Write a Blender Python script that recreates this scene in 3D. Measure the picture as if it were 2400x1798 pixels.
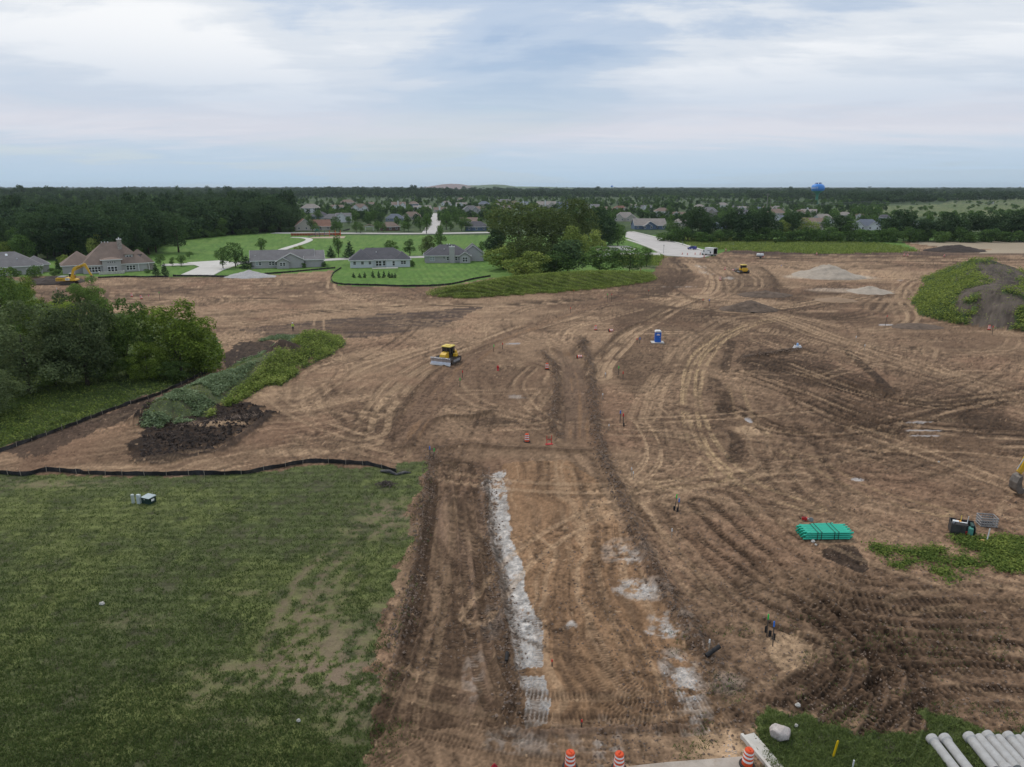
import bpy, bmesh, math, random
import numpy as np
from mathutils import Vector, Matrix, Euler
R = math.radians
random.seed(7)
sc = bpy.context.scene
for o in list(bpy.data.objects): bpy.data.objects.remove(o)
COL = sc.collection

# ---------------------------------------------------------------- camera
CAMH = 30.0                      # drone height above the site
FPX, PW, PH, V0 = 1664.0, 2400.0, 1798.0, 436.0
PITCH = math.atan((PH/2 - V0)/FPX)
cam_d = bpy.data.cameras.new('camera'); cam = bpy.data.objects.new('camera', cam_d); COL.objects.link(cam)
cam_d.sensor_fit = 'HORIZONTAL'; cam_d.sensor_width = 36.0; cam_d.lens = 36.0*FPX/PW
cam_d.clip_start = 0.5; cam_d.clip_end = 40000
cam.location = (0, 0, CAMH); cam.rotation_euler = (math.pi/2 - PITCH, 0, 0)
sc.camera = cam

HAZE = 4.2e-5                      # haze density per metre
# ---------------------------------------------------------------- sky, sun, exposure
SUN_EL, SUN_AZ = R(52), R(-38)   # azimuth from +Y, clockwise: ahead and to the left, behind thin cloud
world = bpy.data.worlds.new('World'); sc.world = world; world.use_nodes = True
wn = world.node_tree; wn.nodes.clear()
SKY_X, SKY_Y = 2.9, 9.0
def wnode(t, **k):
    n = wn.nodes.new(t)
    for a, b in k.items(): setattr(n, a, b)
    return n
def wl(a, b): wn.links.new(a, b)
def wmath(op, a, b=None, clamp=False):
    n = wnode('ShaderNodeMath', operation=op, use_clamp=clamp)
    for i, x in enumerate((a, b)):
        if x is None: continue
        if isinstance(x, (int, float)): n.inputs[i].default_value = x
        else: wl(x, n.inputs[i])
    return n.outputs[0]
def wramp(x, stops, interp='EASE'):
    n = wnode('ShaderNodeValToRGB'); e = n.color_ramp; e.interpolation = interp
    while len(e.elements) < len(stops): e.elements.new(0.5)
    for el, (p, c) in zip(e.elements, stops):
        el.position = p; el.color = (*c, 1) if len(c) == 3 else c
    wl(x, n.inputs[0]); return n.outputs[0]
w_out = wnode('ShaderNodeOutputWorld')
sky = wnode('ShaderNodeTexSky'); sky.sky_type = 'NISHITA'; sky.sun_disc = False
sky.sun_elevation = SUN_EL; sky.sun_rotation = SUN_AZ; sky.altitude = 200; sky.air_density = 1.0; sky.dust_density = 1.2
bg_sky = wnode('ShaderNodeBackground'); bg_sky.inputs[1].default_value = 0.10; wl(sky.outputs[0], bg_sky.inputs[0])
tc = wnode('ShaderNodeTexCoord'); sep = wnode('ShaderNodeSeparateXYZ'); wl(tc.outputs['Generated'], sep.inputs[0])
zc = wmath('MAXIMUM', sep.outputs[2], 0.0)
den = wmath('ADD', zc, 0.075)
px_ = wmath('DIVIDE', sep.outputs[0], den); py_ = wmath('DIVIDE', sep.outputs[1], den)
comb = wnode('ShaderNodeCombineXYZ'); wl(px_, comb.inputs[0]); wl(py_, comb.inputs[1])
def cloud_noise(loc, scale, rot, ns, detail, rough, dist):
    mp = wnode('ShaderNodeMapping'); mp.inputs['Location'].default_value = loc
    mp.inputs['Rotation'].default_value = (0, 0, rot); mp.inputs['Scale'].default_value = scale
    wl(comb.outputs[0], mp.inputs[0])
    nz = wnode('ShaderNodeTexNoise'); nz.inputs['Scale'].default_value = ns; nz.inputs['Detail'].default_value = detail
    nz.inputs['Roughness'].default_value = rough; nz.inputs['Distortion'].default_value = dist
    wl(mp.outputs[0], nz.inputs['Vector']); return nz.outputs['Fac']
big = cloud_noise((SKY_X, SKY_Y, 0), (1, 0.55, 1), R(-12), 0.24, 2, 0.5, 0.2)
mid = cloud_noise((0.4, 2.2, 0), (0.8, 1.0, 1), R(-18), 0.75, 9, 0.58, 0.6)
fine = cloud_noise((5.1, 0.3, 2), (0.45, 1.25, 1), R(8), 2.0, 9, 0.62, 0.3)
m0 = wmath('ADD', wmath('MULTIPLY', big, 1.25), wmath('MULTIPLY', mid, 0.55))
m0 = wmath('MULTIPLY', wmath('ADD', m0, wmath('MULTIPLY', fine, 0.26)), 0.508)
cover = wramp(m0, [(0.36, (0.35, 0.35, 0.35)), (0.46, (0.78, 0.78, 0.78)), (0.54, (1, 1, 1))])
bright = wramp(m0, [(0.43, (0.33, 0.44, 0.62)), (0.485, (0.50, 0.585, 0.715)), (0.53, (0.69, 0.735, 0.795)), (0.58, (0.87, 0.885, 0.905))])
hz_f = wramp(zc, [(0.0, (1, 1, 1)), (0.07, (0.80, 0.80, 0.80)), (0.20, (0, 0, 0))])
lowc = wramp(wmath('ADD', zc, wmath('MULTIPLY', wmath('SUBTRACT', fine, 0.5), 0.05)), [(0.0, (0.43, 0.56, 0.69)), (0.035, (0.45, 0.565, 0.69)), (0.07, (0.60, 0.62, 0.70)), (0.11, (0.47, 0.56, 0.69)), (0.16, (0.50, 0.58, 0.70))])
low = wnode('ShaderNodeMixRGB'); low.blend_type = 'MIX'
wl(hz_f, low.inputs[0]); wl(bright, low.inputs[1]); wl(lowc, low.inputs[2])
bg_cl = wnode('ShaderNodeBackground'); bg_cl.inputs[1].default_value = 1.0; wl(low.outputs[0], bg_cl.inputs[0])
fac = wmath('MAXIMUM', cover, wmath('MULTIPLY', hz_f, 0.9), True)
mixw = wnode('ShaderNodeMixShader'); wl(fac, mixw.inputs[0]); wl(bg_sky.outputs[0], mixw.inputs[1]); wl(bg_cl.outputs[0], mixw.inputs[2])
wl(mixw.outputs[0], w_out.inputs[0])
world.cycles.sampling_method = 'MANUAL'; world.cycles.sample_map_resolution = 512

sun_d = bpy.data.lights.new('sun', 'SUN'); sun = bpy.data.objects.new('sun', sun_d); COL.objects.link(sun)
sun_d.energy = 1.5; sun_d.angle = R(14); sun_d.color = (1.0, 0.93, 0.84)
sdir = Vector((math.sin(SUN_AZ)*math.cos(SUN_EL), math.cos(SUN_AZ)*math.cos(SUN_EL), math.sin(SUN_EL)))
sun.rotation_euler = sdir.to_track_quat('Z', 'Y').to_euler(); sun.location = sdir*400
sc.view_settings.view_transform = 'Standard'; sc.view_settings.look = 'None'
sc.view_settings.exposure = 0.12; sc.view_settings.gamma = 1.0; sc.view_settings.use_curve_mapping = False
sc.render.engine = 'CYCLES'
sc.cycles.max_bounces = 5; sc.cycles.diffuse_bounces = 2; sc.cycles.glossy_bounces = 2
sc.cycles.transmission_bounces = 3; sc.cycles.transparent_max_bounces = 4; sc.cycles.volume_bounces = 0
sc.cycles.use_denoising = True

# ---------------------------------------------------------------- helpers
def P(u, v, z=0.0):
    """photo pixel -> point on the level z"""
    dx = (u - PW/2)/FPX; dz = -(v - PH/2)/FPX
    cy = math.cos(PITCH) + dz*math.sin(PITCH); cz = -math.sin(PITCH) + dz*math.cos(PITCH)
    t = (z - CAMH)/cz
    return (dx*t, cy*t)
def ppm(v):
    """photo pixels per metre for something standing on the ground at row v"""
    x, y = P(1200, v); return FPX/(y*math.cos(PITCH) + CAMH*math.sin(PITCH))
def mesh(name, verts, faces, mat=None, smooth=False):
    m = bpy.data.meshes.new(name); m.from_pydata([tuple(map(float, v)) for v in verts], [], [tuple(map(int, f)) for f in faces]); m.update()
    if mat: m.materials.append(mat)
    if smooth: m.polygons.foreach_set('use_smooth', [True]*len(m.polygons))
    return m
def obj(name, data, parent=None, loc=None, rot=None, scale=None):
    o = bpy.data.objects.new(name, data); COL.objects.link(o)
    if parent: o.parent = parent
    if loc is not None: o.location = loc
    if rot is not None: o.rotation_euler = rot if hasattr(rot, '__len__') else (0, 0, rot)
    if scale is not None: o.scale = scale if hasattr(scale, '__len__') else (scale,)*3
    return o
def tag(o, label, cat=None, group=None, kind=None):
    if label: o['label'] = label
    if cat: o['category'] = cat
    if group: o['group'] = group
    if kind: o['kind'] = kind
    return o
def thing(name, label, cat, loc=(0, 0, 0), rot=0, group=None, scale=None):
    return tag(obj(name, None, None, loc, rot, scale), label, cat, group)
def copy_tree(o, parent=None):
    c = o.copy(); COL.objects.link(c); c.parent = parent
    for ch in o.children: copy_tree(ch, c)
    return c

class MB:
    """collects solids into one mesh"""
    def __init__(s): s.v = []; s.f = []
    def add(s, v, f, M=None):
        b = len(s.v)
        s.v += [tuple(M @ Vector(p)) for p in v] if M is not None else [tuple(p) for p in v]
        s.f += [tuple(i + b for i in q) for q in f]; return s
    def box(s, x0, x1, y0, y1, z0, z1, M=None, tx=0, ty=0):
        v = [(x0, y0, z0), (x1, y0, z0), (x1, y1, z0), (x0, y1, z0),
             (x0+tx, y0+ty, z1), (x1-tx, y0+ty, z1), (x1-tx, y1-ty, z1), (x0+tx, y1-ty, z1)]
        return s.add(v, [(3, 2, 1, 0), (4, 5, 6, 7), (0, 1, 5, 4), (1, 2, 6, 5), (2, 3, 7, 6), (3, 0, 4, 7)], M)
    def prism(s, pts, a0, a1, axis='y', M=None):
        """polygon pts (in the two other axes, counter-clockwise) swept along axis"""
        def mk(p, a): return (a, p[0], p[1]) if axis == 'x' else (p[0], a, p[1]) if axis == 'y' else (p[0], p[1], a)
        n = len(pts); v = [mk(p, a0) for p in pts] + [mk(p, a1) for p in pts]
        f = [tuple(range(n)), tuple(range(2*n-1, n-1, -1))] + [(i, i+n, (i+1) % n+n, (i+1) % n) for i in range(n)]
        if axis != 'y': f = [q[::-1] for q in f]
        return s.add(v, f, M)
    def tube(s, pts, rad, n=8, cap=True):
        pts = [Vector(p) for p in pts]; rs = rad if hasattr(rad, '__len__') else [rad]*len(pts)
        b = len(s.v)
        for i, p in enumerate(pts):
            d = (pts[min(i+1, len(pts)-1)] - pts[max(i-1, 0)]).normalized()
            a = d.cross(Vector((0, 0, 1)) if abs(d.z) < .9 else Vector((1, 0, 0))).normalized(); c = a.cross(d)
            for k in range(n):
                t = 2*math.pi*k/n; s.v.append(tuple(p + a*math.cos(t)*rs[i] + c*math.sin(t)*rs[i]))
        for i in range(len(pts)-1):
            for k in range(n):
                s.f.append((b+i*n+k, b+i*n+(k+1) % n, b+(i+1)*n+(k+1) % n, b+(i+1)*n+k))
        if cap:
            s.f.append(tuple(b+k for k in range(n))[::-1]); s.f.append(tuple(b+(len(pts)-1)*n+k for k in range(n)))
        return s
    def lathe(s, prof, n=16, M=None):
        v = []; f = []
        for r, z in prof:
            for k in range(n):
                t = 2*math.pi*k/n; v.append((r*math.cos(t), r*math.sin(t), z))
        for i in range(len(prof)-1):
            for k in range(n): f.append((i*n+k, i*n+(k+1) % n, (i+1)*n+(k+1) % n, (i+1)*n+k))
        f.append(tuple(range(n))[::-1]); f.append(tuple((len(prof)-1)*n+k for k in range(n)))
        return s.add(v, f, M)
    def data(s, name, mat=None, smooth=False): return mesh(name, s.v, s.f, mat, smooth)
    def build(s, name, mat=None, parent=None, smooth=False, loc=None, rot=None): return obj(name, s.data(name, mat, smooth), parent, loc, rot)
def bevel(o, w=0.03, seg=2):
    m = o.modifiers.new('bevel', 'BEVEL'); m.width = w; m.segments = seg; m.limit_method = 'ANGLE'; m.angle_limit = R(35); return o

# ---------------------------------------------------------------- materials
def mat(name, col, rough=0.7, metal=0.0, var=0.12, vscale=3.0, bump=0.0, bscale=20.0, spec=0.3, hue=None, dirt=None):
    """principled material with procedural colour variation, optional grime and bump"""
    m = bpy.data.materials.new(name); m.use_nodes = True; nt = m.node_tree; N = nt.nodes; L = nt.links
    b = N['Principled BSDF']; b.inputs['Roughness'].default_value = rough; b.inputs['Metallic'].default_value = metal
    b.inputs['Specular IOR Level'].default_value = spec
    t = N.new('ShaderNodeTexCoord'); nz = N.new('ShaderNodeTexNoise'); nz.inputs['Scale'].default_value = vscale
    nz.inputs['Detail'].default_value = 5; nz.inputs['Roughness'].default_value = 0.65; L.new(t.outputs['Object'], nz.inputs['Vector'])
    r = N.new('ShaderNodeValToRGB'); c2 = hue or col
    r.color_ramp.elements[0].position = 0.3; r.color_ramp.elements[1].position = 0.7
    r.color_ramp.elements[0].color = (*[c*(1-var) for c in col], 1); r.color_ramp.elements[1].color = (*[min(1, c*(1+var)) for c in c2], 1)
    L.new(nz.outputs['Fac'], r.inputs[0]); out = r.outputs[0]
    if dirt:
        n2 = N.new('ShaderNodeTexNoise'); n2.inputs['Scale'].default_value = vscale*0.7; n2.inputs['Detail'].default_value = 8; n2.inputs['Roughness'].default_value = 0.75
        L.new(t.outputs['Object'], n2.inputs['Vector'])
        r2 = N.new('ShaderNodeValToRGB'); r2.color_ramp.elements[0].position = 0.45; r2.color_ramp.elements[1].position = 0.75
        L.new(n2.outputs['Fac'], r2.inputs[0]); mx = N.new('ShaderNodeMixRGB'); L.new(r2.outputs[0], mx.inputs[0]); L.new(out, mx.inputs[1]); mx.inputs[2].default_value = (*dirt, 1); out = mx.outputs[0]
    L.new(out, b.inputs['Base Color'])
    if bump:
        n3 = N.new('ShaderNodeTexNoise'); n3.inputs['Scale'].default_value = bscale; n3.inputs['Detail'].default_value = 4; L.new(t.outputs['Object'], n3.inputs['Vector'])
        bp = N.new('ShaderNodeBump'); bp.inputs['Strength'].default_value = bump; bp.inputs['Distance'].default_value = 0.05
        L.new(n3.outputs['Fac'], bp.inputs['Height']); L.new(bp.outputs[0], b.inputs['Normal'])
    return m
def leaf_mat(name, c1, c2, trans=0.25, clump=0.45, objvar=0.35):
    """leaves: colour differs per leaf, per clump and per tree; some light passes through"""
    m = bpy.data.materials.new(name); m.use_nodes = True; nt = m.node_tree; N = nt.nodes; L = nt.links; N.remove(N['Principled BSDF'])
    g = N.new('ShaderNodeNewGeometry'); oi = N.new('ShaderNodeObjectInfo'); t = N.new('ShaderNodeTexCoord')
    nz = N.new('ShaderNodeTexNoise'); nz.inputs['Scale'].default_value = clump; nz.inputs['Detail'].default_value = 3; L.new(g.outputs['Position'], nz.inputs['Vector'])
    a = N.new('ShaderNodeMath'); a.operation = 'MULTIPLY_ADD'; L.new(g.outputs['Random Per Island'], a.inputs[0]); a.inputs[1].default_value = 0.55; a.inputs[2].default_value = -0.27
    b = N.new('ShaderNodeMath'); b.operation = 'ADD'; L.new(a.outputs[0], b.inputs[0]); L.new(nz.outputs['Fac'], b.inputs[1])
    c = N.new('ShaderNodeMath'); c.operation = 'MULTIPLY_ADD'; L.new(oi.outputs['Random'], c.inputs[0]); c.inputs[1].default_value = objvar; c.inputs[2].default_value = -objvar/2
    d = N.new('ShaderNodeMath'); d.operation = 'ADD'; d.use_clamp = True; L.new(b.outputs[0], d.inputs[0]); L.new(c.outputs[0], d.inputs[1])
    r = N.new('ShaderNodeValToRGB'); r.color_ramp.elements[0].position = 0.2; r.color_ramp.elements[1].position = 0.85
    r.color_ramp.elements[0].color = (*c1, 1); r.color_ramp.elements[1].color = (*c2, 1); L.new(d.outputs[0], r.inputs[0])
    df = N.new('ShaderNodeBsdfDiffuse'); tr = N.new('ShaderNodeBsdfTranslucent'); mx = N.new('ShaderNodeMixShader'); mx.inputs[0].default_value = trans
    L.new(r.outputs[0], df.inputs[0]); L.new(r.outputs[0], tr.inputs[0]); L.new(df.outputs[0], mx.inputs[1]); L.new(tr.outputs[0], mx.inputs[2])
    L.new(mx.outputs[0], N['Material Output'].inputs[0]); return m
def ground_mat(name, gs, gamp, bscale, bump, rough=0.95):
    """ground: soil or grass colour from the surface's own 'col' attribute, broken up by grain; 'wet' lowers the roughness"""
    m = bpy.data.materials.new(name); m.use_nodes = True; nt = m.node_tree; N = nt.nodes; L = nt.links
    b = N['Principled BSDF']; b.inputs['Specular IOR Level'].default_value = 0.18
    at = N.new('ShaderNodeAttribute'); at.attribute_name = 'col'; t = N.new('ShaderNodeNewGeometry')
    n1 = N.new('ShaderNodeTexNoise'); n1.inputs['Scale'].default_value = gs; n1.inputs['Detail'].default_value = 6; n1.inputs['Roughness'].default_value = 0.7; L.new(t.outputs['Position'], n1.inputs['Vector'])
    k = N.new('ShaderNodeMath'); k.operation = 'MULTIPLY_ADD'; L.new(n1.outputs['Fac'], k.inputs[0]); k.inputs[1].default_value = gamp*2; k.inputs[2].default_value = 1-gamp
    mx = N.new('ShaderNodeVectorMath'); mx.operation = 'SCALE'; L.new(at.outputs['Color'], mx.inputs[0]); L.new(k.outputs[0], mx.inputs['Scale'])
    L.new(mx.outputs[0], b.inputs['Base Color'])
    w = N.new('ShaderNodeAttribute'); w.attribute_name = 'wet'
    rr = N.new('ShaderNodeMapRange'); rr.inputs['To Min'].default_value = rough; rr.inputs['To Max'].default_value = 0.06; L.new(w.outputs['Fac'], rr.inputs[0]); L.new(rr.outputs[0], b.inputs['Roughness'])
    sp = N.new('ShaderNodeMapRange'); sp.inputs['To Min'].default_value = 0.15; sp.inputs['To Max'].default_value = 0.9; L.new(w.outputs['Fac'], sp.inputs[0]); L.new(sp.outputs[0], b.inputs['Specular IOR Level'])
    n2 = N.new('ShaderNodeTexNoise'); n2.inputs['Scale'].default_value = bscale; n2.inputs['Detail'].default_value = 6; n2.inputs['Roughness'].default_value = 0.65; L.new(t.outputs['Position'], n2.inputs['Vector'])
    bp = N.new('ShaderNodeBump'); bp.inputs['Distance'].default_value = 0.12; L.new(n2.outputs['Fac'], bp.inputs['Height'])
    iv = N.new('ShaderNodeMath'); iv.operation = 'MULTIPLY_ADD'; L.new(w.outputs['Fac'], iv.inputs[0]); iv.inputs[1].default_value = -bump; iv.inputs[2].default_value = bump; L.new(iv.outputs[0], bp.inputs['Strength'])
    L.new(bp.outputs[0], b.inputs['Normal']); return m

# ---------------------------------------------------------------- noise on arrays
_TB = np.random.RandomState(3).rand(512, 512).astype(np.float32)
def vn(x, y, seed=0):
    fx = np.floor(x); fy = np.floor(y); ix = fx.astype(np.int32)+seed*37; iy = fy.astype(np.int32)+seed*101
    fx = (x-fx).astype(np.float32); fy = (y-fy).astype(np.float32); fx = fx*fx*(3-2*fx); fy = fy*fy*(3-2*fy)
    ix0 = ix & 511; iy0 = iy & 511; ix1 = (ix+1) & 511; iy1 = (iy+1) & 511
    a = _TB[ix0, iy0]; b = _TB[ix1, iy0]; c = _TB[ix0, iy1]; d = _TB[ix1, iy1]
    return a+(b-a)*fx+(c-a)*fy+(a-b-c+d)*fx*fy
def fbm(x, y, seed=0, o=4, g=0.55):
    s = 0; a = 1; t = 0
    for i in range(o):
        s = s+a*vn(x*2**i+17.3*i, y*2**i-9.1*i, seed+i*7); t += a; a *= g
    return s/t
def ss(x, a, b): t = np.clip((x-a)/(b-a), 0, 1); return t*t*(3-2*t)
def inpoly(x, y, poly):
    r = np.zeros(x.shape, bool); n = len(poly)
    for i in range(n):
        x0, y0 = poly[i]; x1, y1 = poly[(i+1) % n]
        if y0 == y1: continue
        c = ((y0 > y) != (y1 > y)) & (x < (x1-x0)*(y-y0)/(y1-y0)+x0); r ^= c
    return r
def W(pts): return [P(*p) for p in pts]
def spline(pts, step=2.0):
    """smooth path through points"""
    p = np.array(pts, float); p = np.vstack([2*p[0]-p[1], p, 2*p[-1]-p[-2]]); out = []
    for i in range(1, len(p)-2):
        n = max(2, int(np.linalg.norm(p[i+1]-p[i])/step))
        for k in range(n):
            t = k/n; out.append(0.5*((2*p[i])+(-p[i-1]+p[i+1])*t+(2*p[i-1]-5*p[i]+4*p[i+1]-p[i+2])*t*t+(-p[i-1]+3*p[i]-3*p[i+1]+p[i+2])*t**3))
    out.append(p[-2]); return np.array(out)

# ================================================================ GROUND
# one height field, finer where it is close, cut into soil, grass, lawn and meadow sheets
STEP = 2.5
Vr = np.concatenate([[439.3, 440.2], np.arange(441, 545, 1.5), np.arange(545, 1850, STEP), np.arange(1850, 2700, 40)])[::-1]
Uc = np.concatenate([np.arange(-1500, -60, 40), np.arange(-60, 2460, STEP), np.arange(2460, 3900, 40)])
_dz = -(Vr-PH/2)/FPX; _cy = math.cos(PITCH)+_dz*math.sin(PITCH); _cz = -math.sin(PITCH)+_dz*math.cos(PITCH); _t = -CAMH/_cz
Yr = _cy*_t; Dr = _t                      # distance and depth of each row
X = ((Uc-PW/2)/FPX)[None, :]*Dr[:, None]; Y = np.repeat(Yr[:, None], len(Uc), 1)
NR, NC = X.shape
H = np.zeros_like(X); WET = np.zeros_like(X)
cell = np.repeat((STEP*Dr/FPX)[:, None], NC, 1)      # sample spacing in metres
def lod(size): return np.clip(size/(cell*2.2), 0, 1)    # fade relief the sheet is too coarse to carry
def C(*c): return np.array(c, float)
def mix(col, c, a): col += (c-col)*a[..., None]

MID, DARK, TAN, ORG, WHT, BLK, RED = C(.178,.121,.082), C(.092,.062,.042), C(.375,.272,.182), C(.245,.155,.092), C(.52,.505,.49), C(.044,.032,.025), C(.255,.158,.108)
wx = (fbm(X/9, Y/9, 3, 3)-.5); wy = (fbm(X/9, Y/9, 5, 3)-.5)          # domain warp
XX, YY = X+wx*5, Y+wy*5
n_big = fbm(XX/28, YY/28, 11, 4); n_mid = fbm(XX/6.5, YY/6.5, 12, 4); n_sm = fbm(X/1.5, Y/1.5, 13, 4); n_fi = fbm(X/.38, Y/.38, 14, 3, .7)
def streak(ang, L, w, seed, o=4):
    c, s = math.cos(R(ang)), math.sin(R(ang)); return fbm((XX*c+YY*s)/L, (-XX*s+YY*c)/w, seed, o, .6)
st_road = streak(91, 26, .55, 21); st_left = streak(35, 14, .7, 22); st_right = streak(-32, 16, .6, 23); st_far = streak(4, 30, 1.6, 24)
uu = np.repeat(Uc[None, :], NR, 0); vv = np.repeat(Vr[:, None], NC, 1)
JX, JY = fbm(X/2.6, Y/2.6, 40, 5, .65)-.5, fbm(X/2.6, Y/2.6, 43, 5, .65)-.5
def patch(pts, soft=1.0, jit=0.8, seed=40):
    """ragged area mask from an outline, world space"""
    return inpoly(X+JX*4*jit, Y+JY*4*jit, W(pts))
def blob(u, v, rx, ry, ang=0, p=1.0):
    """soft round mask in metres round a point"""
    x0, y0 = P(u, v); c, s = math.cos(R(ang)), math.sin(R(ang)); dx, dy = X-x0+wx*rx*.6, Y-y0+wy*ry*.6
    return np.sqrt(((dx*c+dy*s)/rx)**2+((-dx*s+dy*c)/ry)**2)

soil = np.empty(X.shape+(3,)); soil[:] = MID
far_w = ss(Y, 110, 170); rgt = ss(X/np.maximum(Y, 1), .05, .22)*(1-far_w); lft = ss(-X/np.maximum(Y, 1), .08, .25)*(1-far_w)*ss(Y, 62, 72)
mix(soil, TAN, ss(n_big+.35*(n_mid-.5), .45, .68)*(.22+.22*lft+.2*far_w))
mix(soil, DARK, ss(1-n_big+.5*(n_mid-.5), .50, .74)*.55)
stk = far_w*st_far+(1-far_w)*(rgt*st_right+lft*st_left+np.clip(1-rgt-lft, 0, 1)*(.5*st_road+.5*n_mid))
mix(soil, TAN, ss(stk, .55, .72)*(.28+.25*lft+.15*far_w)); mix(soil, DARK, ss(1-stk, .54, .74)*.45)
mix(soil, RED, ss(fbm(XX/14, YY/14, 31, 3), .55, .75)*.3)
mix(soil, TAN, ss(n_sm+.4*(n_mid-.5), .66, .82)*.26); mix(soil, DARK, ss(1-n_sm+.4*(.5-n_mid), .62, .80)*.4)

# ---- height: gentle swell, clods, berms, piles
H += (fbm(X/40, Y/40, 50, 3)-.5)*.5
rough = ss(fbm(XX/11, YY/11, 51, 3)+.25*rgt, .42, .72)
H += ((n_sm-.5)*.10*lod(1.5)+(n_fi-.5)*.09*lod(.38))*(.35+rough)

def near(path, half):
    """signed distance from and length along a path, for the part of the sheet around it"""
    p = np.asarray(path, float); lo, hi = p.min(0)-half-1, p.max(0)+half+1
    r0 = max(0, np.searchsorted(Yr, max(lo[1], 20))-1); r1 = min(NR, np.searchsorted(Yr, hi[1])+1)
    D = np.full((r1-r0, NC), 1e9); S = np.zeros((r1-r0, NC)); s0 = 0.0
    for i in range(len(p)-1):
        a, b = p[i], p[i+1]; L = float(np.hypot(*(b-a)))
        if L < 1e-6: continue
        ya, yb = min(a[1], b[1])-half, max(a[1], b[1])+half
        q0 = max(r0, np.searchsorted(Yr, max(ya, 20))-1); q1 = min(r1, np.searchsorted(Yr, yb)+1)
        if q1 <= q0: s0 += L; continue
        xa, xb = min(a[0], b[0])-half, max(a[0], b[0])+half; us = [PW/2+FPX*x/d for x in (xa, xb) for d in (Dr[q0], Dr[q1-1])]
        c0 = max(0, np.searchsorted(Uc, min(us))-1); c1 = min(NC, np.searchsorted(Uc, max(us))+1)
        if c1 <= c0: s0 += L; continue
        x = X[q0:q1, c0:c1]-a[0]; y = Y[q0:q1, c0:c1]-a[1]; t = ((b-a)/L)
        al = np.clip(x*t[0]+y*t[1], 0, L); ex, ey = x-al*t[0], y-al*t[1]
        d = np.sqrt(ex*ex+ey*ey); sg = np.sign(x*t[1]-y*t[0]); sg[sg == 0] = 1
        Dv = D[q0-r0:q1-r0, c0:c1]; Sv = S[q0-r0:q1-r0, c0:c1]; m = d < np.abs(Dv)
        Dv[m] = (d*sg)[m]; Sv[m] = (s0+al)[m]; s0 += L
    return slice(r0, r1), D, S, s0

def mound(pts, half, top, col=None, pw=1.0, seed=60, rag=.35):
    sl, D, S, L = near(spline(W(pts), 3), half*1.3); n = fbm(X[sl]/(half*.8), Y[sl]/(half*.8), seed, 4)
    d = np.abs(D)/(half*(1-rag/2+rag*n)); h = np.clip(1-d, 0, 1); h = (h*h*(3-2*h))**pw
    H[sl] += h*top*(.75+.5*n); return sl, D, d, h

berm_near = W([(1012, 694), (1100, 698), (1200, 690), (1300, 682), (1400, 672), (1480, 663), (1530, 652)])
berm_path = spline([(x, y+k) for (x, y), k in zip(berm_near, (3, 7, 10, 11, 10, 7, 3))], 3)
sl_b, D_b, S_b, L_b = near(berm_path, 16)
d_b = np.abs(D_b)/(11.0*(.9+.25*fbm(X[sl_b]/7, Y[sl_b]/7, 61, 3))*(.12+.88*np.sin(np.pi*np.clip(S_b/L_b, 0, 1))**.6)); h_b = np.clip(1-d_b, 0, 1); h_b = h_b*h_b*(3-2*h_b)
H[sl_b] += h_b*3.7*(.2+.8*np.sin(np.pi*np.clip(S_b/L_b, 0, 1))**.6)
sl_h, D_h, d_h, h_h = mound([(2325, 742), (2318, 692), (2305, 658)], 17.5, 6.6, pw=.62, seed=63, rag=.35); H[sl_h] += h_h*(fbm(X[sl_h]/2.2, Y[sl_h]/2.2, 64, 4)-.5)*1.3
sl_m, D_m, d_m, h_m = mound([(400, 968), (500, 918), (600, 872), (665, 845), (730, 806)], 6.2, 2.0, seed=65)
m2 = np.clip(1-blob(655, 838, 4.6, 4.2), 0, 1); H += 1.5*m2**1.2

# ---- large soil areas (px outlines -> metres)
road = patch([(1175, 1085), (1330, 1075), (1400, 1130), (1470, 1260), (1570, 1440), (1680, 1630), (1690, 1700), (1215, 1705), (1240, 1560), (1180, 1300), (1160, 1180)], jit=.25)
mix(soil, ORG*(1.0), road*(.75*np.clip(.6+st_road, 0, 1))); mix(soil, TAN, road*ss(st_road, .56, .7)*.45); mix(soil, DARK, road*ss(1-st_road, .56, .7)*.5)
lane = patch([(1010, 1065), (1140, 1085), (1165, 1260), (1195, 1500), (1210, 1700), (880, 1710), (930, 1500), (975, 1300)], jit=.3)
st_l = streak(94, 20, .8, 25); mix(soil, DARK, lane*(.35+.5*ss(1-st_l, .45, .65))); mix(soil, C(.21,.145,.105), lane*ss(st_l, .52, .7)*.75)
blk = patch([(340, 960), (560, 950), (640, 968), (600, 1005), (520, 1050), (390, 1080), (290, 1085), (330, 1005)], jit=1.5)
mix(soil, BLK*1.05, blk*(.80+.2*ss(n_sm, .3, .6))); H += blk*(n_sm-.35)*.9*lod(1.5)
mix(soil, C(.06,.044,.035), patch([(0, 1058), (330, 933), (470, 883), (470, 905), (330, 970), (80, 1072)], jit=1.4)*.7)
mix(soil, BLK*1.3, patch([(500, 860), (560, 800), (600, 800), (640, 800), (640, 830), (560, 870)], jit=.6)*.9)
mix(soil, BLK*1.4, ss(m2, .05, .3)*.95)
mix(soil, BLK*1.1, patch([(1920, 1290), (1960, 1275), (2010, 1285), (2025, 1320), (2020, 1345), (1975, 1330), (1930, 1310)], jit=.35)*.85)
mix(soil, DARK*.9, patch([(1720, 840), (1790, 812), (1900, 830), (2000, 870), (2110, 915), (2030, 935), (1900, 905), (1760, 880)], jit=.9)*ss(st_right, .35, .5)*.8)
mix(soil, DARK*1.05, patch([(1440, 740), (1560, 715), (1760, 740), (1700, 800), (1600, 880), (1480, 930), (1430, 860)], jit=1)*.55)
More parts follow.
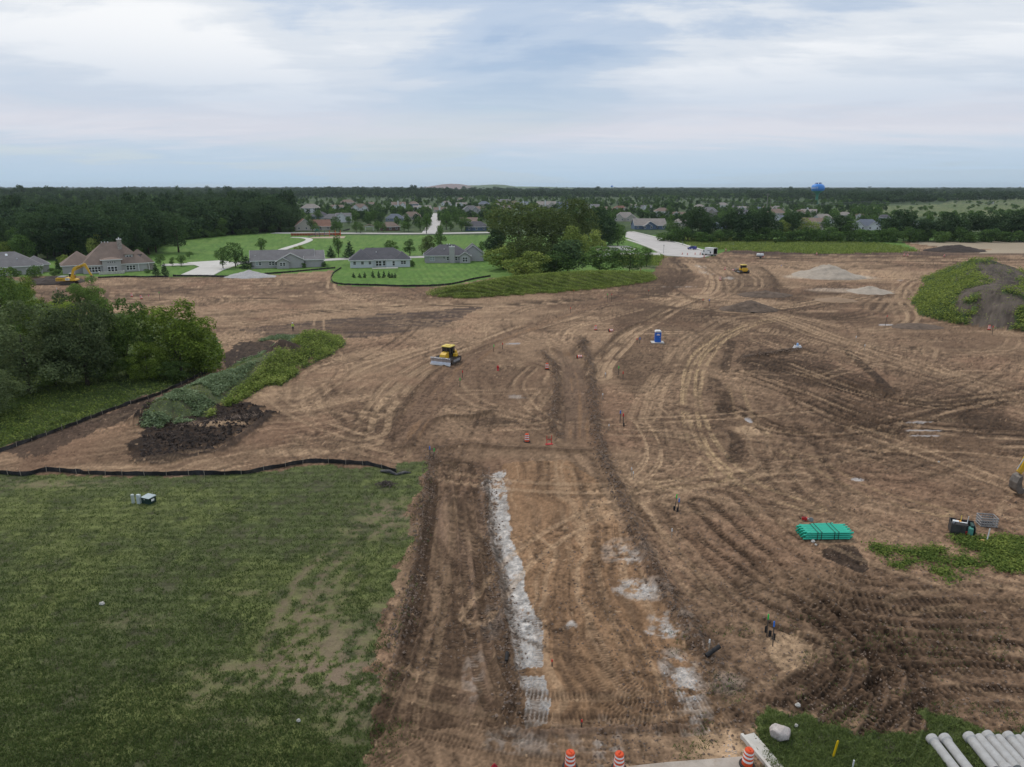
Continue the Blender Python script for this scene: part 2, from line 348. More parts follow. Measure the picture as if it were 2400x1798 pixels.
mix(soil, DARK, patch([(1560, 1230), (1750, 1230), (2050, 1390), (2420, 1370), (2420, 1640), (2100, 1690), (1700, 1650), (1640, 1500)], jit=1)*(.12+.38*ss(n_mid, .45, .6)))
mix(soil, C(.085,.062,.05), patch([(560, 772), (900, 735), (1130, 718), (1050, 760), (880, 790), (640, 790)], jit=1)*(.4+.5*ss(st_far, .42, .6)))
mix(soil, DARK, patch([(1440, 645), (1520, 605), (1570, 605), (1640, 650), (1560, 690), (1450, 690)], jit=1)*.6)
mix(soil, DARK, patch([(1700, 640), (1780, 620), (1860, 690), (1960, 660), (2000, 680), (1900, 715), (1720, 690)], jit=1)*.6)
mix(soil, TAN, patch([(1560, 620), (1880, 610), (2130, 640), (2100, 665), (1860, 650), (1600, 640)], jit=1)*.3)
mix(soil, TAN*.9, patch([(1790, 1490), (1860, 1480), (1905, 1520), (1900, 1570), (1850, 1580), (1800, 1540)], jit=.3)*.75)
mix(soil, C(.07,.05,.042), patch([(1700, 583), (2130, 590), (2420, 588), (2420, 600), (1720, 597)], jit=.6)*.6)
for u, v, rx, ry in [(430, 962, 6, 2.5), (1660, 725, 5, 2.3), (1720, 685, 5, 1.8), (150, 655, 9, 4), (620, 700, 4, 1.5), (2300, 985, 5, 4), (905, 965, 2.5, 1.5), (1150, 990, 3.5, 2.5)]:
    mix(soil, DARK*.8, (1-ss(blob(u, v, rx, ry), .5, 1.1))*.7)
for u, v, rx, ry, a in [(1765, 1010, 3.0, 2.2, .8), (2190, 985, 5, 1.2, .5), (520, 995, 5, 1.3, .6), (900, 940, 3, 2, .4), (1960, 700, 9, 5, .35), (240, 1095, 6, .7, .5), (690, 1060, 5, 1.6, .6), (1690, 1740, 2, 2.2, .8), (1370, 745, 6, 3, .4),
                        (1850, 1700, 3, 1.5, .3), (2050, 700, 10, 6, .3), (840, 668, 7, 2.2, .7), (1410, 1180, 2.5, 5, .3)]:
    mix(soil, TAN*1.1, (1-ss(blob(u, v, rx, ry), .55, 1.05))*a)
gr = fbm(X/.9, Y/.9, 71, 4, .7)
for pts, a in [([(1135, 1112), (1180, 1100), (1186, 1180), (1203, 1260), (1250, 1420), (1282, 1555), (1212, 1568), (1182, 1420), (1152, 1270)], .95),
               ([(1226, 1584), (1288, 1578), (1291, 1640), (1270, 1690), (1238, 1710), (1228, 1640)], .9)]:
    k = patch(pts, jit=.30)*ss(.65*gr+.35*fbm(X/.3, Y/.3, 72, 3, .7)+.16*ss(vv, 1130, 1300)+.02, .40, .56)*a; mix(soil, WHT*(.70+.35*n_fi[..., None]-.12), k*.92)
for u, v, rx, ry, a in [(1505, 1382, 2.0, 1.5, .85), (1570, 1450, 1.6, 1.0, .7), (1565, 1478, 1.6, .8, .85), (1335, 1463, .55, .6, .9), (1590, 1570, 1.3, 2.2, .75), (1620, 1650, 1.0, 2.0, .85), (1470, 1300, 2.2, 2.6, .35), (1152, 1460, .8, 2, .3),
                        (1560, 1700, 3, .8, .5), (1290, 1735, 3, 1.2, .25), (1425, 1750, .8, 2.4, .5), (1700, 1600, 1.6, 1, .35), (1480, 1310, 1, 1.5, .4), (1165, 1140, 1.6, 2.5, .4), (1110, 1580, .7, 2.5, .3), (1215, 1735, 2.2, 1.0, .2),
                        (1190, 806, 2.2, .8, .5), (1210, 930, 1.5, 1, .4), (1705, 652, 3, 5, .55), (1640, 625, 2, 7, .6), (1655, 640, 2, 6, .5), (1590, 672, 5, 1.2, .5)]:
    mix(soil, WHT*.9, np.clip(1.15-blob(u, v, rx, ry), 0, 1)**.5*ss(gr, .40, .56)*a)
# crushed stone round the north-east stockpile
mix(soil, C(.40,.335,.27), (1-ss(blob(1945, 650, 20, 9), .7, 1.0))*.85); mix(soil, C(.38,.31,.25), (1-ss(blob(2000, 682, 15, 6), .6, 1.0))*.7)

# ---- wheel and crawler tracks
def track(pts, offs, w, col, a=.6, depth=.03, lug=0.0, lugp=.45, chev=0.0, copies=0, spread=3.0, brk=.45, seed=0, edge=.22, ridge=0.0):
    """ruts along a path: offs = lateral positions of the ruts, w = half width"""
    path = spline(W(pts), 2.2); sp = spread if copies else 0; rng = random.Random(seed+int(pts[0][0])+copies)
    sl, D, S, L = near(path, max(map(abs, offs))+w*2+sp)
    x, y = X[sl], Y[sl]; bn = fbm(x/5, y/5, 80+seed, 3); wob = (vn(S/9, S*0+seed, 3)-.5)*.8; cs = soil[sl]; hs = H[sl]; ld = lod(w*1.6)[sl]
    if col[0] > .25: a = a*(.66 if lug else .85)
    for c in range(copies+1):
        so = 0 if c == 0 else rng.uniform(-spread, spread); aa = a*(1 if c == 0 else rng.uniform(.35, 1)); lo, hi = (0, L) if c == 0 else sorted((rng.uniform(-.3, .7)*L, rng.uniform(.3, 1.3)*L))
        ends = ss(S, lo-2, lo+4)*(1-ss(S, hi-4, hi+2)) if c else 1.0; cc = (DARK*rng.uniform(.65, 1.0) if (c % 2 and col[0] > .25) else col*rng.uniform(.85, 1.12)) if c else col
        Dn = D+(fbm(S/18, S*0+c*3.1+seed, 90+c, 2)-.5)*sp*.9*(c > 0)
        for of in offs:
            e = np.abs(Dn-so-of-wob*.3); pr = 1-ss(e, w*(1-edge), w*(1+edge*.6)); g = pr*ends
            if lug:
                ph = np.sin(2*np.pi*(S/lugp+chev*e/w)); lg = 1-lug*.5*(1-ph); lg = lg*ld**2+(1-lug*.5)*(1-ld**2)
            else: lg = 1
            al = aa*g*ss(bn+.18*(n_sm[sl]-.5), brk-.20, brk+.02)*lg
            mix(cs, cc, np.clip(al*1.15, 0, 1)); hs -= depth*g*(lg if lug else 1)*ld; rim = np.exp(-((e-w*1.22)/(w*.22))**2)*ends*ld; mix(cs, DARK, rim*aa*.42*ss(n_fi[sl], .3, .6)); hs += rim*depth*.6  # rut rims: raised, with dark shadow lines painted into the soil colour
            if ridge: hs += ridge*np.exp(-((e-w*1.25)/(w*.35))**2)*ends*ld*(.5+n_fi[sl])
T2 = [-1.05, 1.05]
HAUL = TAN*1.0
for args in [
    dict(pts=[(1560, 690), (1400, 698), (1250, 709), (1100, 713), (950, 716), (850, 720), (740, 731), (640, 745), (560, 757)], offs=T2, w=.55, col=HAUL, a=.75, copies=7, spread=4.0),
    dict(pts=[(960, 716), (870, 708), (815, 694), (778, 675), (782, 652), (798, 636)], offs=T2, w=.5, col=HAUL, a=.7, copies=4, spread=3.0),
    dict(pts=[(1000, 722), (850, 724), (740, 728), (640, 727), (540, 735), (440, 742), (330, 730)], offs=T2, w=.5, col=HAUL, a=.55, copies=4, spread=5.0),
    dict(pts=[(1050, 712), (900, 700), (820, 690), (740, 684), (690, 694)], offs=T2, w=.5, col=HAUL, a=.6, copies=3, spread=3.0),
    dict(pts=[(640, 640), (660, 660), (650, 680), (600, 690), (500, 695)], offs=T2, w=.5, col=TAN*.9, a=.5, copies=3, spread=4.0),
    dict(pts=[(860, 640), (930, 660), (1000, 690)], offs=T2, w=.4, col=DARK, a=.55, copies=1, spread=3.0),
    dict(pts=[(1520, 695), (1400, 717), (1290, 745), (1190, 778), (1110, 806), (1010, 842), (930, 892), (880, 950), (850, 1010)], offs=T2, w=.5, col=HAUL, a=.75, copies=6, spread=3.2),
    dict(pts=[(1060, 800), (960, 832), (880, 862), (800, 905), (770, 938), (800, 962), (880, 975)], offs=T2, w=.42, col=HAUL, a=.7, copies=4, spread=2.6, lug=.3),
    dict(pts=[(1000, 815), (850, 838), (760, 850), (700, 880), (690, 930)], offs=T2, w=.42, col=HAUL, a=.55, copies=4, spread=4, lug=.3),
    dict(pts=[(600, 800), (700, 850), (820, 820), (960, 790)], offs=T2, w=.4, col=DARK, a=.45, copies=4, spread=6),
    dict(pts=[(760, 1060), (700, 1020), (640, 1000), (540, 1040), (400, 1060), (250, 1075), (100, 1085)], offs=T2, w=.36, col=DARK, a=.6, copies=5, spread=4, lug=.55, lugp=.4),
    dict(pts=[(900, 1065), (800, 1045), (700, 1050), (560, 1078), (430, 1090), (200, 1098)], offs=T2, w=.36, col=TAN*.85, a=.5, copies=4, spread=2.5, lug=.6, lugp=.4),
    dict(pts=[(960, 980), (860, 1000), (800, 960), (760, 900)], offs=T2, w=.36, col=DARK, a=.5, copies=4, spread=3, lug=.5),
    dict(pts=[(2460, 985), (2250, 905), (2100, 855), (1980, 805), (1850, 755), (1790, 738), (1700, 748), (1620, 800), (1570, 860), (1535, 930), (1520, 980)], offs=T2, w=.42, col=HAUL*.95, a=.6, copies=4, spread=2.6, lug=.3),
    dict(pts=[(2460, 940), (2300, 890), (2120, 840), (1960, 790), (1830, 742), (1700, 715), (1560, 700)], offs=T2, w=.5, col=HAUL, a=.6, copies=5, spread=4.0),
    dict(pts=[(1850, 740), (1720, 775), (1650, 840), (1622, 920), (1640, 1000), (1695, 1080), (1780, 1150), (1900, 1190)], offs=T2, w=.34, col=C(.42,.315,.195), a=.75, copies=2, spread=1.4, lug=.7, lugp=.38, chev=.6),
    dict(pts=[(1760, 760), (1640, 830), (1614, 940), (1640, 1050), (1690, 1105), (1660, 1128), (1560, 1136)], offs=[-.95, .95], w=.30, col=C(.44,.33,.20), a=.8, copies=1, spread=.8, lug=.8, lugp=.36, chev=.7),
    dict(pts=[(1720, 900), (1760, 1000), (1900, 1080), (2050, 1160), (2200, 1200)], offs=T2, w=.32, col=C(.36,.27,.16), a=.5, copies=4, spread=5, lug=.7, lugp=.38, chev=.6),
    dict(pts=[(1560, 950), (1600, 1000), (1620, 1080), (1560, 1120), (1480, 1130)], offs=[-.9, .9], w=.2, col=TAN, a=.6, copies=3, spread=2.0, lug=.3),
    dict(pts=[(1500, 990), (1530, 1040), (1530, 1090), (1480, 1140), (1440, 1150)], offs=[-.8, .8], w=.16, col=TAN, a=.65, copies=3, spread=1.6),
    dict(pts=[(2000, 690), (1930, 706), (1830, 720), (1700, 728), (1560, 700)], offs=T2, w=.55, col=HAUL, a=.65, copies=5, spread=5),
    dict(pts=[(2460, 612), (2250, 640), (2150, 655), (2110, 690), (2140, 745), (2060, 775), (1950, 760), (1850, 735)], offs=T2, w=.55, col=HAUL, a=.6, copies=5, spread=5),
    dict(pts=[(2080, 690), (2050, 730), (1960, 745), (1860, 735), (1790, 720)], offs=T2, w=.5, col=DARK, a=.6, copies=5, spread=6),
    dict(pts=[(1600, 600), (1650, 635), (1660, 680), (1580, 715), (1480, 780), (1420, 830), (1395, 880)], offs=T2, w=.5, col=HAUL, a=.65, copies=4, spread=3),
    dict(pts=[(1575, 605), (1605, 630), (1600, 660), (1540, 690), (1470, 700)], offs=T2, w=.55, col=DARK, a=.7, copies=4, spread=4),
    dict(pts=[(1660, 606), (1720, 640), (1730, 670), (1680, 700), (1600, 705)], offs=T2, w=.5, col=HAUL, a=.55, copies=5, spread=6),
    dict(pts=[(1690, 606), (1900, 602), (2150, 606), (2460, 604)], offs=T2, w=.6, col=HAUL, a=.6, copies=8, spread=14),
    dict(pts=[(1700, 612), (1830, 622), (1900, 632), (2080, 628), (2460, 622)], offs=T2, w=.6, col=DARK, a=.4, copies=6, spread=10),
    dict(pts=[(140, 705), (300, 690), (420, 675), (560, 672), (680, 664), (760, 660)], offs=T2, w=.6, col=HAUL, a=.4, copies=6, spread=10),
    dict(pts=[(260, 670), (420, 685), (520, 700), (480, 716), (340, 712)], offs=T2, w=.6, col=DARK, a=.5, copies=4, spread=6),
    dict(pts=[(1250, 860), (1215, 900), (1240, 950), (1290, 985)], offs=[-.8, .8], w=.28, col=TAN, a=.6, copies=1, spread=1.0, lug=.3),
    dict(pts=[(1330, 800), (1345, 770), (1420, 745), (1500, 725)], offs=[-.8, .8], w=.3, col=TAN, a=.5, copies=2, spread=2.5),
    dict(pts=[(1780, 835), (1900, 862), (2010, 890), (2130, 940), (2300, 930), (2460, 905)], offs=T2, w=.4, col=DARK*.85, a=.8, copies=6, spread=4, lug=.4, depth=.06),
    dict(pts=[(1800, 865), (1930, 905), (2100, 962), (2280, 985), (2460, 1000)], offs=T2, w=.4, col=DARK*.85, a=.7, copies=6, spread=5, lug=.4, depth=.06),
    dict(pts=[(1980, 820), (2050, 880), (2090, 925)], offs=[0], w=.9, col=DARK*.8, a=.85, depth=-.12, brk=.3),
    dict(pts=[(1715, 800), (1700, 870), (1705, 980), (1730, 1030), (1720, 1080)], offs=[0], w=.9, col=DARK*.8, a=.75, copies=2, spread=2.5, depth=.06, lug=.3),
    dict(pts=[(2000, 960), (1940, 1020), (1960, 1090), (2100, 1120), (2250, 1080), (2420, 1040)], offs=T2, w=.38, col=DARK, a=.6, copies=6, spread=6, lug=.5),
    dict(pts=[(1720, 950), (1800, 1060), (1850, 1150), (1930, 1200)], offs=T2, w=.38, col=DARK, a=.6, copies=5, spread=5, lug=.5),
    dict(pts=[(1640, 1180), (1760, 1290), (1900, 1380), (2100, 1420), (2420, 1430)], offs=T2, w=.34, col=DARK*.62, a=.9, copies=9, spread=6, lug=.75, lugp=.42, depth=.10, brk=.38),
    dict(pts=[(1800, 1330), (1930, 1440), (2010, 1560), (1960, 1650), (1830, 1680), (1720, 1640)], offs=T2, w=.32, col=DARK*.6, a=.95, copies=5, spread=2.4, lug=.8, lugp=.42, depth=.11, brk=.36),
    dict(pts=[(1980, 1700), (2060, 1640), (2140, 1600), (2300, 1590), (2460, 1600)], offs=T2, w=.30, col=DARK*.65, a=.85, copies=8, spread=4, lug=.8, lugp=.42, depth=.10, brk=.38),
    dict(pts=[(2080, 1740), (2110, 1640), (2060, 1520), (1900, 1420)], offs=T2, w=.30, col=DARK*.65, a=.9, copies=3, spread=2, lug=.8, lugp=.42, depth=.10, brk=.38),
    dict(pts=[(2120, 1420), (2250, 1400), (2420, 1395)], offs=T2, w=.34, col=TAN*.8, a=.7, copies=4, spread=2, lug=.7, lugp=.4),
    dict(pts=[(1480, 1180), (1560, 1290), (1680, 1420), (1790, 1530)], offs=T2, w=.34, col=TAN*.85, a=.5, copies=4, spread=2.2, lug=.4),
    dict(pts=[(1290, 1690), (1300, 1560), (1290, 1400), (1285, 1250), (1275, 1100)], offs=[-.95, .95], w=.3, col=DARK*1.3, a=.5, copies=5, spread=4, lug=.85, lugp=.24, depth=.035, brk=.42),
    dict(pts=[(1500, 1690), (1440, 1560), (1390, 1400), (1350, 1250), (1320, 1100)], offs=[-.95, .95], w=.3, col=TAN*.85, a=.45, copies=5, spread=3.5, lug=.85, lugp=.24, depth=.035, brk=.42),
    dict(pts=[(1330, 1420), (1400, 1560), (1500, 1640), (1640, 1650), (1740, 1610)], offs=[-.95, .95], w=.30, col=DARK*1.2, a=.6, copies=4, spread=1.8, lug=.85, lugp=.24, depth=.04, brk=.4),
    dict(pts=[(1180, 1640), (1300, 1655), (1420, 1650), (1560, 1680), (1700, 1670)], offs=[-.9, .9], w=.4, col=DARK*1.4, a=.6, copies=3, spread=1.4, lug=.9, lugp=.26, depth=.06, brk=.38),
    dict(pts=[(1200, 1700), (1150, 1560), (1125, 1400), (1105, 1250), (1085, 1090)], offs=[-.9, .9], w=.32, col=DARK*.85, a=.7, copies=3, spread=1.6, lug=.7, lugp=.26, depth=.05, brk=.36, ridge=.05),
    dict(pts=[(930, 1720), (985, 1560), (1015, 1400), (1035, 1250), (1045, 1090)], offs=[-.9, .9], w=.34, col=TAN*.75, a=.55, copies=3, spread=1.3, lug=.7, lugp=.26, depth=.05, brk=.4, ridge=.04),
    dict(pts=[(880, 1720), (960, 1500), (995, 1300), (1015, 1130)], offs=[0], w=.5, col=DARK*.75, a=.7, depth=.08, brk=.3, ridge=.07),
    dict(pts=[(960, 1790), (900, 1710), (1000, 1690), (1150, 1720), (1330, 1745), (1560, 1740)], offs=T2, w=.32, col=DARK, a=.55, copies=5, spread=2.0, lug=.7, lugp=.26, depth=.05),
]: track(**args)
for pts in ([(1760, 850), (1880, 880), (2020, 925), (2200, 948), (2400, 930)], [(1740, 870), (1900, 925), (2060, 985), (2250, 1010), (2420, 1015)], [(1850, 850), (1990, 905), (2150, 950), (2330, 955)], [(1700, 960), (1820, 1010), (1980, 1015), (2150, 985), (2330, 940)], [(1870, 940), (2010, 1000), (2200, 1040), (2420, 1050)], [(1960, 1040), (2080, 1060), (2250, 1060), (2420, 1080)]):
    track(pts, T2, .28, DARK*.62, a=.85, copies=3, spread=2.2, lug=.45, lugp=.4, depth=.07, brk=.5, seed=int(pts[0][0]) % 17, ridge=.03); track(pts, [0], .3, TAN*.95, a=.5, copies=2, spread=2.5, brk=.52, seed=3)
for k in range(5): track([(2300+46*math.cos(a0)*(.5+.13*k)*1.3, 985+24*math.sin(a0)*(.5+.13*k)*1.3) for a0 in np.linspace(0, 6.28, 14)], [0], .3, DARK*(.7 if k % 2 else 1.1), a=.7, lug=.5, brk=.4, seed=k)
rg = random.Random(5)
for k in range(60):       # fainter stray tracks all over the open site
    u0, v0 = rg.choice([(rg.uniform(560, 1000), rg.uniform(690, 1040)), (rg.uniform(1450, 2400), rg.uniform(720, 1600)), (rg.uniform(1450, 2400), rg.uniform(720, 1200)), (rg.uniform(1000, 1500), rg.uniform(720, 1080))])
    x0, y0 = P(u0, v0); a0 = rg.uniform(0, 6.28); cv = rg.uniform(-.05, .05); pts = []
    for i in range(6):
        pts.append((x0, y0)); a0 += cv*9; x0 += math.cos(a0)*9; y0 += math.sin(a0)*9
    if min(p[1] for p in pts) < 32: continue
    _W = W; W = lambda p: p
    track(pts, T2, rg.uniform(.26, .4), rg.choice([TAN*.9, DARK, DARK*.9, TAN]), a=rg.uniform(.3, .6), lug=rg.choice([0, .5, .8]), lugp=.36, chev=rg.choice([0, .6]), copies=rg.choice([0, 1, 2]), spread=2.5, seed=k)
    W = _W

# ---- windrows and cuts: ridges of loose soil pushed up by the blade
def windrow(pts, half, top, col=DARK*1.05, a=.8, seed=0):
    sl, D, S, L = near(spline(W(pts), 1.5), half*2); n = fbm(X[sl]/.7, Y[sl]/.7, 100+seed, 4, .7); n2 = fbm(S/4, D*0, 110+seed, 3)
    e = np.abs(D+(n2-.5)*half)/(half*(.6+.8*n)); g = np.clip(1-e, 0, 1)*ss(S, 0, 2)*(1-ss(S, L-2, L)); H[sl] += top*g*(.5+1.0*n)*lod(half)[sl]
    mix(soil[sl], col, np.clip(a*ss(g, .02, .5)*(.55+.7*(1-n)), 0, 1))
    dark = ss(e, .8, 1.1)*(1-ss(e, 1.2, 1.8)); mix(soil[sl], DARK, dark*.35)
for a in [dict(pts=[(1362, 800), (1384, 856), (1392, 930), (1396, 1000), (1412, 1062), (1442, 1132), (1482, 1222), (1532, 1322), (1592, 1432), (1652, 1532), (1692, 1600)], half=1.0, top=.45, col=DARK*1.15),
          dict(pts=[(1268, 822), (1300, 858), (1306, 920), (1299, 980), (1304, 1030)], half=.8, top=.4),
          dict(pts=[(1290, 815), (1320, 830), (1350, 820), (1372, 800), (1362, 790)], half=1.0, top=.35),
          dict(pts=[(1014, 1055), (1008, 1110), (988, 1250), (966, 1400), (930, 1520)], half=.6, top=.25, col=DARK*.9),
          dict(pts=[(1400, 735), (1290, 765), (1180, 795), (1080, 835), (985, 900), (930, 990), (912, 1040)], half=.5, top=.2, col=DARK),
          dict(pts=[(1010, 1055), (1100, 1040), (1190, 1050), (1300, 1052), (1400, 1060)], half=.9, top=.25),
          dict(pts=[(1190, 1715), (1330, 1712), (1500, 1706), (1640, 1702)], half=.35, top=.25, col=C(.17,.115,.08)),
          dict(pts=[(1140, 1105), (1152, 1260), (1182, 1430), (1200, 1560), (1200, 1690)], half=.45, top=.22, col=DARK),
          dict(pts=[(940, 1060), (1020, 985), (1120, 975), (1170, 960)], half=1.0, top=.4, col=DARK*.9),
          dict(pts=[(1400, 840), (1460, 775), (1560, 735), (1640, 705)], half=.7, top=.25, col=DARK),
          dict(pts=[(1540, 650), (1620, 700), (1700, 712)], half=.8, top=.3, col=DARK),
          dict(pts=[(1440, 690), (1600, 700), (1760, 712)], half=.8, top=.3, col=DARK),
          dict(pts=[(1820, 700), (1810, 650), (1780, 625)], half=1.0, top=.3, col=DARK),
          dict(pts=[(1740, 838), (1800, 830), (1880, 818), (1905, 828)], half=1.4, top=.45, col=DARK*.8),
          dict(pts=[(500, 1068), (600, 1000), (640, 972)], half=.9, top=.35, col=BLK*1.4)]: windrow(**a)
# the dozer's fresh cut and the little trench
for pts, wd, c, a in [([(1500, 690), (1380, 720), (1270, 755), (1180, 792), (1110, 835), (1040, 900), (980, 980), (940, 1055)], 2.6, C(.15,.10,.07), .55), ([(1320, 815), (1342, 870), (1352, 940), (1350, 1010), (1350, 1060)], 2.0, C(.15,.105,.076), .6)]:
    sl, D, S, L = near(spline(W(pts), 2), wd*1.5); g = (1-ss(np.abs(D), wd*.75, wd*1.05))*ss(S, 0, 6)*(1-ss(S, L-8, L)); k = fbm(S/12, D/.5, 120, 4, .6)
    mix(soil[sl], c, g*a); mix(soil[sl], ORG*.95, g*ss(k, .56, .7)*.5); mix(soil[sl], DARK, g*ss(1-k, .56, .7)*.5); H[sl] -= .12*g
# clods and lumps: per-sample grain
soil *= (1+(n_fi-.5)*1.25*(.5+.6*rough)+(fbm(X/.16, Y/.16, 15, 2)-.5)*.7*lod(.2))[..., None]
mix(soil, DARK*.6, ss(vn(X/.5, Y/.5, 141), .86, .97)*.45*lod(.5)*(.4+rough)); mix(soil, TAN*1.2, ss(vn(X/.4, Y/.4, 142), .93, .99)*.55*lod(.4))
_q = np.clip(soil/C(.168,.116,.079), .05, 9); soil[:] = C(.168,.116,.079)*np.where(_q < 1, _q**1.42, _q**1.12)*C(1.08, 1.0, .90)  # tone curve: contrast put into soil colour for shadow the relief lacks; warmed
# standing water in the ruts on the east side
for u, v, rx, ry in [(2150, 990, 2.2, .45), (2165, 1010, 2.6, .35), (2170, 1023, 2.4, .3), (2075, 760, 1.8, .8), (2120, 658, 3.0, .6), (2010, 1125, .8, .6), (1205, 805, 1.4, .5), (1755, 985, .5, 1.4)]:
    k = 1-ss(blob(u, v, rx, ry), .65, .95); WET = np.maximum(WET, k); mix(soil, C(.30,.26,.235), k*.8); H -= .05*k

# ---- zones
ZN = ['site_soil', 'grass_field', 'weedy_verge', 'roadside_grass', 'weedy_bank', 'grass_berm', 'spoil_hill', 'weedy_stockpile', 'lawn', 'meadow', 'crop_strips', 'distant_land']
Z = np.full(X.shape, 8, int)
Z[(vv < 552) & (uu > 690)] = 11; Z[vv < 520] = 11
Z[inpoly(uu, vv, [(-1500, 430), (690, 430), (690, 545), (560, 550), (420, 562), (335, 592), (300, 615), (100, 610), (-1500, 620)])] = 11
SITE = [(-1500, 640), (60, 648), (110, 645), (280, 650), (400, 648), (540, 650), (700, 640), (782, 634), (775, 660), (800, 669), (960, 673), (1050, 669), (1150, 652), (1300, 640), (1530, 640), (1547, 612), (1560, 600), (1660, 604), (1700, 590), (1722, 584), (1900, 593), (2100, 592), (2155, 586), (2110, 566), (3900, 566), (3900, 2800), (-1500, 2800)]
far_j = lambda poly, j: inpoly(X+JX*j, Y+JY*j, W(poly))
Z[inpoly(uu, vv, [(1940, 508), (1960, 486), (2200, 479), (2240, 471), (2400, 467), (3900, 467), (3900, 508)])] = 9
Z[far_j(SITE, 3)] = 0
Z[far_j([(1560, 556), (1620, 577), (1700, 585), (1900, 593), (2090, 592), (2150, 586), (2060, 569), (1800, 561), (1600, 552)], 5)] = 9
Z[far_j([(1545, 612), (1560, 600), (1480, 596), (1430, 604), (1470, 632), (1535, 632)], 4)] = 9
Z[inpoly(X, Y, W([(2118, 568), (2400, 564), (3900, 564), (3900, 578), (2240, 583)]))] = 10
Z[inpoly(X, Y, W([(2260, 586), (2450, 583), (3900, 583), (3900, 592), (2300, 593)]))] = 10
g_sp = fbm(X/1.3, Y/1.3, 215, 4)
gj = lambda poly, j=2.2, s=0: inpoly(X+JX*j*2, Y+JY*j*2, W(poly))
Z[gj([(-1500, 1118), (0, 1112), (200, 1114), (480, 1116), (640, 1104), (760, 1090), (930, 1098), (1000, 1092), (985, 1140), (950, 1210), (958, 1260), (940, 1340), (900, 1400), (885, 1480), (862, 1560), (890, 1640), (885, 1760), (850, 1850), (820, 2700), (-1500, 2700)], 1.6)] = 1
Z[gj([(930, 1085), (1000, 1078), (1002, 1098), (930, 1105)], .5)] = 1
Z[gj([(-1500, 1120), (-20, 1056), (150, 1006), (300, 943), (420, 900), (512, 866), (522, 820), (500, 780), (420, 745), (300, 735), (180, 735), (90, 705), (60, 660), (0, 648), (-1500, 640)], 1.2, 3)] = 2
Z[gj([(1765, 1705), (1800, 1665), (1900, 1672), (1990, 1730), (2060, 1728), (2120, 1700), (2180, 1665), (2250, 1700), (2330, 1725), (2420, 1705), (3900, 1720), (3900, 2700), (1850, 2700), (1795, 1798)], 1.4, 5)] = 3
Z[gj([(2240, 1275), (2300, 1268), (2420, 1265), (3900, 1265), (3900, 1352), (2420, 1340), (2330, 1340), (2290, 1318)], 2.0, 9)] = 4
Z[gj([(2050, 1288), (2110, 1274), (2220, 1274), (2240, 1300), (2260, 1330), (2230, 1345), (2180, 1310), (2120, 1335), (2080, 1320)], 2.4, 10) & (g_sp > .48)] = 4
zs = Z[sl_b]; zs[(d_b < 1.02) & (zs != 8)] = 5; zs[d_b < .9] = 5
zs = Z[sl_h]; hn = fbm(X[sl_h]/5, Y[sl_h]/5, 131, 4)
zs[d_h < .98] = 6
zs = Z[sl_m]; mn = fbm(X[sl_m]/2.5, Y[sl_m]/2.5, 133, 4); wd = (d_m < 1.05) & (m2[sl_m] < .12) & (X[sl_m] > P(380, 965)[0]) & ~((d_m > .75) & (mn < .45)); zs[wd] = 7
Z[gj([(600, 800), (640, 785), (770, 782), (805, 792), (780, 830), (740, 850), (725, 815), (660, 795)], .5, 11) & (m2 < .1)] = 7
Z[gj([(610, 900), (640, 862), (690, 850), (700, 878), (660, 905)], .5, 12) & (m2 < .1)] = 7
H[Z == 8] *= .25; H[Z == 9] *= .4; H[Z == 11] *= .3; H[Z == 10] *= .2

# ---- grass and other ground colours
col = soil
g1 = fbm(XX/7, YY/7, 151, 4); g2 = fbm(X/1.1, Y/1.1, 152, 4, .65); g3 = fbm(X/.3, Y/.3, 153, 2)
def grass(z, a, b, c, amp=.7):
    m = Z == z; k = np.empty(X.shape+(3,)); k[:] = C(*a); mix(k, C(*b), ss(g1+.5*(g2-.5), .42, .68)); mix(k, C(*c), ss(1-g2+.4*(.5-g1), .55, .8)*.8)
    k *= (1+(g3-.5)*amp*lod(.3)+(g2-.5)*.5)[..., None]; col[m] = k[m]
grass(1, (.090,.106,.040), (.125,.142,.048), (.094,.092,.050)); grass(3, (.082,.105,.038), (.11,.132,.044), (.095,.088,.056)); grass(2, (.065,.095,.030), (.10,.13,.042), (.045,.06,.024))
grass(4, (.05,.10,.025), (.075,.15,.035), (.07,.075,.035)); grass(5, (.18,.21,.065), (.24,.255,.09), (.14,.165,.05)); grass(9, (.10,.135,.052), (.15,.165,.075), (.085,.11,.045), .3)
grass(7, (.085,.105,.05), (.12,.125,.06), (.085,.066,.046)); grass(8, (.098,.185,.036), (.125,.205,.046), (.088,.165,.034), .15); grass(11, (.05,.08,.03), (.075,.105,.04), (.04,.06,.025), .3)
# mown stripes on the lawn behind the chimney house
stripe = ((X*math.cos(R(12))+Y*math.sin(R(12)))/1.15 % 2 < 1); mm = (Z == 8) & inpoly(X, Y, W([(955, 672), (985, 615), (1140, 612), (1160, 650)]))
col[mm] *= np.where(stripe, 1.09, .93)[mm][:, None]
rows_ = ((Y+wx*1.2)/.62 % 2 < 1); mm = Z == 1; col[mm] *= (np.where(rows_, 1.12, .90)*(.85+.3*streak(3, 9, .5, 154)))[mm][:, None]      # mowing rows
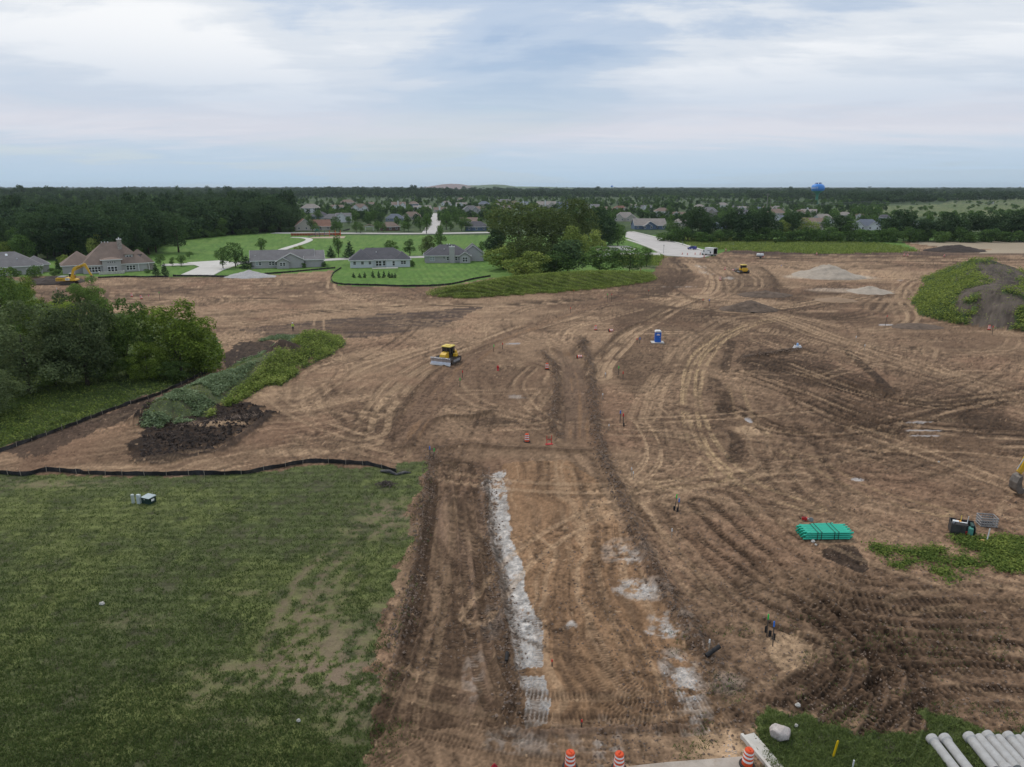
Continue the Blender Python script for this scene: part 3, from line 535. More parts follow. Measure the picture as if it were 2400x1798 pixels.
# bare, worn ground inside the field grass
m1 = Z == 1; g_f = fbm(X/.45, Y/.45, 156, 4, .75)
for u, v, rx, ry, a in [(745, 1560, 4, 3.5, .75), (820, 1590, 4.5, 2.5, .8), (640, 1590, 5, 1.8, .5), (720, 1440, 3, 5, .6), (800, 1500, 1.5, 3, .5), (520, 1570, 3, 1.4, .35), (300, 1460, 3.5, 1.2, .25), (470, 1640, 2, 1, .4), (920, 1200, 3.5, 3, .7), (860, 1240, 3, 2, .5), (130, 1135, 7, 1.4, .6), (600, 1390, 2.5, .6, .4), (840, 1660, 2.5, 4, .6), (560, 1700, 3.5, 1.3, .25), (880, 1450, 1.5, 4, .4)]:
    k = np.clip(1.25-blob(u, v, rx, ry), 0, 1)*ss(.45*g2+.55*g_f, .44, .58)*a; k[~m1] = 0; mix(col, C(.235,.172,.118), k)
soil = col; _pre = col.copy()
for pts in ([(985, 1150), (900, 1210), (820, 1270), (740, 1335), (700, 1390), (665, 1470), (640, 1540)], [(940, 1240), (860, 1310), (780, 1400), (750, 1500)]):
    track(pts, [-.8, .8], .30, C(.20,.15,.10), a=.5, lug=.5, lugp=.3, copies=2, spread=.9, brk=.50, edge=.7)
col += (_pre-col)*(1-ss(.4*g2+.6*g_f, .40, .56))[..., None]
# strips of dry stubble and dark soil far right, dark crown of the spoil hill
m = Z == 10; col[m] = (C(.36,.29,.205)*(1+(n_big-.5)[..., None]*.3))[m]
sh = (Z[sl_h] == 6); cs = col[sl_h]; dk = np.empty(cs.shape); dk[:] = C(.098,.078,.062); dk *= (1+(n_fi[sl_h]-.5)*.9+(n_sm[sl_h]-.5)*1.3+(n_mid[sl_h]-.5)*.8)[..., None]
gk = np.empty(cs.shape); gk[:] = C(.055,.085,.028); gk *= (1+(g2[sl_h]-.5)*1.2)[..., None]
bare = X[sl_h]/(Y[sl_h]+8.4)*FPX+1200+(hn-.5)*190+(fbm(X[sl_h]/1.6, Y[sl_h]/1.6, 137, 3)-.5)*60; isb = (bare > 2232) & (bare < 2352); HILLVEG = sh & ~isb
cs[sh & isb] = dk[sh & isb]; cs[HILLVEG] = gk[HILLVEG]
col = np.clip(col, .006, .75)

def zat(x, y):
    """ground height at a place"""
    r = int(np.clip(np.searchsorted(Yr, y), 0, NR-1)); c = int(np.clip(np.searchsorted(Uc, PW/2+FPX*x/Dr[r]), 0, NC-1)); return float(H[r, c])
def G(u, v, dz=0.0): x, y = P(u, v); return (x, y, zat(x, y)+dz)

M_soil = ground_mat('soil', 7.0, .28, 9.0, .55); M_grass = ground_mat('field_grass', 9.0, .40, 8.0, .8); M_lawn = ground_mat('mown_lawn', 2.0, .10, 3.0, .3); M_far = ground_mat('distant_ground', .2, .2, .5, .2)
idx = np.arange(NR*NC).reshape(NR, NC)
quads = np.stack([idx[:-1, :-1], idx[:-1, 1:], idx[1:, 1:], idx[1:, :-1]], -1).reshape(-1, 4)
qz = Z[:-1, :-1].reshape(-1); VERT = np.stack([X, Y, H], -1).reshape(-1, 3); CF = col.reshape(-1, 3); WF = WET.reshape(-1)
def fast_mesh(name, verts, faces, material, smooth=True):
    me = bpy.data.meshes.new(name); k = faces.shape[1]; nv, nf = len(verts), len(faces)
    me.vertices.add(nv); me.vertices.foreach_set('co', verts.astype(np.float32).ravel())
    me.loops.add(nf*k); me.loops.foreach_set('vertex_index', faces.astype(np.int32).ravel())
    me.polygons.add(nf); me.polygons.foreach_set('loop_start', np.arange(0, nf*k, k, dtype=np.int32))
    me.polygons.foreach_set('use_smooth', np.full(nf, smooth)); me.materials.append(material); me.update(calc_edges=True); return me
labels = {0: 'rutted brown bare soil of the construction site', 1: 'rough green grass of the foreground field', 2: 'overgrown strip beneath the near trees', 3: 'mown grass beside the concrete pipes',
          4: 'weed covered bank beside the black bin', 5: 'long grass covered berm', 6: 'tall spoil hill with weedy flanks', 7: 'low stockpile overgrown with weeds', 8: 'mown green lawn and park', 9: 'pale meadow beyond the site', 10: 'dry stubble strips beyond the site', 11: 'distant green land'}
for z in range(12):
    q = quads[qz == z]
    if not len(q): continue
    us, inv = np.unique(q, return_inverse=True); me = fast_mesh(ZN[z], VERT[us], inv.reshape(-1, 4), M_soil if z in (0, 6, 10) else M_lawn if z in (8,) else M_far if z == 11 else M_grass)
    ca = me.attributes.new('col', 'FLOAT_COLOR', 'POINT'); ca.data.foreach_set('color', np.hstack([CF[us], np.ones((len(us), 1))]).astype(np.float32).ravel())
    wa = me.attributes.new('wet', 'FLOAT', 'POINT'); wa.data.foreach_set('value', WF[us].astype(np.float32))
    tag(obj(ZN[z], me), labels[z], None, None, 'structure')
# the land goes on in every direction
M_land = mat('land', (.06,.09,.035), .95, vscale=.02, var=.3)
tag(MB().add([(-14000, -3000, -.9), (14000, -3000, -.9), (14000, 14000, -.9), (-14000, 14000, -.9)], [(0, 1, 2, 3)]).build('ground', M_land), 'wide green land reaching the horizon', None, None, 'structure')

# ================================================================ VEGETATION
L_oak = leaf_mat('oak_leaves', (0.041,0.072,0.036), (0.103,0.159,0.066), .2, .12)
L_grn = leaf_mat('green_leaves', (0.059,0.105,0.036), (0.165,0.265,0.073), .25, .3)
L_lgt = leaf_mat('bright_leaves', (0.090,0.138,0.026), (0.324,0.420,0.078), .3, .5)
L_wil = leaf_mat('willow_leaves', (.075,.102,.046), (.215,.265,.115), .25, .5)
L_nrd = leaf_mat('near_green_leaves', (.070,.112,.036), (.215,.310,.080), .35, .5)
L_drk = leaf_mat('conifer_needles', (0.023,0.046,0.026), (0.065,0.106,0.050), .1, .6)
L_olv = leaf_mat('olive_leaves', (0.062,0.087,0.029), (0.157,0.197,0.066), .25, .25)
L_wed = leaf_mat('weed_leaves', (0.111,0.163,0.042), (0.332,0.381,0.093), .3, .35)
L_bur = leaf_mat('pale_broad_leaves', (.15,.205,.10), (.40,.48,.28), .3, .5)
L_grs = leaf_mat('grass_blades', (.074,.108,.034), (.184,.232,.073), .3, .35)
L_hdg = leaf_mat('hedge_leaves', (0.137,0.193,0.043), (0.420,0.478,0.132), .3, .3)
M_bark = mat('bark', (.085,.068,.052), .9, bump=.5, vscale=2)

def quads_mesh(name, pos, nrm, size, asp, rng, m):
    n = len(pos); a = rng.normal(size=(n, 3)); t = np.cross(nrm, a); t /= np.linalg.norm(t, axis=1)[:, None]+1e-9; b = np.cross(nrm, t)
    s = size*rng.uniform(.6, 1.3, n)[:, None]; t = t*s*.5; b = b*s*.5*asp; bend = nrm*s*.12
    v = np.stack([pos-t-bend, pos-b, pos+t-bend, pos+b], 1).reshape(-1, 3)
    return fast_mesh(name, v, np.arange(4*n).reshape(-1, 4), m, False)
def crown_data(name, seed, h, w, base, nl, nq, leaf, m, shape='round', droop=0.0):
    rng = np.random.RandomState(seed); cs = []; rs = []
    for i in range(nl):
        if shape == 'cone':
            t = (i+.5)/nl; z = base+(h-base)*t*.94; r = w/2*(1-t)**.85+.06*w; a = i*2.4; cs.append((math.cos(a)*r*.35, math.sin(a)*r*.35, z)); rs.append(r*.72)
        else:
            d = rng.normal(size=3); d /= np.linalg.norm(d); k = rng.rand()**.4*(.66 if nl < 34 else .80); z = .5+.5*d[2]*k*1.15
            wid = {'round': 1.0, 'oval': .85, 'spread': 1.1, 'tall': .8, 'bush': 1.05}[shape]*(1-.35*max(0, z-.6)/.4)
            c = (d[0]*k*w/2*wid, d[1]*k*w/2*wid, base+(h-base)*np.clip(z, .1, .9)); cs.append(c); rs.append(w/2*rng.uniform(.26, .48)*(1.1 if nl < 12 else .85 if nl < 34 else .62))
    cs = np.array(cs); rs = np.array(rs); pr = rs**2/np.sum(rs**2); li = rng.choice(nl, int(nq*1.5), p=pr); d = rng.normal(size=(len(li), 3)); d[:, 2] += .25; d /= np.linalg.norm(d, axis=1)[:, None]
    lump = 1+.22*np.sin(d[:, 0]*5+li)*np.sin(d[:, 1]*6+li*2)*np.cos(d[:, 2]*5)
    p = cs[li]+d*(rs[li]*rng.uniform(.62, 1.06, len(li))*lump)[:, None]*np.array([1, 1, .82 if shape != 'cone' else .7])
    dist = np.linalg.norm((p[:, None, :]-cs[None])/rs[None, :, None], axis=2); dist[np.arange(len(li)), li] = 9; keep = dist.min(1) > .62
    p, d = p[keep][:nq], d[keep][:nq]
    if droop: p[:, 2] -= droop*((p[:, 0]**2+p[:, 1]**2)/(w*w/4))
    rr_ = np.percentile(np.hypot(p[:, 0], p[:, 1]), 96); p[:, :2] *= (w/2)/rr_; z0_, z1_ = np.percentile(p[:, 2], 2), np.percentile(p[:, 2], 99.5); p[:, 2] = base+(p[:, 2]-z0_)*(h-base)/(z1_-z0_)
    p[:, 2] = np.maximum(p[:, 2], base*.3+.05)
    n = d+rng.normal(size=d.shape)*.55; n[:, 2] += .25; n /= np.linalg.norm(n, axis=1)[:, None]
    return quads_mesh(name, p, n, leaf, .72, rng, m), cs
def trunk_data(name, seed, h, w, base, cs, nlimb=6):
    rg = random.Random(seed); b = MB(); r = .018*h+.03; top = base+(h-base)*.62; lean = (rg.uniform(-.03, .03)*h, rg.uniform(-.03, .03)*h)
    b.tube([(0, 0, -.3), (lean[0]*.3, lean[1]*.3, base*.6), (lean[0]*.7, lean[1]*.7, base+(top-base)*.4), (lean[0], lean[1], top)], [r*1.35, r, r*.7, r*.25], 7)
    for c in sorted(map(tuple, cs), key=lambda q: rg.random())[:nlimb]:
        z0 = base*.8+(top-base)*rg.uniform(.05, .5); z1 = max(c[2], z0+.3)
        b.tube([(lean[0]*.5, lean[1]*.5, z0), (c[0]*.5, c[1]*.5, z0+(z1-z0)*.45), (c[0], c[1], z1)], [r*.5, r*.32, r*.1], 5)
    return b.data(name, M_bark, True)
KIND = {}
def kind(k, var, h, w, base, nl, nq, leaf, m, shape='round', droop=0.0, limbs=6):
    KIND[k] = []
    for i in range(var):
        sd = sum(map(ord, k))*13+i; cd, cs = crown_data('crown', sd, h, w, base, nl, nq, leaf, m, shape, droop); KIND[k].append((cd, trunk_data('trunk', sd, h, w, base, cs, limbs), h, w))
kind('near_willow', 3, 12, 10, 1.6, 46, 13000, .30, L_wil, 'round', .9)
kind('near_green', 3, 10, 9, .8, 48, 11000, .27, L_lgt, 'bush')
kind('near_dark', 3, 10, 8, 1.2, 40, 9000, .30, L_nrd, 'round')
kind('oak', 5, 21, 14, 4.0, 30, 3000, .85, L_oak, 'round')
kind('mid_green', 3, 12, 9, 2.0, 20, 2400, .55, L_grn, 'oval')
kind('mid_olive', 3, 16, 13, .8, 30, 5000, .55, L_olv, 'round')
kind('mid_light', 2, 9, 8, 1.0, 18, 2600, .45, L_hdg, 'bush')
kind('dark_wall', 3, 13, 9, 2.0, 22, 2600, .6, L_oak, 'oval')
kind('shrub', 3, 4, 5.5, .3, 12, 1100, .42, L_grn, 'bush', limbs=3)
kind('shrub_light', 2, 3, 4, .2, 12, 1200, .30, L_hdg, 'bush', limbs=3)
kind('yard', 3, 8, 6, 1.8, 16, 1500, .42, L_grn, 'oval')
kind('conifer', 2, 8, 3.6, .5, 14, 1500, .34, L_drk, 'cone', limbs=0)
kind('small_conifer', 2, 2, 1.1, .1, 8, 320, .2, L_drk, 'cone', limbs=0)
kind('far', 4, 15, 12, 3.0, 12, 420, 1.6, L_oak, 'round', limbs=0)
kind('far_light', 2, 10, 9, 2.0, 10, 380, 1.2, L_grn, 'round', limbs=0)

def ORD(n): return '%d%s' % (n, 'th' if 10 < n % 100 < 14 else {1: 'st', 2: 'nd', 3: 'rd'}.get(n % 10, 'th'))
TREES = []
def tree(k, u, v, h, w, name, label, group, i=None, xy=None, rng=random):
    vs = KIND[k]; cd, td, h0, w0 = vs[(len(TREES) if i is None else i) % len(vs)]
    x, y = xy if xy else P(u, v); t = thing(name, label, 'shrub' if 'shrub' in name or 'bush' in name else 'tree', (x, y, zat(x, y)-.05), rng.uniform(0, 6.28), group)
    s = (w/w0, w/w0, h/h0); obj('crown', cd, t, scale=s)
    if len(td.polygons): obj('trunk', td, t, scale=(min(s[0], s[2]),)*2+(s[2],))
    TREES.append((x, y, w)); return t
def treepx(k, u, v, vtop, wpx, name, label, group=None, i=None):
    m = ppm(v); return tree(k, u, v, (v-vtop)/m/math.cos(PITCH*.6), wpx/m, name, label, group, i)

# ---- near trees at the left edge
for k, u, v, vt, w, name, lab in [
    ('near_willow', 70, 925, 712, 215, 'willow_tree', 'large grey green willow tree at the left edge above the weedy strip'),
    ('near_willow', 205, 905, 690, 165, 'willow_tree', 'grey green tree with visible forked trunk beside the bright maple group'),
    ('near_dark', 300, 880, 703, 130, 'leafy_tree', 'dull green tree between the willow and the bright green tree'),
    ('near_green', 425, 880, 712, 190, 'maple_tree', 'bright yellow green spreading tree next to the dark soil cut'),
    ('near_dark', 5, 830, 640, 150, 'leafy_tree', 'dark green tree cut off by the left edge of the photo'),
    ('near_green', 75, 800, 652, 85, 'leafy_tree', 'thin pale green tree behind the large willow'),
    ('near_dark', 214, 742, 652, 92, 'leafy_tree', 'round dark tree standing alone in front of the yellow excavator'),
    ('near_willow', -20, 985, 850, 130, 'willow_tree', 'low willow branches at the left edge above the black fence'),
    ('near_green', 350, 890, 800, 95, 'leafy_bush', 'yellow green bush at the foot of the bright spreading tree'),
    ('near_green', 470, 868, 770, 80, 'leafy_bush', 'small bright bush beside the dark soil cut'),
    ('near_dark', 410, 895, 845, 70, 'leafy_bush', 'small dark bush under the bright spreading tree'),
    ('near_dark', 130, 905, 800, 130, 'leafy_bush', 'dark undergrowth bush below the two willows'),
    ('near_dark', 250, 890, 800, 110, 'leafy_bush', 'dark undergrowth bush left of the yellow green bush'),
    ('near_green', 150, 770, 700, 80, 'leafy_bush', 'pale bush between the dark lone tree and the willow'),
    ('near_green', 20, 735, 655, 110, 'leafy_tree', 'light green tree below the house with skylights')]:
    treepx(k, u, v, vt, w, name, lab, 'near trees at the left edge')

# ---- clump in the middle behind the grass berm
for k, u, v, vt, w, name, lab in [
    ('mid_olive', 1212, 603, 478, 165, 'olive_tree', 'tallest olive green tree at the left of the central clump'),
    ('mid_olive', 1290, 600, 492, 130, 'olive_tree', 'broad olive tree in the middle of the central clump'),
    ('mid_olive', 1352, 590, 472, 110, 'leafy_tree', 'tall rounded tree behind the yellowish trees of the central clump'),
    ('dark_wall', 1408, 582, 490, 78, 'leafy_tree', 'very dark round tree at the back of the central clump'),
    ('mid_green', 1448, 577, 524, 48, 'leafy_tree', 'green tree at the right end of the central clump by the pale road'),
    ('mid_green', 1430, 577, 535, 44, 'leafy_tree', 'small dark tree next to the right end of the central clump'),
    ('mid_light', 1388, 602, 540, 62, 'leafy_tree', 'yellow green tree low in the central clump'),
    ('mid_light', 1345, 606, 532, 70, 'leafy_tree', 'light green rounded tree below the tall rounded tree'),
    ('mid_light', 1412, 575, 530, 55, 'leafy_tree', 'yellowish tree under the very dark round tree'),
    ('mid_olive', 1250, 640, 560, 130, 'leafy_tree', 'olive tree at the front of the central clump above the berm'),
    ('mid_light', 1180, 632, 575, 95, 'leafy_bush', 'bright bush at the left end of the central clump by the mown lawn'),
    ('dark_wall', 1330, 640, 565, 100, 'leafy_tree', 'dark tree at the front of the clump above the berm crest'),
    ('mid_green', 1405, 640, 578, 120, 'leafy_bush', 'dark green rounded bush right of the clump front'),
    ('mid_light', 1235, 652, 590, 110, 'leafy_bush', 'light green bush drooping over the berm'),
    ('mid_green', 1300, 645, 590, 90, 'leafy_bush', 'green bush in the middle of the clump front'),
    ('mid_green', 1475, 638, 580, 70, 'leafy_bush', 'spiky young trees at the right foot of the clump'),
    ('mid_green', 1515, 625, 580, 34, 'leafy_tree', 'slender young tree before the concrete side road'),
    ('mid_green', 1440, 620, 582, 34, 'leafy_tree', 'slender young tree before the white concrete pad'),
    ('dark_wall', 1160, 605, 540, 60, 'leafy_tree', 'dark shrub tree at the park edge left of the clump')]:
    treepx(k, u, v, vt, w, name, lab, 'trees of the central clump')

# ---- tree line across the far edge of the site, right
rt = random.Random(21)
for j, (u, vt, w, k) in enumerate([(1575, 520, 40, 'mid_green'), (1612, 497, 55, 'dark_wall'), (1640, 488, 60, 'dark_wall'), (1664, 503, 45, 'dark_wall'), (1702, 505, 50, 'dark_wall'), (1728, 492, 60, 'dark_wall'), (1757, 498, 55, 'dark_wall'), (1785, 490, 50, 'dark_wall'), (1806, 503, 50, 'dark_wall'),
                                  (1836, 518, 40, 'mid_light'), (1855, 498, 58, 'dark_wall'), (1890, 513, 55, 'mid_light'), (1925, 545, 45, 'mid_green'), (1966, 507, 60, 'dark_wall'), (1990, 520, 45, 'mid_green'), (2018, 540, 50, 'mid_green'), (2050, 540, 50, 'mid_green'),
                                  (2098, 494, 80, 'dark_wall'), (2130, 505, 60, 'dark_wall'), (2165, 515, 50, 'dark_wall'), (2205, 500, 60, 'dark_wall'), (2235, 508, 55, 'dark_wall'), (2268, 502, 65, 'dark_wall'), (2300, 505, 60, 'dark_wall'), (2335, 500, 65, 'dark_wall'), (2368, 497, 65, 'dark_wall'), (2400, 488, 70, 'dark_wall'), (2440, 490, 70, 'dark_wall'), (2500, 490, 90, 'dark_wall')]):
    treepx(k, u, 565+rt.uniform(-3, 0), vt, w, 'hedgerow_tree', '%s %s tree from the left in the far hedgerow' % (ORD(j+1), 'dark' if k == 'dark_wall' else 'lighter green'), 'trees of the far hedgerow')
for j in range(38):
    u = 1555+j*24+rt.uniform(-6, 6); treepx('shrub', u, 567+rt.uniform(-2, 1.5), 540+rt.uniform(-8, 6), 42, 'hedgerow_shrub', 'dense green shrub along the foot of the far hedgerow', 'shrubs of the far hedgerow')

# ---- yard and park trees
for k, u, v, vt, w, name, lab in [
    ('yard', 794, 603, 554, 27, 'park_tree', 'tall light green tree left of the white house at the park edge'), ('conifer', 776, 605, 578, 24, 'spruce_tree', 'small dark spruce left of the tall light green park tree'),
    ('conifer', 820, 606, 567, 29, 'spruce_tree', 'dark cone shaped spruce beside the white house'), ('yard', 874, 600, 580, 15, 'park_tree', 'small tree peeking over the roof of the white house'),
    ('yard', 918, 600, 564, 38, 'park_tree', 'dark round tree behind the white house roof'), ('yard', 961, 600, 562, 30, 'park_tree', 'round dark tree with bare trunk right of the white house'),
    ('mid_olive', 1003, 598, 554, 42, 'park_tree', 'spreading pale tree behind the chimney house'), ('yard', 1033, 596, 531, 29, 'park_tree', 'tall narrow pale tree behind the chimney house'),
    ('yard', 1128, 594, 566, 17, 'park_tree', 'small round tree right of the chimney house'), ('yard', 523, 630, 582, 34, 'park_tree', 'round tree left of the grey ranch house by the driveway'),
    ('mid_green', 552, 626, 570, 46, 'park_tree', 'broader tree close to the left end of the grey ranch house'), ('conifer', 580, 630, 600, 30, 'spruce_tree', 'thick dark evergreen touching the left wall of the grey ranch house'),
    ('yard', 614, 592, 559, 27, 'park_tree', 'oval green tree above the grey ranch house roof'), ('yard', 445, 605, 590, 18, 'park_tree', 'tiny tree alone on the park lawn'),
    ('conifer', 366, 646, 617, 19, 'spruce_tree', 'dark young spruce right of the big brown house, left of two'), ('conifer', 387, 646, 617, 19, 'spruce_tree', 'dark young spruce right of the big brown house, right of two'),
    ('yard', 376, 622, 597, 26, 'garden_tree', 'garden tree behind the two young spruces'), ('yard', 404, 624, 603, 15, 'garden_tree', 'slim garden tree right of the young spruces'), ('yard', 425, 624, 598, 26, 'garden_tree', 'reddish dark garden tree near the driveway'),
    ('conifer', 138, 642, 609, 17, 'arborvitae', 'tall dark arborvitae between the two left houses'), ('mid_light', 150, 628, 598, 36, 'garden_tree', 'light green garden tree between the two left houses'),
    ('shrub', 32, 648, 625, 30, 'garden_shrub', 'dark shrub before the skylight house wall, left one'), ('shrub', 86, 650, 622, 38, 'garden_shrub', 'large dark shrub at the corner of the skylight house'), ('shrub', 128, 646, 628, 24, 'garden_shrub', 'green shrub beside the tall dark arborvitae'),
    ('mid_light', 703, 592, 575, 26, 'park_tree', 'low round tree behind the right end of the grey ranch house'), ('mid_light', 176, 605, 588, 24, 'garden_tree', 'bright bush tree behind the left wing of the big brown house'),
    ('shrub', 712, 628, 616, 13, 'garden_shrub', 'dark clipped shrub against the grey ranch house wall'), ('shrub', 759, 626, 613, 12, 'garden_shrub', 'dark clipped shrub at the right corner of the grey ranch house'),
    ('shrub', 966, 624, 610, 14, 'garden_shrub', 'dark shrub at the right corner of the white house'), ('shrub', 347, 640, 630, 18, 'garden_shrub', 'low shrub at the right corner of the big brown house')]:
    treepx(k, u, v, vt, w, name, lab)
HG = ['first', 'second', 'third', 'fourth', 'fifth', 'sixth', 'seventh', 'eighth', 'ninth']
for j, (u, hgt) in enumerate([(829, 12), (843, 11), (855, 13), (874, 17), (888, 16), (900, 16), (912, 15), (919, 11), (926, 11)]):
    treepx('small_conifer', u, 651, 651-hgt*1.05, 9, 'conical_shrub', '%s conical evergreen in the row behind the white house' % HG[j], 'row of conical evergreens')
# ---- street trees along the far road
for j, (u, v, vt, w) in enumerate([(733, 543, 516, 24), (741, 545, 526, 18), (784, 545, 519, 22), (796, 545, 521, 18), (835, 546, 520, 20), (845, 547, 522, 18), (886, 545, 520, 20), (898, 546, 521, 18), (947, 543, 517, 26), (957, 542, 520, 20), (1000, 548, 503, 28), (985, 541, 509, 24), (1046, 538, 497, 30), (1056, 542, 520, 18), (1091, 541, 510, 30), (818, 528, 508, 18), (865, 528, 500, 26), (880, 525, 495, 24), (1150, 522, 497, 30), (1180, 520, 495, 30)]):
    treepx('yard', u, v, vt, w, 'street_tree', '%s dark round street tree along the far road counting from the wood' % ORD(j+1), 'street trees along the far road')
# ---- edge of the wood on the left: individual oaks
edge = spline(W([(-70, 622), (-20, 617), (60, 612), (150, 605), (250, 610), (305, 606), (340, 590), (420, 564), (500, 555), (560, 550), (620, 546), (688, 543)]), 4)
seg = np.vstack([[0, 0], np.diff(edge, axis=0)]); arc = np.cumsum(np.hypot(seg[:, 0], seg[:, 1])); rw = random.Random(4)
for row in range(4):
    s = rw.uniform(0, 5)
    while s < arc[-1]:
        i = min(np.searchsorted(arc, s), len(edge)-1); tx, ty = (edge[i]-edge[i-1])/max(1e-6, np.hypot(*(edge[i]-edge[i-1]))); off = 4+row*11+rw.uniform(-3, 3)
        x, y = edge[i][0]-ty*off, edge[i][1]+tx*off; left = edge[i][0] < P(330, 592)[0]
        if left and row < 2:
            tree('mid_green' if rw.random() < .7 else 'mid_light', 0, 0, rw.uniform(7, 11)+row*2.5, rw.uniform(7, 10), 'woodland_tree', 'lower green tree in the scrubby front of the wood behind the left houses', 'scrubby trees before the wood', xy=(x, y), rng=rw)
        else: tree('oak', 0, 0, rw.uniform(16, 22)*(1 if row else .85), rw.uniform(11, 15), 'oak_tree', 'tall dark oak at the edge of the dense wood on the left', 'oaks at the edge of the wood', xy=(x, y), rng=rw)
        s += rw.uniform(7.5, 11)
    if row < 2:
        for q in range(int(arc[-1]/14)):
            i = rw.randrange(1, len(edge)); x, y = edge[i]+np.array([rw.uniform(-2, 2), rw.uniform(-1, 4)])
            tree('shrub', 0, 0, rw.uniform(2.5, 5), rw.uniform(5, 8), 'woodland_shrub', 'dark shrub along the foot of the wood', 'shrubs at the edge of the wood', xy=(x, y), rng=rw)

# ================================================================ HOUSES
def roofmat(n, c): return mat(n, c, .9, var=.16, vscale=.45, bump=.25, bscale=6)
ROOF = {'grey': roofmat('grey_shingles', (.18,.17,.168)), 'dark': roofmat('charcoal_shingles', (.11,.105,.112)), 'brown': roofmat('brown_shingles', (.225,.165,.13)), 'taupe': roofmat('taupe_shingles', (.29,.255,.225)), 'red': roofmat('rust_shingles', (.22,.12,.085)), 'blue': roofmat('slate_shingles', (.15,.165,.195)), 'solar': roofmat('solar_slate_shingles', (.12,.13,.165))}
def wallmat(n, c): return mat(n, c, .75, var=.06, vscale=.8, bump=.12, bscale=5)
WALL = {'grey': wallmat('grey_siding', (.42,.40,.385)), 'pale': wallmat('pale_siding', (.60,.62,.62)), 'white': wallmat('white_siding', (.74,.73,.71)), 'tan': wallmat('tan_siding', (.52,.47,.40)), 'blue': wallmat('blue_siding', (.12,.165,.23)), 'brick': wallmat('brick_facing', (.16,.10,.08)), 'bluegrey': wallmat('blue_grey_siding', (.26,.30,.36)), 'stone': mat('stone_facing', (.34,.30,.26), .85, var=.4, vscale=2.5, bump=.5, bscale=4)}
M_trim = mat('white_trim', (.74,.73,.71), .5, var=.05); M_glass = mat('window_glass', (.025,.028,.032), .12, var=.2, spec=.6); M_conc = mat('concrete', (.50,.47,.43), .85, var=.12, vscale=.5, bump=.1); M_vent = mat('roof_vent', (.6,.6,.6), .5)
M_curt = mat('window_blind', (.30,.33,.34), .5)
def window_frame():
    b = MB(); f = .11
    b.box(-.5, .5, -.07, 0, .5-f, .5).box(-.5, .5, -.07, 0, -.5, -.5+f).box(-.5, -.5+f, -.07, 0, -.5+f, .5-f).box(.5-f, .5, -.07, 0, -.5+f, .5-f); b.box(-.5+f, .5-f, -.055, 0, -.03, .03); return b.data('window', M_trim)
WF_, WP_ = window_frame(), MB().box(-.40, .40, -.035, -.01, -.40, .40).data('pane', M_glass)
WPB = MB().box(-.40, .40, -.035, -.01, -.40, .40).data('pane', M_curt)
def window(par, x, y, z, w, h, rot=0, blind=False):
    o = obj('window', WF_, par, (x, y, z), rot, (w, 1, h)); obj('pane', WPB if blind else WP_, o); return o
def roof_block(x0, x1, y0, y1, e, r, ty, ov=.45, th=.16):
    """roof of a block: hip, gx (ridge along x) or gy (ridge along y), shed"""
    x0 -= ov; x1 += ov; y0 -= ov; y1 += ov; cx, cy = (x0+x1)/2, (y0+y1)/2; b = MB(); lx, ly = x1-x0, y1-y0
    if ty == 'hip':
        q = min(lx, ly)/2; rp = [(x0+q, cy, r), (x1-q, cy, r)] if lx >= ly else [(cx, y0+q, r), (cx, y1-q, r)]
        if abs(lx-ly) < .3: rp = [(cx-.15, cy, r), (cx+.15, cy, r)]; lx = ly+1
        top = [(x0, y0, e), (x1, y0, e), (x1, y1, e), (x0, y1, e)]+rp
        f = [(0, 1, 5, 4), (1, 2, 5), (2, 3, 4, 5), (3, 0, 4)] if lx >= ly else [(0, 1, 4), (1, 2, 5, 4), (2, 3, 5), (3, 0, 4, 5)]
        bot = [(p[0], p[1], p[2]-th) for p in top[:4]]; b.add(top+bot, f+[(0, 6, 7, 1), (1, 7, 8, 2), (2, 8, 9, 3), (3, 9, 6, 0), (9, 8, 7, 6)])
    elif ty == 'gx': b.prism([(y0, e-th), (cy, r-th), (y1, e-th), (y1, e), (cy, r), (y0, e)], x0, x1, 'x')
    elif ty == 'gy': b.prism([(x0, e-th), (cx, r-th), (x1, e-th), (x1, e), (cx, r), (x0, e)], y0, y1, 'y')
    return b
def fascia(x0, x1, y0, y1, e, r, ty, ov=.45, th=.16, w=.22):
    b = MB(); x0 -= ov+.03; x1 += ov+.03; y0 -= ov+.03; y1 += ov+.03; t = .05; cx, cy = (x0+x1)/2, (y0+y1)/2
    if ty in ('hip', 'gx'): b.box(x0, x1, y0-t, y0, e-th-.08, e+.02); b.box(x0, x1, y1, y1+t, e-th-.08, e+.02)
    if ty in ('hip', 'gy'): b.box(x0-t, x0, y0, y1, e-th-.08, e+.02); b.box(x1, x1+t, y0, y1, e-th-.08, e+.02)
    if ty == 'gy':
        for ya in (y0-t, y1): b.prism([(x0, e-w), (cx, r-w), (x1, e-w), (x1, e+.03), (cx, r+.03), (x0, e+.03)], ya, ya+t, 'y')
    if ty == 'gx':
        for xa in (x0-t, x1): b.prism([(y0, e-w), (cy, r-w), (y1, e-w), (y1, e+.03), (cy, r+.03), (y0, e+.03)], xa, xa+t, 'x')
    return b
def walls(b, x0, x1, y0, y1, e, r, ty):
    cx, cy = (x0+x1)/2, (y0+y1)/2; d = .17
    if ty == 'gx': b.prism([(y0, -.3), (y1, -.3), (y1, e-d), (cy, r-d-.2), (y0, e-d)], x0, x1, 'x')
    elif ty == 'gy': b.prism([(x0, -.3), (x1, -.3), (x1, e-d), (cx, r-d-.2), (x0, e-d)], y0, y1, 'y')
    else: b.box(x0, x1, y0, y1, -.3, e-d)
HOUSES = []
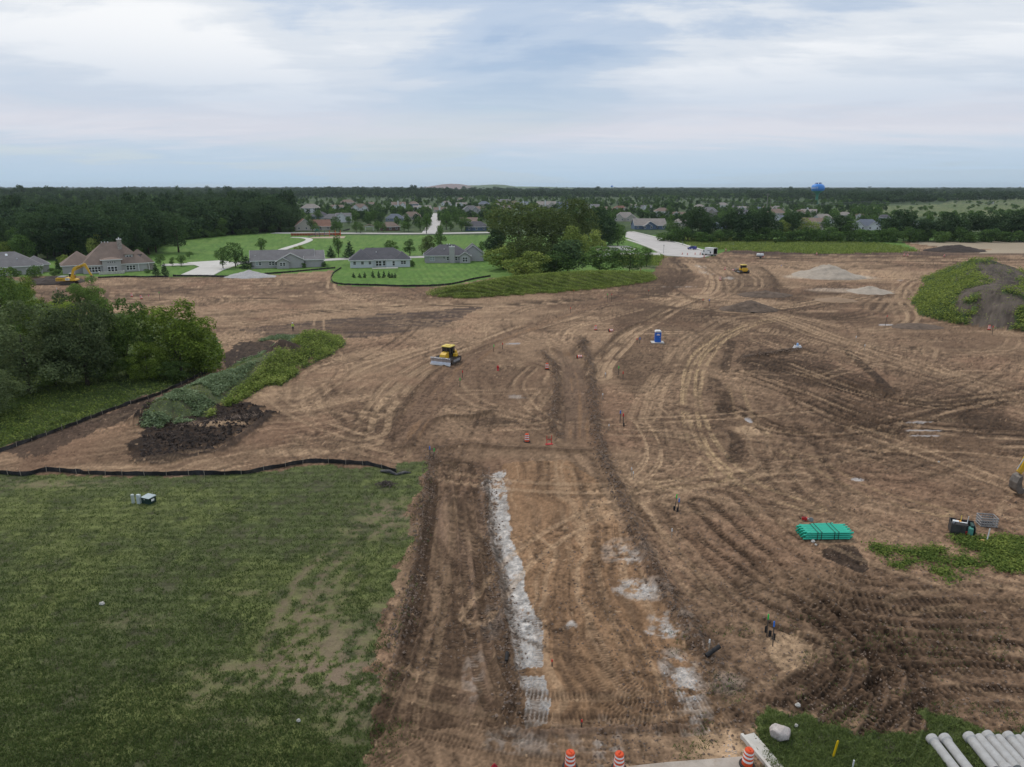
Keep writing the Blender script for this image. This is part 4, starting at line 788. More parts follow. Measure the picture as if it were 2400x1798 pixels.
def house(name, label, loc, rot, blocks, wall, roof, group=None, wins=(), chims=(), vents=(), trim=True):
    """blocks: (x0,x1,y0,y1,eave,ridge,type[,wall]); wins: (x,y,z,w,h[,rot,blind]); chims: (x,y,w,d,top,matkey)"""
    h = thing(name, label, 'house', loc, rot, group); wb = {}
    for bl in blocks: walls(wb.setdefault(bl[7] if len(bl) > 7 else wall, MB()), *bl[:7])
    for k, b in wb.items(): b.build('wall', WALL[k], h)
    for bl in blocks:
        o = roof_block(*bl[:7]).build('roof', ROOF[roof], h)
        if trim: fascia(*bl[:7]).build('fascia', M_trim, o)
    for w in wins: window(h, *w)
    for x, y, w, d, top, mk in chims:
        c = MB().box(x-w/2, x+w/2, y-d/2, y+d/2, 0, top).build('chimney', WALL[mk], h)
        MB().box(x-w/2-.1, x+w/2+.1, y-d/2-.1, y+d/2+.1, top, top+.22).box(x-.15, x+.15, y-.15, y+.15, top+.22, top+.75).build('chimney_cap', M_trim, c)
    for x, y, z in vents: MB().lathe([(.16, 0), (.16, .35), (.22, .4), (.2, .5), (.02, .55)], 8).build('roof_vent', M_vent, h, loc=(x, y, z))
    HOUSES.append((h, label)); return h
def at(u, v): x, y = P(u, v); return (x, y, max(zat(x, y), 0))
def facing(u, v): x, y = P(u, v); return -math.atan2(x, y)

# big brown house, 255 m out
u0, v0 = 260, 639; hb = house('brown_house', 'big stone trimmed house with tall brown hipped roof and dormers on the left', at(u0, v0), facing(u0, v0)+R(3),
    [(-8.5, 12.0, 0, 15, 2.9, 10.3, 'hip'), (-14.6, -4, 3.5, 15, 2.9, 7.4, 'hip'), (-2.3, 3.6, -1.0, 6, 4.7, 5.4, 'hip'), (9.2, 14.4, 2.5, 13, 2.7, 6.0, 'hip', 'stone')], 'grey', 'brown',
    wins=[(-6.3, 0, 1.35, .95, 2.1), (-5.35, 0, 1.35, .95, 2.1), (-4.4, 0, 1.35, .95, 2.1), (-3.45, 0, 1.35, .95, 2.1), (-.4, -1, 1.3, 1.0, 2.1), (.65, -1, 1.3, 1.1, 2.1), (1.7, -1, 1.3, 1.0, 2.1), (-.45, -1, 3.75, .62, .62), (.25, -1, 3.75, .62, .62), (.95, -1, 3.75, .62, .62), (1.65, -1, 3.75, .62, .62),
          (5.6, 0, 1.4, 1.0, 1.9), (6.6, 0, 1.4, 1.0, 1.9), (7.6, 0, 1.4, 1.0, 1.9)], chims=[(4.3, 5.2, 1.5, 1.1, 11.2, 'stone')], vents=[(-1.2, 7.2, 10), (-.2, 7.2, 10), (.8, 7.2, 10)])
d1 = MB().box(5.3, 7.9, 1.9, 6, 4.0, 6.0).build('dormer', WALL['grey'], hb); roof_block(5.3, 7.9, 1.9, 6.5, 6.1, 7.8, 'hip', .35).build('dormer_roof', ROOF['brown'], d1); window(hb, 6.15, 1.9, 5.05, .8, 1.5); window(hb, 7.0, 1.9, 5.05, .8, 1.5)
d2 = MB().box(9.5, 11.6, 6, 8.6, 3.6, 5.6).build('dormer', WALL['grey'], hb); roof_block(8.5, 11.6, 6, 8.6, 5.7, 7.3, 'hip', .35).build('dormer_roof', ROOF['brown'], d2); window(hb, 11.6, 7.3, 4.6, 1.0, 1.4, R(90))
MB().box(9.0, 9.25, -.3, -.05, 0, 2.6).box(12.6, 12.85, 1.4, 1.65, 0, 2.6).build('porch_post', M_trim, hb)
M_stonew = mat('terrace_stone', (.50,.47,.42), .9, var=.35, vscale=2.2, bump=.5, bscale=3)
tag(MB().box(-3.4, 4.6, -.35, 0, 0, .95).box(-3.4, -3.05, 0, 2, 0, .95).box(4.25, 4.6, 0, 1.5, 0, .95).build('terrace_wall', M_stonew, loc=at(258, 642.5), rot=facing(258, 642)), 'low pale stone terrace wall before the big brown house', 'wall')
# house with skylights at the left edge
u0, v0 = 30, 645; hs = house('skylight_house', 'dark hip roofed house with four skylights cut by the left edge', at(u0, v0), facing(u0, v0)+R(2),
    [(-16, 9.0, 0, 14, 2.9, 7.6, 'hip'), (4, 11.5, 5, 14, 2.8, 5.6, 'hip')], 'grey', 'grey', wins=[(-3, 0, 1.3, 2.6, 2.0), (-6.5, 0, 1.3, 2.6, 2.0), (4.8, 0, 1.5, 1.2, 1.2)], vents=[(2.2, 3.2, 5.0)])
tl = math.atan2(4.7, 7.45)
for x, y in ((-4.6, 5.4), (-.6, 5.4), (-3.8, 2.2), (-5.6, 2.2)):
    z = 2.9+(y+.45)*math.tan(tl); o = MB().box(-.35, .35, -.55, .55, 0, .10).build('skylight', M_trim, hs, loc=(x, y, z), rot=(tl, 0, 0)); MB().box(-.28, .28, -.48, .48, .09, .12).build('pane', mat('skylight_glass', (.62,.66,.70), .2), o)
# grey ranch house
u0, v0 = 676, 628; house('grey_ranch_house', 'grey ranch house with long roof and white trimmed gables', at(u0, v0), facing(u0, v0)-R(1),
    [(-13.3, 9.5, 1.0, 11, 2.9, 6.4, 'gx'), (-3.6, 5.9, -.6, 6, 2.9, 5.6, 'gy'), (-4.0, .3, -1.8, 3, 2.7, 4.2, 'gy'), (6.3, 13.2, .2, 13, 2.9, 5.9, 'gx')], 'grey', 'grey',
    wins=[(-11.2, 1, 1.75, .95, 1.5, 0, True), (-10.1, 1, 1.75, .95, 1.5), (-6.5, 1, 1.75, .95, 1.5), (-5.4, 1, 1.75, .95, 1.5), (-4.3, 1, 1.75, .95, 1.5), (-2.5, -1.8, 1.6, .95, 1.5), (-1.4, -1.8, 1.6, .95, 1.5), (-3.6, -1.2, 1.6, .6, 1.5, R(0))], vents=[(-11.8, 3.2, 4.2), (1.8, 3, 4.6)])
# white house
u0, v0 = 892, 627; house('white_house', 'pale siding house with dark hip roof behind the conical evergreens', at(u0, v0), facing(u0, v0),
    [(-11, 11.0, 1.4, 13, 2.9, 6.9, 'hip'), (-11.3, -2.9, 0, 12, 2.9, 6.6, 'hip'), (2.2, 6.0, .3, 5, 2.95, 4.3, 'hip'), (5.6, 11.2, .2, 9, 2.9, 5.6, 'hip')], 'pale', 'dark',
    wins=[(-9.6, 0, 1.8, 1.25, 1.4), (-6.7, 0, 1.8, 1.25, 1.4), (-3.9, 0, 1.8, 1.2, 1.4), (-1.2, 1.4, 1.4, 1.15, 2.3), (-.1, 1.4, 1.4, 1.15, 2.3), (1.4, 1.4, 1.45, 1.1, 2.1), (5.0, .3, 1.45, 1.0, 2.1), (8.2, .2, 1.75, 1.1, 1.5), (9.2, .2, 1.75, 1.1, 1.5)], vents=[(-1.4, 4.5, 5.2)])
tag(MB().box(-2.8, 6.8, -2.2, .2, 0, .14).build('patio', M_conc, loc=at(890, 628.5), rot=facing(890, 628)), None, None, None, 'structure')
# house with the chimney
u0, v0 = 1058, 616; house('chimney_house', 'grey house with broad siding clad chimney and striped lawn', at(u0, v0), facing(u0, v0),
    [(-10.6, 7.5, 0, 12, 2.9, 6.9, 'hip'), (3.4, 7.6, -1.4, 4, 2.8, 4.5, 'gy'), (4.8, 13.2, 5.5, 15, 3.0, 6.7, 'gy'), (-11.0, -5, 5, 13, 2.9, 5.6, 'hip')], 'grey', 'dark',
    wins=[(-8.2, 0, 1.7, .9, 1.9, 0, True), (-7.2, 0, 1.7, .9, 1.9, 0, True), (-2.9, 0, 2.1, .7, 1.1), (-1.4, 0, 1.7, .95, 1.8), (2.0, 0, 1.7, .95, 1.8), (5.0, -1.4, 1.4, 1.0, 2.2), (6.0, -1.4, 1.4, 1.0, 2.2), (3.05, 0, 1.8, .5, 1.6)], chims=[(.3, -.45, 2.2, .9, 6.3, 'grey')], vents=[(-2.8, 3, 4.9), (-1.6, 5.5, 6.7), (-.6, 5.5, 6.7)])

# houses of the subdivision: (u, v, width px, shape, roof, wall, storeys, words)
rh = random.Random(99)
SUB = [(653, 468, 15, 'g', 'grey', 'white', 2, 'tiny white gabled house beyond the wood'), (647, 478, 17, 'h', 'brown', 'tan', 1, 'brown hipped house showing over the wood edge'), (668, 488, 26, 'x', 'grey', 'grey', 1, 'long plain grey roof beside the wood'),
 (727, 499, 44, 'h', 'taupe', 'white', 2, 'wide hipped house with a row of upper windows'), (752, 513, 40, 'h', 'dark', 'bluegrey', 1, 'dark hipped house left of the twin gables'), (777, 519, 42, 'h', 'grey', 'grey', 1, 'grey hipped house joined roofs behind the playground street'), (806, 521, 34, 'g', 'grey', 'white', 2, 'white trimmed gabled house above the street trees'),
 (735, 540, 82, 'L', 'red', 'tan', 1, 'rust and grey roofed house by the far road at the wood corner'), (845, 499, 40, 'd', 'brown', 'white', 2, 'steep brown roofed white house with a dormer'), (792, 491, 28, 'g', 'brown', 'white', 1, 'white gable end left of the steep brown roof'), (815, 479, 35, 'h', 'brown', 'tan', 1, 'low brown hipped house behind the street trees'),
 (866, 483, 24, 'g', 'brown', 'tan', 1, 'brown house with small front gable'), (935, 490, 32, 'c', 'brown', 'white', 2, 'white two storey house with white chimney'), (968, 487, 24, 'h', 'brown', 'bluegrey', 2, 'blue grey house under a brown hip'), (992, 495, 40, 'g', 'taupe', 'white', 1, 'wide low white gable by the far street'),
 (965, 516, 46, 'd', 'brown', 'tan', 1, 'steep brown multi gabled roof left of the far street'), (925, 519, 42, 'h', 'blue', 'bluegrey', 1, 'slate blue hipped roof before the steep brown one'), (915, 541, 44, 'h', 'brown', 'brick', 1, 'brown hipped brick house beside the far road'),
 (1045, 482, 24, 'd', 'taupe', 'white', 1, 'twin gabled house beyond the end of the far street'), (1032, 498, 28, 'c', 'brown', 'tan', 1, 'brown house with pale chimney by the far street'), (1083, 484, 25, 'g', 'taupe', 'white', 1, 'white gabled house among dark trees'), (1080, 474, 16, 'h', 'brown', 'tan', 2, 'peaked dark brown roof at the foot of the landfill view'),
 (1136, 487, 26, 'h', 'blue', 'grey', 2, 'slate hipped two storey house'), (1122, 502, 30, 'x', 'brown', 'white', 2, 'tall white side gabled house'), (1105, 504, 38, 'd', 'grey', 'grey', 2, 'grey house with white trimmed gable peaks'), (1117, 541, 52, 'h', 'dark', 'blue', 1, 'blue house with steep dark hip beside the far road'), (1098, 527, 40, 'x', 'brown', 'tan', 1, 'long dark brown roof behind the blue house'),
 (1163, 486, 22, 'g', 'taupe', 'white', 1, 'small bright gable right of the slate hipped house'), (1185, 493, 26, 'd', 'brown', 'tan', 1, 'steep brown gable left of the tall olive tree'), (1180, 477, 32, 'x', 'grey', 'grey', 1, 'long grey roof below the far woods'), (1228, 483, 28, 'c', 'blue', 'white', 1, 'slate roofed house with white chimney'), (1206, 480, 22, 'h', 'brown', 'tan', 1, 'brown hip left of the slate roofed house with chimney'),
 (1280, 490, 44, 'c', 'taupe', 'tan', 2, 'long house with two gables and tall pale chimney'), (1320, 489, 32, 'g', 'solar', 'bluegrey', 2, 'house with bluish panelled roof'), (1258, 499, 20, 'g', 'taupe', 'white', 1, 'pale gable just above the olive tree'), (1305, 509, 22, 'h', 'taupe', 'tan', 1, 'roof glimpsed between the clump trees'),
 (1388, 495, 30, 'g', 'grey', 'white', 2, 'white gabled house right of the tall rounded tree'), (1410, 496, 28, 'x', 'brown', 'tan', 1, 'low brown roof beside the white gabled house'), (1455, 498, 38, 'd', 'red', 'tan', 1, 'reddish brown house above the dark clump tree'), (1487, 488, 20, 'g', 'taupe', 'white', 1, 'pale house under the small far water tower'), (1515, 491, 24, 'g', 'grey', 'white', 1, 'white front gabled house in the middle rows'),
 (1465, 519, 54, 'd', 'taupe', 'tan', 1, 'wide taupe roof left of the blue craftsman house'), (1525, 538, 74, 'B', 'taupe', 'blue', 1, 'blue craftsman house with white gable trim above the pale road'), (1553, 508, 34, 'h', 'brown', 'white', 2, 'square hipped two storey house'), (1590, 510, 32, 'g', 'brown', 'white', 1, 'white gabled house right of the square hipped one'), (1592, 530, 34, 'h', 'taupe', 'tan', 1, 'taupe hip behind the first hedgerow trees'),
 (1658, 509, 38, 'd', 'grey', 'stone', 2, 'stone faced house with double gables'), (1692, 491, 28, 'h', 'taupe', 'white', 2, 'pale hipped house at the back rows'), (1640, 489, 22, 'h', 'taupe', 'tan', 1, 'roof between back row trees above the stone faced house'), (1682, 536, 34, 'g', 'blue', 'bluegrey', 1, 'pale blue house half hidden by the hedgerow'),
 (1722, 491, 20, 'h', 'grey', 'tan', 1, 'grey hip at the foot of the far power poles'), (1744, 494, 26, 'g', 'taupe', 'white', 1, 'pale gable between the far power poles'), (1776, 496, 22, 'h', 'blue', 'white', 1, 'slate hip left of the white chimney house'), (1735, 504, 28, 'x', 'dark', 'grey', 1, 'dark roof over the hedgerow tops'), (1797, 493, 18, 'c', 'brown', 'white', 1, 'small house with white chimney cap'),
 (1818, 506, 44, 'h', 'brown', 'tan', 1, 'wide brown hip above the hedgerow gap'), (1826, 517, 24, 'g', 'blue', 'white', 1, 'white and blue gable under the wide brown hip'), (1822, 496, 28, 'd', 'taupe', 'tan', 1, 'double gabled taupe house behind the wide brown hip'), (1872, 506, 24, 'd', 'brown', 'tan', 1, 'brown peaked house left of the chimney hip'), (1893, 504, 34, 'c', 'taupe', 'tan', 1, 'hipped house with tall pale chimney under the blue water tower'),
 (1900, 539, 46, 'x', 'brown', 'tan', 2, 'brown roofed two storey house showing through the hedgerow gap'), (1926, 523, 50, 'd', 'taupe', 'white', 1, 'wide taupe roof with white gable right of the gap'), (1980, 511, 30, 'h', 'taupe', 'tan', 1, 'taupe hip at the edge of the far fields'), (2017, 513, 22, 'g', 'brown', 'white', 1, 'small white gable by the far fields'), (2030, 540, 62, 'd', 'blue', 'white', 1, 'slate hipped house with white porch gable behind low shrubs'),
 (2072, 526, 26, 'h', 'dark', 'bluegrey', 2, 'dark roofed house left of the biggest hedgerow tree'), (2150, 533, 28, 'g', 'blue', 'grey', 1, 'grey gabled house right of the biggest hedgerow tree'), (2322, 478, 11, 'g', 'grey', 'white', 1, 'lone white barn on the far meadow')]
for u, v, w, s, rf, wl_, st, words in SUB:
    m = ppm(v); W_ = w/m; D_ = min(W_*.62, 14); e = 2.8 if st == 1 else 5.4; rg_ = e+D_*.30; wn_ = []; ch = []
    hw = W_/2
    if s == 'h': bl = [(-hw, hw, 0, D_, e, rg_+.6, 'hip'), (-hw*.35, hw*.45, -1.2, D_*.6, e-.1, e+1.9, 'hip')]
    elif s == 'g': bl = [(-hw, hw, .8, D_, e, rg_, 'gx'), (-hw*.85, hw*.2, -.8, D_*.7, e, e+W_*.17+.6, 'gy')]
    elif s == 'x': bl = [(-hw, hw, 0, D_, e, rg_+.3, 'gx'), (hw*.3, hw*.95, -2.2, 3, 2.7, 4.0, 'hip')]
    elif s == 'd': bl = [(-hw, hw, .8, D_, e, rg_+1.2, 'hip'), (-hw*.95, -hw*.15, -.8, D_*.7, e, e+W_*.14+1.0, 'gy'), (hw*.1, hw*.9, -.2, D_*.6, e-.1, e+W_*.13+.8, 'gy')]
    elif s == 'c': bl = [(-hw, hw, .6, D_, e, rg_+.4, 'gx'), (hw*.25, hw*.95, -.6, D_*.6, e, e+W_*.12+.8, 'gy')]; ch = [(-hw*.1, .3, 1.7, 1.0, rg_+1.6, 'white')]
    elif s == 'L': bl = [(-hw, hw*.05, -1, D_, e+.2, rg_+.8, 'gy'), (-hw*.1, hw, 1.5, D_, e, rg_, 'gx'), (hw*.45, hw*.95, -1.5, 3, 2.5, 3.4, 'hip')]
    elif s == 'B': bl = [(-hw, hw, 1.2, D_, e, rg_+.4, 'gx'), (-hw*.45, hw*.35, -.3, D_*.7, e, e+W_*.13, 'gy'), (-hw*.45, hw*.02, -1.8, 3, e-.3, e+1.6, 'gy'), (hw*.5, hw*.98, -.1, 4, e-.1, e+1.7, 'hip')]
    for k in range(max(2, int(W_/4.2))):
        x = -hw+W_*(k+.5)/max(2, int(W_/4.2)); yf = min([b[2] for b in bl if b[0]-.2 < x < b[1]+.2] or [0])
        wn_.append((x, yf, 1.6, 1.3, 1.5));  wn_ += [(x, yf, 4.2, 1.2, 1.4)] if st == 2 else []
    house('suburban_house', words, at(u, v), facing(u, v)+rh.uniform(-.25, .25), bl, wl_, rf, 'houses of the subdivision', wn_, ch)
# garden trees beside the subdivision houses
for (u, v, w, s, rf, wl_, st, words) in SUB[:-1]:
    for side in ((-1, 1) if rh.random() < .75 else (rh.choice((-1, 1)),)):
        if len(TREES) > 470: break
        k = rh.choice(('yard', 'yard', 'mid_green', 'far_light')); hgt = rh.uniform(6.5, 10.5); m = ppm(v+1); uu2 = u+side*(w*.5+hgt*.28*m+rh.uniform(0, 4))
        if (1000 < uu2 < 1036 and v > 500) or (1440 < uu2 < 1575 and v > 512): continue
        tree(k, uu2, v+rh.uniform(-.6, 1.2), hgt, hgt*.78, 'yard_tree', 'yard tree %s of the %s' % ('left' if side < 0 else 'right', ' '.join(words.split()[:11])), 'yard trees of the subdivision', rng=rh)
# garden pavilion and playground
pv = thing('pavilion', 'small open garden pavilion with pale gable beside the far road', 'pavilion', at(866, 541), facing(866, 541))
for x in (-2.6, 2.6):
    for y in (0, 4): MB().box(x-.15, x+.15, y-.15, y+.15, 0, 2.6).build('post', M_trim, pv)
MB().box(-3, 3, -.4, 4.4, 2.55, 2.75).build('beam', M_trim, pv); roof_block(-3, 3, -.3, 4.3, 2.9, 4.5, 'gy').build('roof', ROOF['brown'], pv)

# ================================================================ ROADS AND CONCRETE
M_road = mat('pale_concrete_road', (.50,.465,.43), .85, var=.10, vscale=.15, bump=.1); M_walk = mat('concrete_walk', (.56,.53,.48), .85, var=.08, vscale=.3)
def sheet(name, px, z=.16, m=None, th=.5, world=False):
    w = px if world else W(px); b = MB(); n = len(w); a = sum(w[i][0]*w[(i+1) % n][1]-w[(i+1) % n][0]*w[i][1] for i in range(n))
    if a < 0: w = w[::-1]
    b.v = [(x, y, z) for x, y in w]+[(x, y, z-th) for x, y in w]; b.f = [tuple(range(n))]+[(i, i+n, (i+1) % n+n, (i+1) % n) for i in range(n)]
    me = b.data(name, m or M_road); o = obj(name, me); o['kind'] = 'structure'; return o
def strip(name, px, half, z=.16, m=None):
    p = spline(W(px), 6); t = np.gradient(p, axis=0); t /= np.linalg.norm(t, axis=1)[:, None]; nrm = np.stack([-t[:, 1], t[:, 0]], 1); b = MB(); n = len(p)
    for k in (1, -1): b.v += [(q[0]+e[0]*half*k, q[1]+e[1]*half*k, z) for q, e in zip(p, nrm)]
    for k in (1, -1): b.v += [(q[0]+e[0]*half*k, q[1]+e[1]*half*k, z-.5) for q, e in zip(p, nrm)]
    for i in range(n-1): b.f += [(i, n+i, n+i+1, i+1), (2*n+i, i, i+1, 2*n+i+1), (n+i, 3*n+i, 3*n+i+1, n+i+1)]
    o = obj(name, b.data(name, m or M_road)); o['kind'] = 'structure'; return o
strip('road', [(640, 546.5), (800, 547), (1000, 547.6), (1160, 545)], 5.5, .15)
strip('road', [(1006, 547), (1014, 532), (1021, 515), (1026, 500)], 5, .19)
strip('path', [(683, 557), (705, 557.5), (722, 560), (724, 564), (705, 572), (672, 582), (645, 592)], 2.0, .16, M_walk)
strip('road', [(380, 622), (470, 619), (600, 615), (760, 610), (830, 606), (1000, 602.5), (1120, 601)], 4.0, .15)
sheet('driveway', [(424, 645), (500, 646), (522, 634), (566, 619), (520, 611), (438, 616), (468, 626)], .19, M_walk)
sheet('road', [(1466, 545), (1475, 543.5), (1523, 555), (1585, 571), (1650, 591), (1668, 600), (1640, 605), (1560, 600), (1545, 594), (1500, 570), (1466, 556)], .22)
sheet('road', [(1380, 596), (1440, 594), (1545, 593), (1548, 599), (1440, 600), (1380, 602)], .18)
strip('pavement', [(1483, 543.5), (1523, 553), (1585, 569), (1652, 588.5)], .9, .26, M_walk); strip('pavement', [(1470, 562), (1500, 572), (1552, 592)], .9, .26, M_walk)
strip('kerb', [(1476, 543.8), (1523, 554.4), (1585, 570.4), (1650, 590)], .18, .34, M_walk); strip('kerb', [(1468, 557), (1501, 569.5), (1546, 593.5)], .18, .34, M_walk)
sheet('concrete_pad', [(1381, 580), (1400, 577), (1470, 577), (1492, 584), (1478, 589), (1385, 589)], .16, M_walk)
# new road slab and kerb at the bottom edge
def slab(name, px, z, m): return sheet(name, px, z, m, .3)
zb = max(zat(*P(1600, 1790)), zat(*P(1700, 1782)), zat(*P(1500, 1798)))+.10
M_slab = mat('new_concrete', (.42,.36,.30), .9, var=.2, vscale=.8, bump=.15, dirt=(.25,.18,.13)); M_kerb = mat('kerb_concrete', (.60,.57,.51), .85, var=.12, vscale=1.5, dirt=(.42,.36,.30))
slab('road_slab', [(1440, 1803), (1560, 1790), (1745, 1776), (1800, 1850), (1900, 2100), (1300, 2100), (1350, 1820)], zb, M_slab)
kp = [np.array(P(1748, 1724)), np.array(P(1812, 1800)), np.array(P(1960, 2000))]; zk = zat(*kp[0])+.12
def kerb_run():
    b = MB()
    for a, c in ((kp[0], kp[1]), (kp[1], kp[2])):
        d = (c-a)/np.hypot(*(c-a)); n = np.array([d[1], -d[0]]); L = float(np.hypot(*(c-a))); M = Matrix(((d[0], n[0], 0, a[0]), (d[1], n[1], 0, a[1]), (0, 0, 1, zk), (0, 0, 0, 1)))
        b.box(0, L, -.55, .2, -.3, .02, M); b.box(0, L, .2, .38, -.3, .19, M)
    return b
o = bevel(kerb_run().build('kerb', M_kerb), .02); o['kind'] = 'structure'

# ================================================================ PILES
def pile(name, label, u, v, rx, ry, h, m, seed, pw=1.0, rot=0, spread=.25):
    n = 46; b = MB(); x0, y0 = P(u, v); g = np.linspace(-1, 1, n); gx, gy = np.meshgrid(g, g); r = np.sqrt(gx**2+gy**2)*(1+spread*(fbm(gx*1.6+seed, gy*1.6, seed, 3)-.5)*2)
    z = np.clip(1-r, 0, 1)**pw*h*(1+.6*(fbm(gx*4, gy*4, seed+5, 4)-.5))+(fbm(gx*9, gy*9, seed+9, 3)-.5)*.12*h*np.clip(1-r, 0, 1)**.5-.25*(r > .97)-.1
    c, s = math.cos(rot), math.sin(rot); vx = gx*rx*c-gy*ry*s; vy = gx*rx*s+gy*ry*c
    vs = np.stack([vx, vy, z], -1).reshape(-1, 3); ii = np.arange(n*n).reshape(n, n); fs = np.stack([ii[:-1, :-1], ii[:-1, 1:], ii[1:, 1:], ii[1:, :-1]], -1).reshape(-1, 4)
    rr = r.reshape(-1); fs = fs[(rr[fs] < 1.05).any(1)]; o = obj(name, fast_mesh(name, vs, fs, m), None, (x0, y0, zat(x0, y0))); return tag(o, label, 'pile', 'stockpiles on the site')
M_sand = mat('crushed_sand', (.40,.335,.265), .95, var=.15, vscale=.8, bump=.4, bscale=8); M_grav = mat('grey_gravel', (.40,.385,.37), .95, var=.2, vscale=1.5, bump=.5, bscale=10); M_top = mat('dark_topsoil', (.055,.041,.033), .95, var=.35, vscale=1.2, bump=.8, bscale=5); M_brn = mat('brown_spoil', (.13,.092,.066), .95, var=.35, vscale=1, bump=.8, bscale=4)
pile('sand_pile', 'large pale sand pile with a peaked top on the right', 1940, 648, 12, 10, 4.6, M_sand, 3, 1.0); pile('sand_pile', 'small flat tan sand pile below the large peaked one', 2035, 684, 7, 6, 1.7, M_sand, 8, 1.0)
pile('gravel_pile', 'low light grey gravel pile before the grey ranch house', 585, 648, 9.5, 6, 2.0, M_grav, 12, .9); pile('spoil_pile', 'dark brown spoil pile in the middle of the tracks', 1755, 726, 8, 5, 2.4, M_brn, 15, .8); pile('spoil_pile', 'smaller dark spoil pile behind the middle one', 1792, 693, 8, 5, 1.5, M_brn, 18, .8)
pile('topsoil_pile', 'dark topsoil pile behind the yellow excavator', 130, 662, 10, 7, 2.2, M_top, 22, .7); pile('topsoil_pile', 'far dark topsoil pile at the edge of the stubble strips', 2235, 588, 15, 10, 3.0, M_top, 25, .8)
pile('sand_pile', 'little orange sand heap below the flat tan pile', 1960, 705, 6, 4, .9, mat('orange_sand', (.30,.205,.13), .95, bump=.3), 31, 1.0); pile('topsoil_pile', 'dark earth heap before the spoil hill', 2150, 765, 6, 4, .9, M_brn, 33, .8)

# ================================================================ MACHINES
M_yel = mat('machine_yellow', (.72,.43,.02), .45, var=.1, vscale=2, spec=.4, dirt=(.45,.30,.10)); M_blk = mat('black_steel', (.03,.03,.032), .55, var=.2, dirt=(.09,.07,.05)); M_trk = mat('track_steel', (.055,.048,.042), .7, var=.3, vscale=4, dirt=(.14,.10,.07)); M_blade = mat('worn_steel', (.55,.56,.60), .38, .75, var=.15, vscale=2); M_cabg = mat('cab_glass', (.02,.024,.026), .1, spec=.6)
M_gry = mat('grey_steel', (.30,.30,.31), .6, var=.15); M_wht = mat('white_paint', (.75,.75,.74), .45, var=.06, dirt=(.60,.57,.52)); M_red = mat('red_plastic', (.50,.03,.03), .5); M_org = mat('drum_orange', (.72,.085,.02), .5, var=.1, dirt=(.52,.12,.06)); M_refl = mat('reflective_white', (.80,.79,.77), .4, var=.05); M_rub = mat('black_rubber', (.022,.022,.023), .75, dirt=(.07,.055,.045)); M_wood = mat('weathered_wood', (.42,.34,.25), .85, var=.25, vscale=3); M_blue = mat('blue_plastic', (.018,.11,.48), .45, var=.1)
M_ygl = mat('pale_yellow', (.78,.58,.12), .45)
def belt(x0, x1, L, hgt, r, pitch=.2):
    """crawler belt: stadium outline with raised shoes"""
    b = MB(); out = []; n = 7
    for k in range(n): t = -math.pi/2+math.pi*k/(n-1); out.append((L/2-r+r*math.cos(t)*.9, hgt/2+hgt/2*math.sin(t)))
    for k in range(n): t = math.pi/2+math.pi*k/(n-1); out.append((-L/2+r+r*math.cos(t)*.9, hgt/2+hgt/2*math.sin(t)))
    b.prism(out, x0, x1, 'x')
    for k in range(int((L-2*r)/pitch)):
        y = -L/2+r+pitch*(k+.3); b.box(x0-.02, x1+.02, y, y+pitch*.35, hgt-.01, hgt+.05); b.box(x0-.02, x1+.02, y, y+pitch*.35, -.04, .02)
    return b
def dozer(label, loc, rot, group):
    t = thing('bulldozer', label, 'bulldozer', loc, rot, group)
    for s in (-1, 1):
        k = belt(s*1.35-.38, s*1.35+.38, 3.7, 1.0, .5).build('track', M_trk, t, loc=(0, .3, .03))
        MB().box(s*1.35-.30+s*.12, s*1.35+.30+s*.12, -1.15, 1.15, .30, .72).build('track_frame', M_gry, k)
    bevel(MB().prism([(-1.75, .75), (-.25, .75), (-.25, 2.0), (-.9, 1.95), (-1.6, 1.7), (-1.78, 1.3)], -.56, .56, 'x').build('hood', M_yel, t), .06)
    MB().box(-.95, .95, -1.9, -1.55, .62, .98).box(-.95, .95, 1.3, 1.7, .6, 1.0).build('frame', M_yel, t)
    c = bevel(MB().box(-.82, .82, -.25, 1.25, .95, 1.55).build('cab', M_blk, t), .03)
    for x, y in ((-.72, -.3), (.72, -.3), (-.78, 1.2), (.78, 1.2), (-.8, .45), (.8, .45)): MB().box(x-.06, x+.06, y-.06, y+.06, 1.5, 2.82).build('pillar', M_blk, c)
    MB().box(-.68, .68, -.28, 1.16, 1.5, 2.8).build('pane', M_cabg, c)
    bevel(MB().box(-.95, .95, -.55, 1.4, 2.82, 3.0, None, .12, .12).box(-.35, .35, .1, .9, 3.0, 3.08).build('roof', M_ygl, t), .04)
    bevel(MB().box(-1.0, 1.0, 1.25, 2.0, .95, 1.95, None, .06, .06).build('fuel_tank', M_yel, t), .08)
    bevel(MB().box(.95, 1.55, .35, 1.15, 1.06, 1.62).build('side_box', M_yel, t), .05); bevel(MB().box(-1.5, -.95, .35, 1.15, 1.06, 1.5).build('side_box', M_yel, t), .05)
    MB().tube([(.3, -.75, 1.8), (.3, -.75, 2.7)], .07, 8).build('exhaust', M_blk, t)
    bl = MB().prism([(-2.55, .05), (-2.32, .05), (-2.22, .6), (-2.28, 1.15), (-2.42, 1.32), (-2.50, 1.28), (-2.36, .95), (-2.32, .6), (-2.42, .25)][::-1], -1.95, 1.95, 'x').build('blade', M_blade, t)
    MB().box(-1.98, 1.98, -2.62, -2.5, .02, .26).build('cutting_edge', M_refl, bl); MB().box(-1.95, 1.95, -2.46, -2.3, 1.05, 1.36).build('spill_guard', M_gry, bl)
    for s in (-1, 1): MB().prism([(-2.3, .35), (-.2, .42), (-.2, .62), (-2.3, .62)], s*.72-.1, s*.72+.1, 'x').build('push_arm', M_yel, t); MB().tube([(s*.5, -1.7, 1.2), (s*.5, -2.35, .75)], .06, 8).build('lift_cylinder', M_gry, t)
    return t
